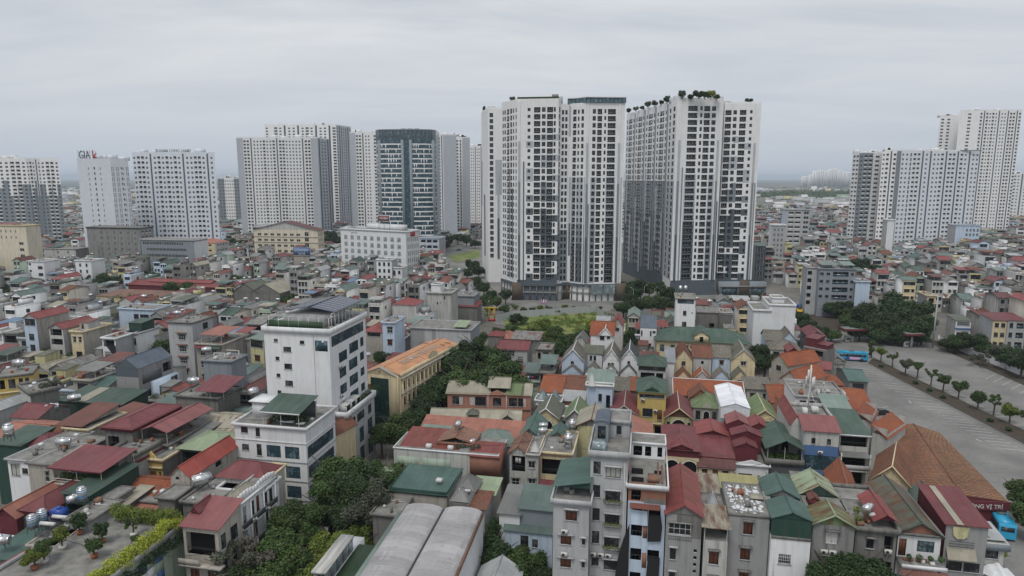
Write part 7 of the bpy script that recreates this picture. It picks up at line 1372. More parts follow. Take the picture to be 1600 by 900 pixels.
def car(label,px,py,ang,paint,sc=1.0):
    x,y=P(px,py);r=empty('parked_car',(x,y,0),ang);tag(r,label,'car','cars parked or standing in view');b=MB();L,Wd=4.4,1.75;pr=[(0,.3),(0,.75),(.15,.85),(1.1,.98),(1.75,1.42),(3.2,1.45),(3.95,1.05),(4.35,.95),(4.4,.5),(4.35,.3)]
    ins=lambda z:.0 if z < 1.0 else .14
    for i in range(len(pr)):
        p,q=pr[i],pr[(i+1) % len(pr)];b.poly([(p[0],ins(p[1]),p[1]),(p[0],Wd-ins(p[1]),p[1]),(q[0],Wd-ins(q[1]),q[1]),(q[0],ins(q[1]),q[1])],paint)
    b.poly([(p[0],ins(p[1]),p[1]) for p in pr][::-1],paint);b.poly([(p[0],Wd-ins(p[1]),p[1]) for p in pr],paint);b.build('body',r)
    def gl(pts,nm):g=MB();g.poly(pts,GD);g.build(nm,r)
    gl([(1.13,.25,1.01),(1.13,Wd-.25,1.01),(1.72,Wd-.28,1.42),(1.72,.28,1.42)],'windscreen');gl([(3.9,.28,1.1),(3.27,.28,1.44),(3.27,Wd-.28,1.44),(3.9,Wd-.28,1.1)],'rear_window')
    for y_ in (.10,Wd-.10):gl([(1.35,y_,1.03),(2.4,y_,1.03),(2.4,y_+(.03 if y_ < 1 else -.03),1.38),(1.8,y_+(.03 if y_ < 1 else -.03),1.38)],'side_window');gl([(2.5,y_,1.03),(3.7,y_,1.08),(3.2,y_+(.03 if y_ < 1 else -.03),1.4),(2.5,y_+(.03 if y_ < 1 else -.03),1.4)],'side_window')
    for x_ in (.85,3.5):
        for y_ in (.05,Wd-.05):t=MB();t.tube((x_,y_-.09,.32),(x_,y_+.09,.32),.32,'f:tyre',12);t.tube((x_,y_-.1,.32),(x_,y_+.1,.32),.17,WF,8);t.build('wheel',r)
    for y_ in (.25,Wd-.25):l=MB();l.box(-.02,.03,y_-.17,y_+.17,.6,.74,'f:lamp');l.build('headlight',r)
car('black car parked behind the orange tiled roofs in the lot',1366,650,.15,'f:cardark');car('silver car nearer the brown-tiled hall',1383,661,.15,'f:carsilver');car('white car at the end of the row beside the brown-tiled hall',1389,666,.15,'f:carwhite');car('black car on the street under the trees at the bottom',445,905,1.3,'f:cardark')
car('dark car on the pavement near the street crossing by the trees',715,392,.9,'f:cardark');car('silver car on the tree-lined street beside the white tower',742,384,.9,'f:carsilver');car('white car in the yard left of the yellow hut',1262,482,.3,'f:carwhite')
def wall_run(label,pts,h,k,name,cat,post=None,th=.2,step=6.0):
    q=[P(*p) for p in pts];r=empty(name,(*q[0],0));tag(r,label,cat);n=0
    for i in range(len(q)-1):
        a,b=Vector((q[i][0]-q[0][0],q[i][1]-q[0][1],0)),Vector((q[i+1][0]-q[0][0],q[i+1][1]-q[0][1],0));L=(b-a).length;d=(b-a).normalized();nn=Vector((-d.y,d.x,0))*th;m=max(1,int(L/step))
        for j in range(m):
            s,e=a+d*(L*j/m),a+d*(L*(j+1)/m-.08);p=MB();p.prism([tuple(s)[:2],tuple(e)[:2],tuple(e+nn)[:2],tuple(s+nn)[:2]],0,h,k);p.build('wall_panel',r);n += 1
            if post:c=MB();s2=s-nn*.35;c.box(s2.x-.22,s2.x+.22,s2.y-.22,s2.y+.22,0,h+.45,post);c.box(s2.x-.3,s2.x+.3,s2.y-.3,s2.y+.3,h+.45,h+.6,post);c.build('post',r)
    return r
wall_run('white boundary wall with capped posts along the right side of the parking lot',[(1466,536),(1500,549),(1545,567),(1600,589),(1700,630)],2.4,WH,'boundary_wall','wall',WH)
wall_run('pale grey sheet hoarding along the tower street behind the vacant lot',[(776,503),(800,497),(870,492),(932,488),(945,502)],3.0,'f:fencegrey','sheet_fence','fence',None,.08,2.6);wall_run('grey sheet hoarding right of the gap, ending by the slim white tower house',[(976,499),(1020,494),(1060,490)],3.0,'f:fencegrey','sheet_fence','fence',None,.08,2.6);wall_run('grey sheet hoarding between the grey ruin and the big blank white house',[(1120,486),(1180,482)],2.8,'f:fencegrey','sheet_fence','fence',None,.08,2.6)
wall_run('long pale barrier wall on the near side of the tower street',[(955,487),(1060,480),(1180,474)],1.2,CO,'barrier_wall','wall',None,.3,8)
def gate(label,px,py,w):
    x,y=P(px,py);r=empty('gate_canopy',(x,y,0));tag(r,label,'gate canopy','gate canopies at the parking lot entrance');m=MB();m.box(-w/2,w/2,-2.4,2.4,4.6,5.5,'w:redwall');m.box(-w/2+.3,w/2-.3,-2.1,2.1,5.5,5.6,'r:seagreen');m.build('roof',r);c=MB();c.box(-.35,.35,-.35,.35,0,4.6,OW);c.build('column',r);b=MB();b.box(-2.6,-1.2,-.7,.7,0,2.3,OW);b.box(-2.5,-1.3,-.73,-.7,1.1,1.9,GD);b.box(-2.75,-1.05,-.85,.85,2.3,2.42,LG);b.build('ticket_booth',r)
gate('red-edged gate canopy on one white column, left of two',1331,535,8.5);gate('red-edged gate canopy on one white column, right of two',1423,543,6.5)
def pole(name,label,cat,px,py,h,r0=.16,arm=0,group=None,k='f:fencegrey',head=True):
    x,y=P(px,py);r=empty(name,(x,y,0));tag(r,label,cat,group);m=MB();m.tube((0,0,0),(0,0,h),r0,k,8,r0*.55)
    m.build('pole',r)
    if arm:a=MB();a.tube((0,0,h-.1),(arm,0,h+.6),.06,k,5);a.build('arm',r);l=MB();l.box(arm-.25 if arm > 0 else arm-.4,arm+.4 if arm > 0 else arm+.25,-.15,.15,h+.52,h+.66,'f:lamp');l.build('lamp_head',r)
pole('light_mast','tall grey mast beside the parking lot entrance','mast',1457,543,19,.3)
pole('street_lamp','curved street lamp left of the big banyan tree','street lamp',1341,492,8,.1,1.4)
for i,(x,y,a) in enumerate([(989,481,-1.2),(1022,480,1.2),(1006,476,1.2),(1190,488,1.2),(912,478,1.2)]):pole('street_lamp',['street lamp between the white towers, leftmost of three','street lamp between the white towers, rightmost of three','street lamp between the white towers, middle of three','street lamp left of the big blank white house','street lamp in front of the glass canopy of the tall white tower'][i],'street lamp',x,y,9,.09,a,'street lamps along the tower street')
for i,(x,y,h) in enumerate([(425-60,470,22),(532,462,24),(362,458,20)]):
    x_,y_=P(x,y,4);r=empty('antenna_mast',(x_,y_,0));tag(r,['thin lattice mast with white antennas at the left, taller of the pair','thin lattice mast with white antennas above the grey roofs, centre left','white antenna mast right beside the taller lattice mast'][i],'antenna mast');m=MB()
    for a in ((0,0),(.5,0),(.25,.45)):m.tube((a[0],a[1],0),(a[0]*.6,a[1]*.6,h),.05,RL,4)
    for j in range(int(h/1.5)):z=j*1.5;m.tube((0,0,z),(.5,0,z+1.5),.03,RL,3);m.tube((.5,0,z),(.25,.45,z+1.5),.03,RL,3)
    m.build('lattice',r)
    for j in range(3):q=MB();q.box(-.4+j*.5,-.15+j*.5,-.3,-.15,h-2.6,h-.3,WF);q.build('panel_antenna',r)
def gantry():
    x,y=P(768,502);r=empty('gantry',(x,y,0));tag(r,'small yellow portal crane frame at the corner of the hoarding','gantry crane');m=MB()
    for sx in (-1.3,1.3):
        for j in (0,.8):m.tube((sx+j*.3,j,0),(sx*.8+j*.3,j,5.6),.14,'f:yellowpaint',5)
    for z in (1.2,2.4,3.6,4.8):m.tube((-1.3,0,z-.8),(1.3,0,z),.07,'f:yellowpaint',4);m.tube((1.3,0,z-.8),(-1.3,0,z),.07,'f:yellowpaint',4)
    m.box(-1.4,1.6,-.2,1.0,0,1.0,'f:red');m.build('frame',r);b=MB();b.box(-2.6,2.6,.2,.6,5.5,6.0,'f:yellowpaint');b.build('beam',r)
gantry()
def hut():
    x,y=P(1290,488);r=empty('site_cabin',(x,y,0),-.1);tag(r,'bright yellow site cabin with a white upper frame in the vacant yard','cabin');m=MB();m.box(-3.2,3.2,0,4,.6,5.2,'f:yellowpaint');m.box(-3.3,3.3,-.1,4.1,0,.6,'f:red');m.build('wall',r)
    for i in range(3):w=MB();w.box(-2.6+i*1.9,-1.4+i*1.9,-.03,0,2.2,3.6,GD);w.build('window',r)
    t=MB();t.box(-2,3,1,3,5.2,6.4,WF);t.build('roof_box',r)
hut()
def crane():
    x,y=P(1249,488);r=empty('crane_truck',(x,y,0),1.2);tag(r,'blue and yellow crane truck with its boom raised in the yard','crane truck');m=MB();m.box(-4,3.5,-1.2,1.2,.8,1.5,'f:yellowpaint');m.build('chassis',r);c=MB();c.box(1.8,3.8,-1.2,1.2,1.5,3.1,'f:plasticblue');c.box(3.8,3.83,-1,1,2,2.9,GD);c.build('cab',r)
    b=MB();b.tube((-2,0,1.8),(1.2,0,8),.4,'r:blue',6,.32);b.tube((1.2,0,8),(4.2,0,14),.26,WF,6,.18);b.build('boom',r)
    for x_ in (-3,-1.6,2.6):
        for y_ in (-1.1,1.1):t=MB();t.tube((x_,y_-.2,.55),(x_,y_+.2,.55),.55,'f:tyre',12);t.build('wheel',r)
crane()
def viaduct():
    a,b=P(1225,392,7),P(1375,388,7);r=empty('elevated_road',(*a,0),math.atan2(b[1]-a[1],b[0]-a[0]));tag(r,'pale elevated road deck crossing the roofs at right','elevated road');L=math.hypot(b[0]-a[0],b[1]-a[1]);m=MB();m.box(-5,L,0,9,6,7,LG,top='f:asphalt');m.build('deck',r)
    for y in (0,8.7):p=MB();p.box(-5,L,y,y+.3,7.003,7.9,LG);p.build('parapet',r)
    for i in range(int(L/18)):c=MB();c.box(i*18,i*18+1.2,3,6,0,6,CO);c.build('pier',r)
    FOOT.append([a,b,(b[0],b[1]+9),(a[0],a[1]+9)])
viaduct()
# the blue and white entrance sign at the street end, the lotus ornament in front of the tower
x_,y_=P(748,388);r_=empty('blue_billboard',(x_,y_,0));tag(r_,'small blue billboard where the tree-lined street meets the tower','billboard');m_=MB();m_.box(-2.4,2.4,0,.2,2,6,'r:blue');m_.build('panel',r_);m_=MB();m_.tube((0,.1,0),(0,.1,2),.15,RL,6);m_.build('post',r_)
x_,y_=P(849,478);r_=empty('lotus_ornament',(x_,y_,0));tag(r_,'pink lotus-shaped ornament at the tower entrance','ornament');m_=MB()
for i in range(9):
    a=i*.7;m_.poly([(0,0,.5),(1.2*math.cos(a-.3),1.2*math.sin(a-.3),1.6),(2.0*math.cos(a),2.0*math.sin(a),3.2),(1.2*math.cos(a+.3),1.2*math.sin(a+.3),1.6)],'f:buspink')
m_.build('petals',r_);m_=MB();m_.tube((0,0,0),(0,0,.6),.9,LG,10);m_.build('base',r_)
# ------------------------------------------------------------------ trees and plants
ORD=['leftmost','second from left','third from left','fourth from left','fifth from left','sixth from left','seventh from left','eighth from left','ninth from left','tenth from left','eleventh from left','twelfth from left','thirteenth from left','fourteenth from left','fifteenth from left','sixteenth from left','seventeenth from left','eighteenth from left','nineteenth from left','twentieth from left']
def ranks(n):return [ORD[i] if i < n-1 or n == 1 else 'rightmost' for i in range(n)] if n <= 20 else [ORD[i] if i < 20 else 'number %d from left' % (i+1) for i in range(n)]
def grove(base,group,items,shape='round',key='dark',name='tree',cat='tree',**k):
    items=sorted(items,key=lambda t:t[0])
    for rk,t in zip(ranks(len(items)),items):
        sh=t[4] if len(t) > 4 else shape;ke=t[5] if len(t) > 5 else key
        tree('%s, %s' % (base,rk) if len(items) > 1 else base,t[0],t[1],t[2],t[3],sh,ke,group=group,name=name,cat=cat,**k)
XT=[];nogo([(640,655),(640,575),(700,525),(770,520),(832,560),(832,600),(700,612),(690,650)])
grove('dark leafy tree in the grove left of the grey villa','trees in the central grove',[(700,545,15,5),(735,528,16,4.5),(752,517,17,3.6,'tall','mid'),(776,545,14,5),(795,562,12,5),(720,565,15,6,'round','mid'),(690,580,11,4.7),(760,580,13,5.5),(676,598,11,4.2),(660,618,11,3.7),(648,640,10,3.7),(675,636,9,4.2),(728,550,15,5.5),(752,566,14,5.5,'round','mid'),(668,586,11,4.2)])
palm('feathery palm in front of the dark grove',731,588,9,4.2)
grove('big dark tree beside the side street below the office annex','trees along the side street',[(532,712,14,4.8,'round','mid'),(562,726,14,5.5,'round','dark'),(594,716,12,5,'round','mid'),(512,742,12,3.8,'round','mid'),(545,765,11,4.6,'round','dark'),(582,775,10,4.6,'round','dark'),(610,728,11,4,'round','mid'),(520,775,9,3.6,'round','dark'),(570,752,13,4.6,'round','grey')])
grove('bright leafy tree under the cream official building','trees under the official building',[(617,652,10,4.4),(595,662,8,3.2),(640,668,8,3.2)],key='mid')
grove('street tree in front of the ornate white row','street trees by the ornate row',[(455,785,11,3.8),(478,808,9,3.2),(440,830,10,3.6),(402,836,10.5,3.6,'sparse','blossom'),(366,852,10,3.8,'sparse','grey'),(418,862,9,3.6),(455,862,8,3.4),(388,880,8,3.5,'round','dark'),(480,790,10,3)],key='mid')
grove('low light-green flowering tree across the street from the row house','light green trees on the right of the side street',[(512,830,8,3.4),(540,845,8,3.2),(492,868,7.5,3.6),(560,822,7.5,2.8),(522,872,7,3.2)],key='light')
for q_ in [((x,y,14 if y < 570 else 12,5.2)) for x,y in ((706,552),(770,572),(745,580),(714,584),(786,556),(800,574),(722,545),(762,540))]:tree('tree inside the dark central grove',*q_,'round','dark' if q_[0] % 2 else 'mid',group='trees in the central grove') ;XT.append((TREES[-1],q_[0]))
for rk,(o_,x_) in zip(ranks(len(XT)),sorted(XT,key=lambda t:t[1])):o_['label']='tree deep inside the dark central grove, %s' % rk
grove('garden tree at the foot of the vaulted hall','garden trees by the vaulted hall',[(770,838,9,3.6,'round','dark'),(790,872,8,3.6,'round','mid'),(828,858,7.5,2.8,'round','mid'),(846,880,7,2.4,'round','dark'),(772,812,9,2.2,'tall','dark'),(806,850,7,2.6,'round','mid')])
grove('dark bushy tree below the weathered cement houses at the bottom edge','dark trees at the bottom edge',[(1300,884,14,3.4),(1330,868,14.5,3.4),(1360,874,14.5,3.4),(1390,886,14,3)])
grove('leafy tree at the right edge beside the bus seen from behind','trees beside the rear bus',[(1598,750,8,3.0,'round','mid'),(1612,790,6.5,3.0,'round','mid'),(1562,846,5.5,1.8,'round','light')])
grove('shrubby tree in the overgrown vacant lot','shrubs of the vacant lot',[(806,489,5,3.4,'round','dark'),(818,492,4,3),(850,498,6,4,'round','light'),(832,506,5,3.6,'round','light'),(868,510,6,4),(890,516,7,4.5),(912,514,8,4.5,'round','dark'),(938,522,8,4.5,'round','dark'),(860,526,6,4),(885,538,6,4,'round','dark'),(905,545,6,3.6,'round','dark'),(845,515,5,3.4,'round','light'),(800,506,5,3),(778,508,5,3),(925,500,4,3,'round','yellow'),(868,533,5,3.4,'round','mid'),(812,514,4,3,'round','light')],key='mid')
grove('dark tree behind the narrow white slate-roofed house','trees by the narrow white house',[(985,512,9,4),(998,528,8,3.4),(978,536,7,3)])
bs=[(980,438),(990,446),(1002,436),(1015,440),(1028,436),(1042,445),(1056,452),(985,458),(1000,462),(1018,460),(1035,464),(1050,466),(1068,462),(975,466)]
grove('dark tree between the two big white towers','trees between the towers',[(x,y,9+(i % 3),4.6,'round','dark' if i % 3 else 'mid') for i,(x,y) in enumerate(bs)])
grove('tree beside the tree-lined street left of the tall white tower','trees along the tower street',[(702,366,11,6),(715,362,12,6),(729,366,11,6),(742,372,9,5),(696,376,8,5),(738,405,9,5),(748,412,9,5),(744,432,7,4),(756,440,8,4),(766,452,7,4),(756,458,6,3.5,'round','mid'),(776,462,7,3.5,'round','mid'),(788,474,5,2.8,'round','mid'),(764,478,4,2.6,'round','light'),(790,452,8,3.6),(730,418,7,4)])
grove('small tree at the foot of the right-hand white towers','trees at the foot of the right towers',[(1075,470,6,3),(1108,466,7,3.4),(1140,462,6,3),(1160,460,7,3.4),(1182,456,8,4),(1194,462,7,3.5),(1172,470,5,3)],key='dark')
grove('dark tree beside the terraced orange roofs','trees by the terraced roofs',[(1186,536,10,4),(1196,552,9,3.6),(1172,545,7,3)])
grove('overgrown tree at the edge of the vacant yard','trees round the vacant yard',[(1250,486,7,4.6),(1264,500,6,4.6),(1280,508,6,4.4),(1300,510,6,4,'round','mid'),(1240,512,7,4),(1318,468,8,5.4),(1336,476,8,5.4,'round','mid'),(1304,472,7,4.6),(1328,490,6,4.6,'round','mid'),(1352,488,8,5)])
grove('huge dark spreading tree crown at the far side of the parking lot','the big tree mass by the lot',[(1402,457,15,9),(1366,470,13,8),(1432,468,14,8),(1384,488,11,7),(1415,492,11,7),(1345,500,8,6),(1444,492,11,5.5),(1372,508,7,5.5),(1400,510,7,5),(1436,512,7,4.5)])
grove('tree behind the white boundary wall','trees behind the boundary wall',[(1484,524,6,3.6),(1500,522,7,4),(1517,518,8,4.2),(1532,522,8,4),(1546,530,7,4),(1563,536,7,4,'round','grey'),(1582,540,8,4.6),(1600,546,9,4.6)],key='dark')
def treepx(label,x,yt,yb,rp,shape,key,group):
    X,Y=P(x,yb);q=proj(X,Y,0);h=4.0
    for _ in range(12):
        p=proj(X,Y,h);h += (p[1]-yt)/(FPX/p[2])*.98
    tree(label,x,yt,h,rp*q[2]/FPX,shape,key,world=(X,Y),group=group,name='lot_tree',cat='tree',z=.14)
lt=[(1361,532,560,8.5,'tall','mid'),(1376,543,567,9,'round','light'),(1394,549,575,10.5,'sparse','mid'),(1414,561,587,11,'round','grey'),(1433,563,592,10,'round','mid'),(1454,577,604,11.5,'sparse','mid'),(1473,584,614,12,'round','mid'),(1497,595,624,12.5,'round','mid'),(1527,610,641,13,'ball','mid'),(1552,617,650,14,'sparse','mid'),(1577,631,662,15,'round','light'),(1604,640,676,12,'round','mid')]
for rk,t in zip(ranks(12),lt):treepx('young round-crowned tree on the planted strip of the parking lot, %s' % rk,t[0],t[1],t[2],t[3],t[4],t[5],'young trees on the planted strip')
for i,(x,y) in enumerate([(1377,569),(1431,595),(1453,606),(1474,617),(1548,653),(1577,667),(1345,560)]):tree('low clipped shrub on the planted strip, %s' % ranks(7)[[1,2,3,4,5,6,0][i]],x,y,1.1,.9,'ball','dark',group='low shrubs on the planted strip',name='shrub',cat='shrub',trunk=False)
grove('dark round tree beside the houses at middle left','trees among the houses at left',[(88,535,10,5.5),(104,545,9,4.5),(72,546,8,4),(258,528,13,4),(246,540,10,3.6),(262,548,10,3.2)],key='mid')
grove('leafy tree among the houses at upper left','trees at upper left',[(165,425,11,6),(185,432,9,5),(152,434,9,5),(280,438,10,8,'round','mid'),(256,448,7,4),(70,436,8,4,'sparse','grey'),(132,428,10,4,'sparse','grey'),(230,420,9,5),(246,426,8,5,'round','mid'),(18,450,9,5),(4,445,9,5)])
grove('dark tree among the grey roofs at centre left','trees at centre left',[(365,424,11,5.5,'round','mid'),(405,428,9,5,'sparse','grey'),(390,432,8,4),(425,400,10,5),(378,402,9,5),(425,420,8,5),(452,458,9,5),(468,464,8,4),(586,515,8,4),(600,548,9,3.6)])
grove('dark tree in the clump behind the blue signboard','trees behind the school-like building',[(502,366,14,7),(515,360,15,7),(530,366,14,7),(508,380,10,6),(522,384,10,6),(494,382,10,6)])
grove('tree in the distant line behind the salmon hipped building','distant tree line at left',[(345,374,10,6),(358,371,11,7),(371,374,10,6),(384,371,11,7),(342,386,8,5)])
grove('tree in the dark clump behind the roofs at right','dark clump at right',[(1330,405,11,6),(1345,402,12,7),(1360,408,11,6),(1375,412,9,5),(1350,418,8,5)])
grove('tree crown behind the white villas at far right','trees at far right',[(1380,335,9,7),(1432,352,10,8),(1350,345,8,6),(1290,345,8,7),(1535,545,6,4,'sparse','grey')])
# roof gardens on the towers
def roofgreen(pts,h,lab,grp):
    for rk,(x,y,hh,r,k) in zip(ranks(len(pts)),pts):X,Y=P(x,y,h);tree('%s, %s' % (lab,rk),x,y,hh,r,'round',k,world=(X,Y+1.5),z=h-.3,group=grp,name='roof_tree',cat='roof tree',rzc=hh*.5)
fs=[(805+i*13,476+(i % 3)*2,2.2+(i % 2),1.8,'round','mid' if i % 3 else 'light') for i in range(11)]
grove('low green shrub planted in front of the tall white tower','shrubs along the tower foot',fs,name='shrub',cat='shrub',trunk=False)
roofgreen([(983,176.5,3.5,1.8,'dark'),(994,173.5,3.2,1.8,'grey'),(1004,171,3,1.6,'dark'),(1013,168.5,4.2,2.0,'mid'),(1024,166,4,1.9,'grey'),(1034,163.5,3,1.7,'dark'),(1043,161,5,2.0,'dark')],98.6,'small tree on the long roof edge of the right tower','roof trees along the long roof edge')
roofgreen([(1067,155,5.0,2.2,'grey'),(1080,155,3,1.8,'dark'),(1093,154,4.5,3.0,'dark'),(1102,154,4.5,2.8,'mid'),(1112,154,4.5,2.4,'yellow'),(1121,155,3,1.8,'mid'),(1172,160,2.6,2.2,'mid'),(801,158,3.2,1.8,'grey'),(756,175,4,1.0,'dark')],98.0,'roof garden tree on top of the white towers','roof garden trees')
# potted trees of the roof garden
for i,(x,y,r,k,sh) in enumerate([(160,848,1.2,'dark','round'),(209,838,1.1,'mid','sparse'),(148,872,1.3,'mid','round'),(98,858,1.1,'light','round'),(125,835,1.3,'dark','round'),(70,880,1.6,'mid','round'),(55,890,1.5,'light','round'),(212,850,.7,'mid','ball')]):
    X,Y=P(x,y,11.5);r_=tree(['potted citrus-like tree nearest the yellow hedge end','sparse potted tree in the middle of the roof garden','round potted tree nearest the camera on the roof garden','light green potted tree at the left of the roof garden','dense dark plants by the blue board of the roof garden','tall bushy planting at the front left of the roof garden','light leafy planting at the very front left of the roof garden','small round potted shrub beside the sparse potted tree'][i],x,y,3.2 if i != 7 else 1.4,r,sh,k,world=(X,Y),z=11.5,group='potted plants of the roof garden',name='potted_tree',cat='potted tree',rzc=1.35 if i != 7 else .7);m=MB();m.tube((0,0,0),(0,0,.55),.35,'f:potwhite' if i % 2 else 'f:terracotta',10,.5);m.build('pot',r_)
# ------------------------------------------------------------------ the rest of the town: houses one by one near the camera, one joined mass beyond
def inpoly(x,y,q):
    c=False;j=len(q)-1
    for i in range(len(q)):
        if (q[i][1] > y) != (q[j][1] > y) and x < (q[j][0]-q[i][0])*(y-q[i][1])/(q[j][1]-q[i][1])+q[i][0]:c=not c
        j=i
    return c
OBST=[(f,sum(p[0] for p in f)/len(f),sum(p[1] for p in f)/len(f)) for f in FOOT+NOGO]
OBST=[(f,cx,cy,max(math.hypot(p[0]-cx,p[1]-cy) for p in f)) for f,cx,cy in OBST]
def blocked(pts,rad):
    cx,cy=sum(p[0] for p in pts)/4,sum(p[1] for p in pts)/4
    S=[(cx,cy)]+[((p[0]*.94+cx*.06),(p[1]*.94+cy*.06)) for p in pts]+[((pts[i][0]+pts[(i+1) % 4][0])/2,(pts[i][1]+pts[(i+1) % 4][1])/2) for i in range(4)]
    for f,ox,oy,r in OBST:
        if math.hypot(ox-cx,oy-cy) > r+rad:continue
        if any(inpoly(x,y,f) for x,y in S) or any(inpoly(x,y,pts) for x,y in f):return True
    return any(math.hypot(x-cx,y-cy) < r*.35+rad*.55 for x,y,r in FOOTT)
# sight lines to the tops of the surveyed fronts and to street and lot surfaces: fillers stay below them
SL=[]
for r_,A_,B_,h_,d_,a_ in HOUSES:
    for t in (.1,.5,.9):
        x,y=A_[0]+(B_[0]-A_[0])*t,A_[1]+(B_[1]-A_[1])*t
        if y > 40:SL.append((x,y,max(1.0,h_-((5.5 if y < 170 else 8) if h_ < 40 else h_-8))))
for x_,y_,r_ in FOOTT:SL.append((x_,y_,4.0))
for q in [P(x,y) for x,y in [(735,440),(760,470),(790,495),(850,485),(850,505),(930,500),(1000,490),(1100,480),(725,410),(1280,500),(600,830),(570,860),(580,800),(540,830),(1320,560),(1400,560),(1480,545),(1560,600)]]:SL.append((*q,.3))
SLA=np.array(SL)
def capheight(cx,cy,rad):
    r=math.hypot(cx,cy);D=np.hypot(SLA[:,0],SLA[:,1]);dot=(SLA[:,0]*cx+SLA[:,1]*cy)/D;perp=np.abs(SLA[:,0]*cy-SLA[:,1]*cx)/D
    m=(perp < rad*.8) & (dot > 0) & (dot < D-rad*.5)
    if not m.any():return 99
    return float((CAMH+(SLA[m,2]-CAMH)*dot[m]/D[m]).min())
WALLS=['white','white','white','offwhite','cream','beige','concrete','oldcon','paleblue','lightgrey','pale_yellow','grey','offwhite','lightgrey','beige','palegreen','concrete','concrete','concrete','oldcon']
SIDES=['oldcon','concrete','lightgrey','offwhite','beige','lightgrey','grey','white']
ROOFS=['r:grey','r:greygreen','r:darkred','r:grey:.4','r:brownred',AS,'r:red',RW,'r:green','r:greygreen','r:seagreen','r:brownred','r:grey','r:olive','r:red:.5','r:darkred','r:teal','r:palegrey','t:oldtile','r:blue','r:beige','t:oldtile','r:greygreen','r:grey:.4','r:green:.4','r:wine:.4']
CN=dict(white='white',offwhite='off-white',cream='cream',beige='beige',concrete='cement-grey',oldcon='mould-stained',paleblue='pale blue',lightgrey='pale grey',pale_yellow='pale yellow',grey='grey',palegreen='mint green',yellow='yellow')
RN={'asb':'slab-grey','red':'red','wine':'wine-red','green':'dark green','greygreen':'grey-green','seagreen':'pale sea-green','brownred':'brown-red','grey':'grey','olive':'olive','darkred':'dark red','teal':'teal','palegrey':'pale grey','oldtile':'old brown tiled','blue':'blue','beige':'beige','tile':'orange tiled'}
R_=random.Random(21);cand=[];a=GRID;ca,sa=math.cos(a),math.sin(a)
v=60.0;row=0
while v < 1150:
    d=R_.uniform(9,13);lane=0.6 if row % 2 else R_.uniform(2.6,3.6);u=-1100.0-R_.uniform(0,6)
    if v > 520:d *= 1.35
    while u < 1250:
        w=R_.uniform(3.7,5.8)*(1 if v < 380 else 1.3 if v < 520 else 1.8)
        if R_.random() < .035:u += R_.uniform(3,9)
        x0,y0=u*ca-v*sa,u*sa+v*ca;p=proj(x0,y0,8) if y0 > 40 else (0,0,0)
        if y0 > 74 and -60 < p[0] < 1680 and p[1] < 990 and y0 < 1080:
            pts=footprint(x0,y0,a,0,w,0,d);cx,cy=(pts[0][0]+pts[2][0])/2,(pts[0][1]+pts[2][1])/2;rad=math.hypot(w,d)/2
            if not blocked(pts,rad):
                cap=capheight(cx,cy,rad);near=y0 < 230
                h=min(cap,R_.choice([4.5,6,8,8.5,9,11,11.5,12,13,14.5,15,17])+R_.uniform(-.5,.5)) if not near else min(cap,R_.choice([7,8,9.5,11]))
                if h > 2.6:cand.append((p[2],x0,y0,w,d,h))
        u += w+(R_.choice([.05,.05,.05,.4]) if R_.random() < .93 else R_.uniform(1.5,3))
    v += d+lane;row += 1
cand.sort(key=lambda t:t[0])
def spec(w,d,h,r):
    wl=r.choice(WALLS);sd=r.choice(SIDES) if r.random() < .75 else wl;rf=r.random();rk=r.choice(ROOFS);rk='r:greygreen' if rk == 'r:blue' and r.random() < .7 else rk;fl=[]
    pat=r.choice([[(.14,.38),(.6,.86)],[(.2,.8)],[(.1,.3),(.4,.6),(.7,.9)],[(.15,.55),(.68,.88)]]);ty=r.choice('wwwWWsohhk')
    n=max(1,int(h/3.3));top_t='h' if r.random() < .35 else ty
    for i in range(n):
        for (p_,q_) in (pat if (i or top_t != 'h') else [(.08,.92)]):fl.append((p_,q_,.7+i*3.3,(2.3 if ty not in 'oh' else 2.9)+i*3.3,top_t if i == 0 else ty))
    return wl,sd,rf,rk,fl
NEAR=[];rest=[]
for c in cand:(NEAR if len(NEAR) < 165 else rest).append(c)
DESC=[]
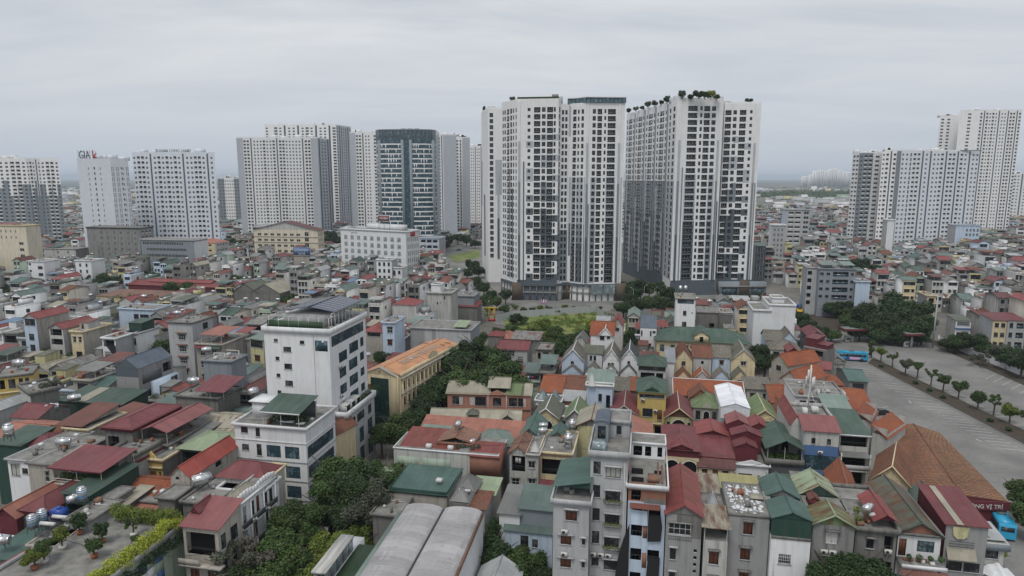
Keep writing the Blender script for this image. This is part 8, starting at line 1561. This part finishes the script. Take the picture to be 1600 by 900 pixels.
for z_,x0,y0,w,d,h in NEAR:
    wl,sd,rf,rk,fl=spec(w,d,h,R_);roofs=[];vols=[];desc=RN[rk.split(':')[1]]
    if rf < .28:roofs=[R('gy',rk,R_.uniform(1.1,1.8),oh=.3)];desc += ' gable roof'
    elif rf < .42:roofs=[R('gx',rk,R_.uniform(1.1,1.8),oh=.3)];desc += ' ridged roof'
    elif rf < .6:roofs=[R('flat',AS,.5),R('mono',rk,.6,2.2,(0,1,.15,.75),posts=2.2)];desc += ' roof canopy'
    elif rf < .75:roofs=[R('mono',rk,R_.uniform(.7,1.3))];desc += ' lean-to roof'
    else:roofs=[R('flat','f:concrete_deck',.6)];vols=[V((.1,.7,.5,.95),2.3,'w:'+wl,R('mono',rk,.4))];desc += ' stair hut on top'
    ro=house('-',(x0,y0),(x0+w*ca,y0+w*sa),h,d,'w:'+wl,'w:'+sd,front=fl,right=[(.5,.62,1.2,2.4,'w')] if R_.random() < .4 else [],left=[(.4,.52,1.2,2.4,'w')] if R_.random() < .3 else [],roofs=roofs,vols=vols,world=True,split=False,limit=40)
    for _ in range(R_.randint(0,4) if rf > .42 else 0):
        x,y,q=R_.uniform(.3,w-1),R_.uniform(.4,d-1.2),R_.uniform(.3,.9);m=MB();m.box(x,x+q,y,y+q*R_.uniform(.6,1.6),h-.02,h+R_.uniform(.3,1.0),R_.choice(['f:plank','f:acwhite','f:terracotta',OC,'f:plasticblue','f:paper']));m.build('roof_junk',ro)
    if R_.random() < .3 and rf > .42:
        m=MB();m.tube((.4,.5,h+1.5),(w-.4,.5,h+1.5),.02,RL,3)
        for x in (.4,w-.4):m.tube((x,.5,h),(x,.5,h+1.5),.03,RL,4)
        m.build('washing_line',ro)
        for i in range(R_.randint(2,5)):x=.6+i*.6;m=MB();m.box(x,x+.45,.48,.52,h+.7,h+1.5,R_.choice([WF,'f:red','f:plasticblue','r:pinkred',PB,'f:busdark']));m.build('laundry',ro)
    if R_.random() < .5:link('air_conditioner',acmesh(),ro,(w*.42,-.5,h-3.4),0)
    if R_.random() < .3 and rf > .42:link('roof_plants',leafmesh('roof_plants',[(R_.uniform(1,w-1),1+i*.7,h+.8) for i in range(3)],[.6]*3,260,.13,len(DESC),'mid'),ro)
    pp=proj(x0+w/2,y0,h);DESC.append((ro,'%s house, %s' % (CN[wl],desc),pp));ro['group']='houses packed between the landmarks'
    if R_.random() < .5 and rf > .4:tank(0,0,h+.1,R_.choice('hhVs'),R_.uniform(0,3),R_.uniform(.8,1.1),None,world=(x0+w*ca*.7-d*sa*.2*-1,y0+w*sa*.5+d*.8));TANKS[-1]['_near']=len(DESC)-1
LMK=[('the office block',412,560,470,660),('the roof garden',85,290,790,900),('the orange-roofed building',562,690,525,680),('the long yellow building',1025,1168,500,590),('the big tree mass',1310,1460,455,545),('the tall tower',750,977,150,490),('the right towers',979,1190,150,470),('the wide slab tower',206,335,237,370),('the glass tower',587,681,200,390),('the sign-topped office',532,655,345,400),('the boundary wall',1466,1600,530,590),('the framed apartments',1333,1531,232,355),('the school building',395,497,342,385),('the long red shed',200,345,430,452),('the yellow cabin',1277,1303,464,488),('the vaulted hall',560,755,785,900),('the five-storey block',366,500,640,790),('the modern grey house',180,266,540,620),('the concrete block',135,222,352,405)]
def near_lm(px,py):
    best=min(LMK,key=lambda l:math.hypot(max(l[1]-px,0,px-l[2]),max(l[3]-py,0,py-l[4])*1.5));dx=max(best[1]-px,0)-max(px-best[2],0);dy=max(best[3]-py,0)-max(py-best[4],0)
    return ('left of ' if dx > abs(dy)*.8 and dx > 0 else 'right of ' if -dx > abs(dy)*.8 and dx < 0 else 'behind ' if dy > 0 else 'in front of ')+best[0]
def autolabel(rows,mk):
    g={}
    for ro,ds,pp in rows:g.setdefault(mk(ds,near_lm(pp[0],pp[1])),[]).append((pp[0],ro))
    for k,L in g.items():
        L.sort(key=lambda t:t[0])
        for rk,(_,ro) in zip(ranks(len(L)),L):ro['label']=k if len(L) == 1 else '%s, %s' % (k,rk)
autolabel(DESC,lambda d,l:'%s, %s' % (d,l))
un=[t for t in TANKS if not t.get('label')]
for t in TANKS:
    if '_near' in t:del t['_near']
autolabel([(t,'solar water heater' if t.name.startswith('solar') else 'steel water tank',proj(*t.location)) for t in un],lambda d,l:'%s on a rooftop %s' % (d,l))
# mass: same kinds of houses, joined
mass=MB();R2=random.Random(5)
for z_,x0,y0,w,d,h in rest:
    wl,sd,rf,rk,fl=spec(w,d,h,R2);far_=z_ > 520;t=MB();rk=rk if not rk.endswith((':.4',':.5')) else rk[:-3]
    t.box(0,w,0,d,0,h,'w:'+sd,top=AS,bottom=False);t.poly([(0,-.03,0),(w,-.03,0),(w,-.03,h),(0,-.03,h)],'w:'+wl)
    for (p_,q_,a_,b_,ty) in fl[:(6 if far_ else 12)]:
        z1=h-a_;z0=h-b_
        if z0 > 1:
            t.poly([(p_*w,-.06,z0),(q_*w,-.06,z0),(q_*w,-.06,z1),(p_*w,-.06,z1)],GD)
            if not far_:t.poly([(p_*w-.2,-.5,z1+.05),(q_*w+.2,-.5,z1+.05),(q_*w+.2,-.03,z1+.15),(p_*w-.2,-.03,z1+.15)],'w:'+wl)
    if not far_:
        for q_ in (.2,.6):t.box(w*q_,w*q_+.5,-.4,-.03,h-R2.uniform(3,6),h-2.9,'f:acwhite',bottom=False) if R2.random() < .3 else None
    if R2.random() < .6:t.poly([(w+.02,d*.4,h-2.6),(w+.02,d*.55,h-2.6),(w+.02,d*.55,h-1.2),(w+.02,d*.4,h-1.2)],GD)
    if rf < .3:roof(t,'gy',rk,0,w,0,d,h,R2.uniform(1,1.8),gm='w:'+sd)
    elif rf < .45:roof(t,'gx',rk,0,w,0,d,h,R2.uniform(1,1.8),gm='w:'+sd)
    elif rf < .62:roof(t,'mono',rk,0,w,0,d*.7,h+1.8,.5);t.box(.1,w-.1,d*.5,d*.7,h,h+1.8,'w:'+sd)
    elif rf < .74:roof(t,'mono',rk,0,w,0,d,h+.2,.9)
    else:
        t.box(w*.1,w*.6,d*.5,d*.9,h,h+2.3,'w:'+wl,top=rk)
        for b in ((0,w,-.03,.15),(0,.15,.15,d),(w-.15,w,.15,d)):t.box(*b,h,h+.6,'w:'+wl,bottom=False)
    if R2.random() < .7 and rf > .45:zz=h+(2.9 if rf > .74 else .9);xx=w*R2.uniform(.2,.5);t.tube((xx,d*.8,zz),(xx+1.5,d*.82,zz),.5,'f:steel' if R2.random() < .6 else WF,7)
    if not far_ and rf > .45:
        for _ in range(R2.randint(1,4)):x,y,q=R2.uniform(.3,w-1),R2.uniform(.3,d*.45),R2.uniform(.3,1.1);t.box(x,x+q,y,y+q,h,h+R2.uniform(.3,1.3),R2.choice([WH,OC,'f:plank',GY,'f:acwhite']),bottom=False)
        if R2.random() < .35:roof(t,'mono',R2.choice(ROOFS[-12:]).replace(':.4','').replace(':.5',''),0,w,0,d*.35,h+2.0,.3,oh=.1)
    mass.add(t,(x0,y0,0),a)
tag(mass.build('house_mass'),kind='stuff')
# beyond: low blocks out to the river, then woods
fm=MB();R3=random.Random(8)
for i in range(5200):
    y=1060+2100*R3.random() ** 1.5;x=R3.uniform(-.84,.84)*y
    w,d,h=R3.uniform(8,26),R3.uniform(8,24),R3.choice([6,9,12,14,15,18,22 if R3.random() < .3 else 10]);
    if inpoly(x,y,[(400,1700),(2600,1700),(2600,2900),(600,2900)]):continue
    k='w:'+R3.choice(WALLS+['white','offwhite','lightgrey']);fm.box(x,x+w,y,y+d,0,h,k,top=R3.choice([AS,'r:red','r:palegrey','r:darkred','r:greygreen','r:white',AS,'r:seagreen']),bottom=False)
    if R3.random() < .7:fm.box(x+1,x+w-1,y-.2,y,h*.3,h*.38,GD,bottom=False);fm.box(x+1,x+w-1,y-.2,y,h*.62,h*.72,GD,bottom=False)
tag(fm.build('far_town'),kind='stuff')
C=[];Q=[]
for i in range(420):
    t=R3.random()
    if t < .5:y=R3.uniform(1900,2700);x=R3.uniform(.25,.62)*y
    else:y=R3.uniform(1100,4200);x=R3.uniform(-.84,.84)*y
    C.append((x,y,3));Q.append(R3.uniform(14,34))
tag(link('far_woods',leafmesh('far_woods',C,Q,26000,3.2,6,'mid',.45)),kind='stuff')
TC_=[];Q=[]      # scattered small greenery between the houses
for i in range(900):
    y=R3.uniform(240,1050);x=R3.uniform(-.82,.82)*y
    if any(inpoly(x,y,f) for f,cx,cy,r in OBST if math.hypot(cx-x,cy-y) < r):continue
    TC_.append((x,y,R3.uniform(6,9)));Q.append(R3.uniform(1.6,3.4))
tag(link('scattered_greenery',leafmesh('scattered_greenery',TC_,Q,60000,.38,7,'mid',.9)),kind='stuff')
GR=[];Q=[]
for i in range(260):
    t=R3.random();x,y=P(R3.uniform(790,1000),R3.uniform(490,540))
    GR.append((x,y,.2));Q.append(R3.uniform(.8,1.8))
tag(link('lot_grass',leafmesh('lot_grass',GR,Q,14000,.3,9,'light',.5)),kind='stuff')

for lab,a_,b_,sg in [('thin cable sagging over the roof garden, upper of two',(95,765,14),(345,800,13),1.2),('thin cable sagging over the roof garden, lower of two',(75,835,13),(330,865,11),1.4),('cable strung beside the tall white office block',(392,560,19),(300,545,15),1.0),('cable crossing above the ornate white row',(440,800,9),(620,760,9),1.0)]:
    p,q=Vector((*P(*a_),a_[2])),Vector((*P(*b_),b_[2]));m=MB();n=14;pt=[p.lerp(q,i/n)-Vector((0,0,sg*4*(i/n)*(1-i/n))) for i in range(n+1)]
    for i in range(n):m.tube(pt[i]-p,pt[i+1]-p,.035,'f:frame',4,cap=False)
    tag(m.build('overhead_cable',None,tuple(p)),lab,'cable')
Rw=random.Random(3);cb=[]
for i in range(16):
    x,y,h=Rw.uniform(60,1250),Rw.uniform(470,720),Rw.uniform(13,16);p=Vector((*P(x,y,h),h));q=p+Vector((Rw.uniform(-22,22),Rw.uniform(-8,12),Rw.uniform(-1,1)));m=MB();n=10;pt=[p.lerp(q,j/n)-Vector((0,0,5*(j/n)*(1-j/n))) for j in range(n+1)]
    for j in range(n):m.tube(pt[j]-p,pt[j+1]-p,.035,'f:frame',4,cap=False)
    pp=proj(*p);cb.append((tag(m.build('overhead_cable',None,tuple(p)),None,'cable','loose cables over the roofs'),'black cable sagging over the roofs',pp))
autolabel(cb,lambda d,l:'%s %s' % (d,l))
# ------------------------------------------------------------------ air
hz=MB();hz.box(-24000,24000,-2500,24000,-1,135,'f:haze')
def hazem():
    m=bpy.data.materials.new('haze');m.use_nodes=True;t=m.node_tree;t.nodes.clear();o=t.nodes.new('ShaderNodeOutputMaterial');v=t.nodes.new('ShaderNodeVolumePrincipled')
    v.inputs['Color'].default_value=(.66,.76,.88,1);v.inputs['Density'].default_value=HAZE;v.inputs['Anisotropy'].default_value=.0;t.links.new(v.outputs[0],o.inputs['Volume']);return m
HAZE=.00009
FL['haze']=hazem
tag(hz.build('haze'),kind='stuff')
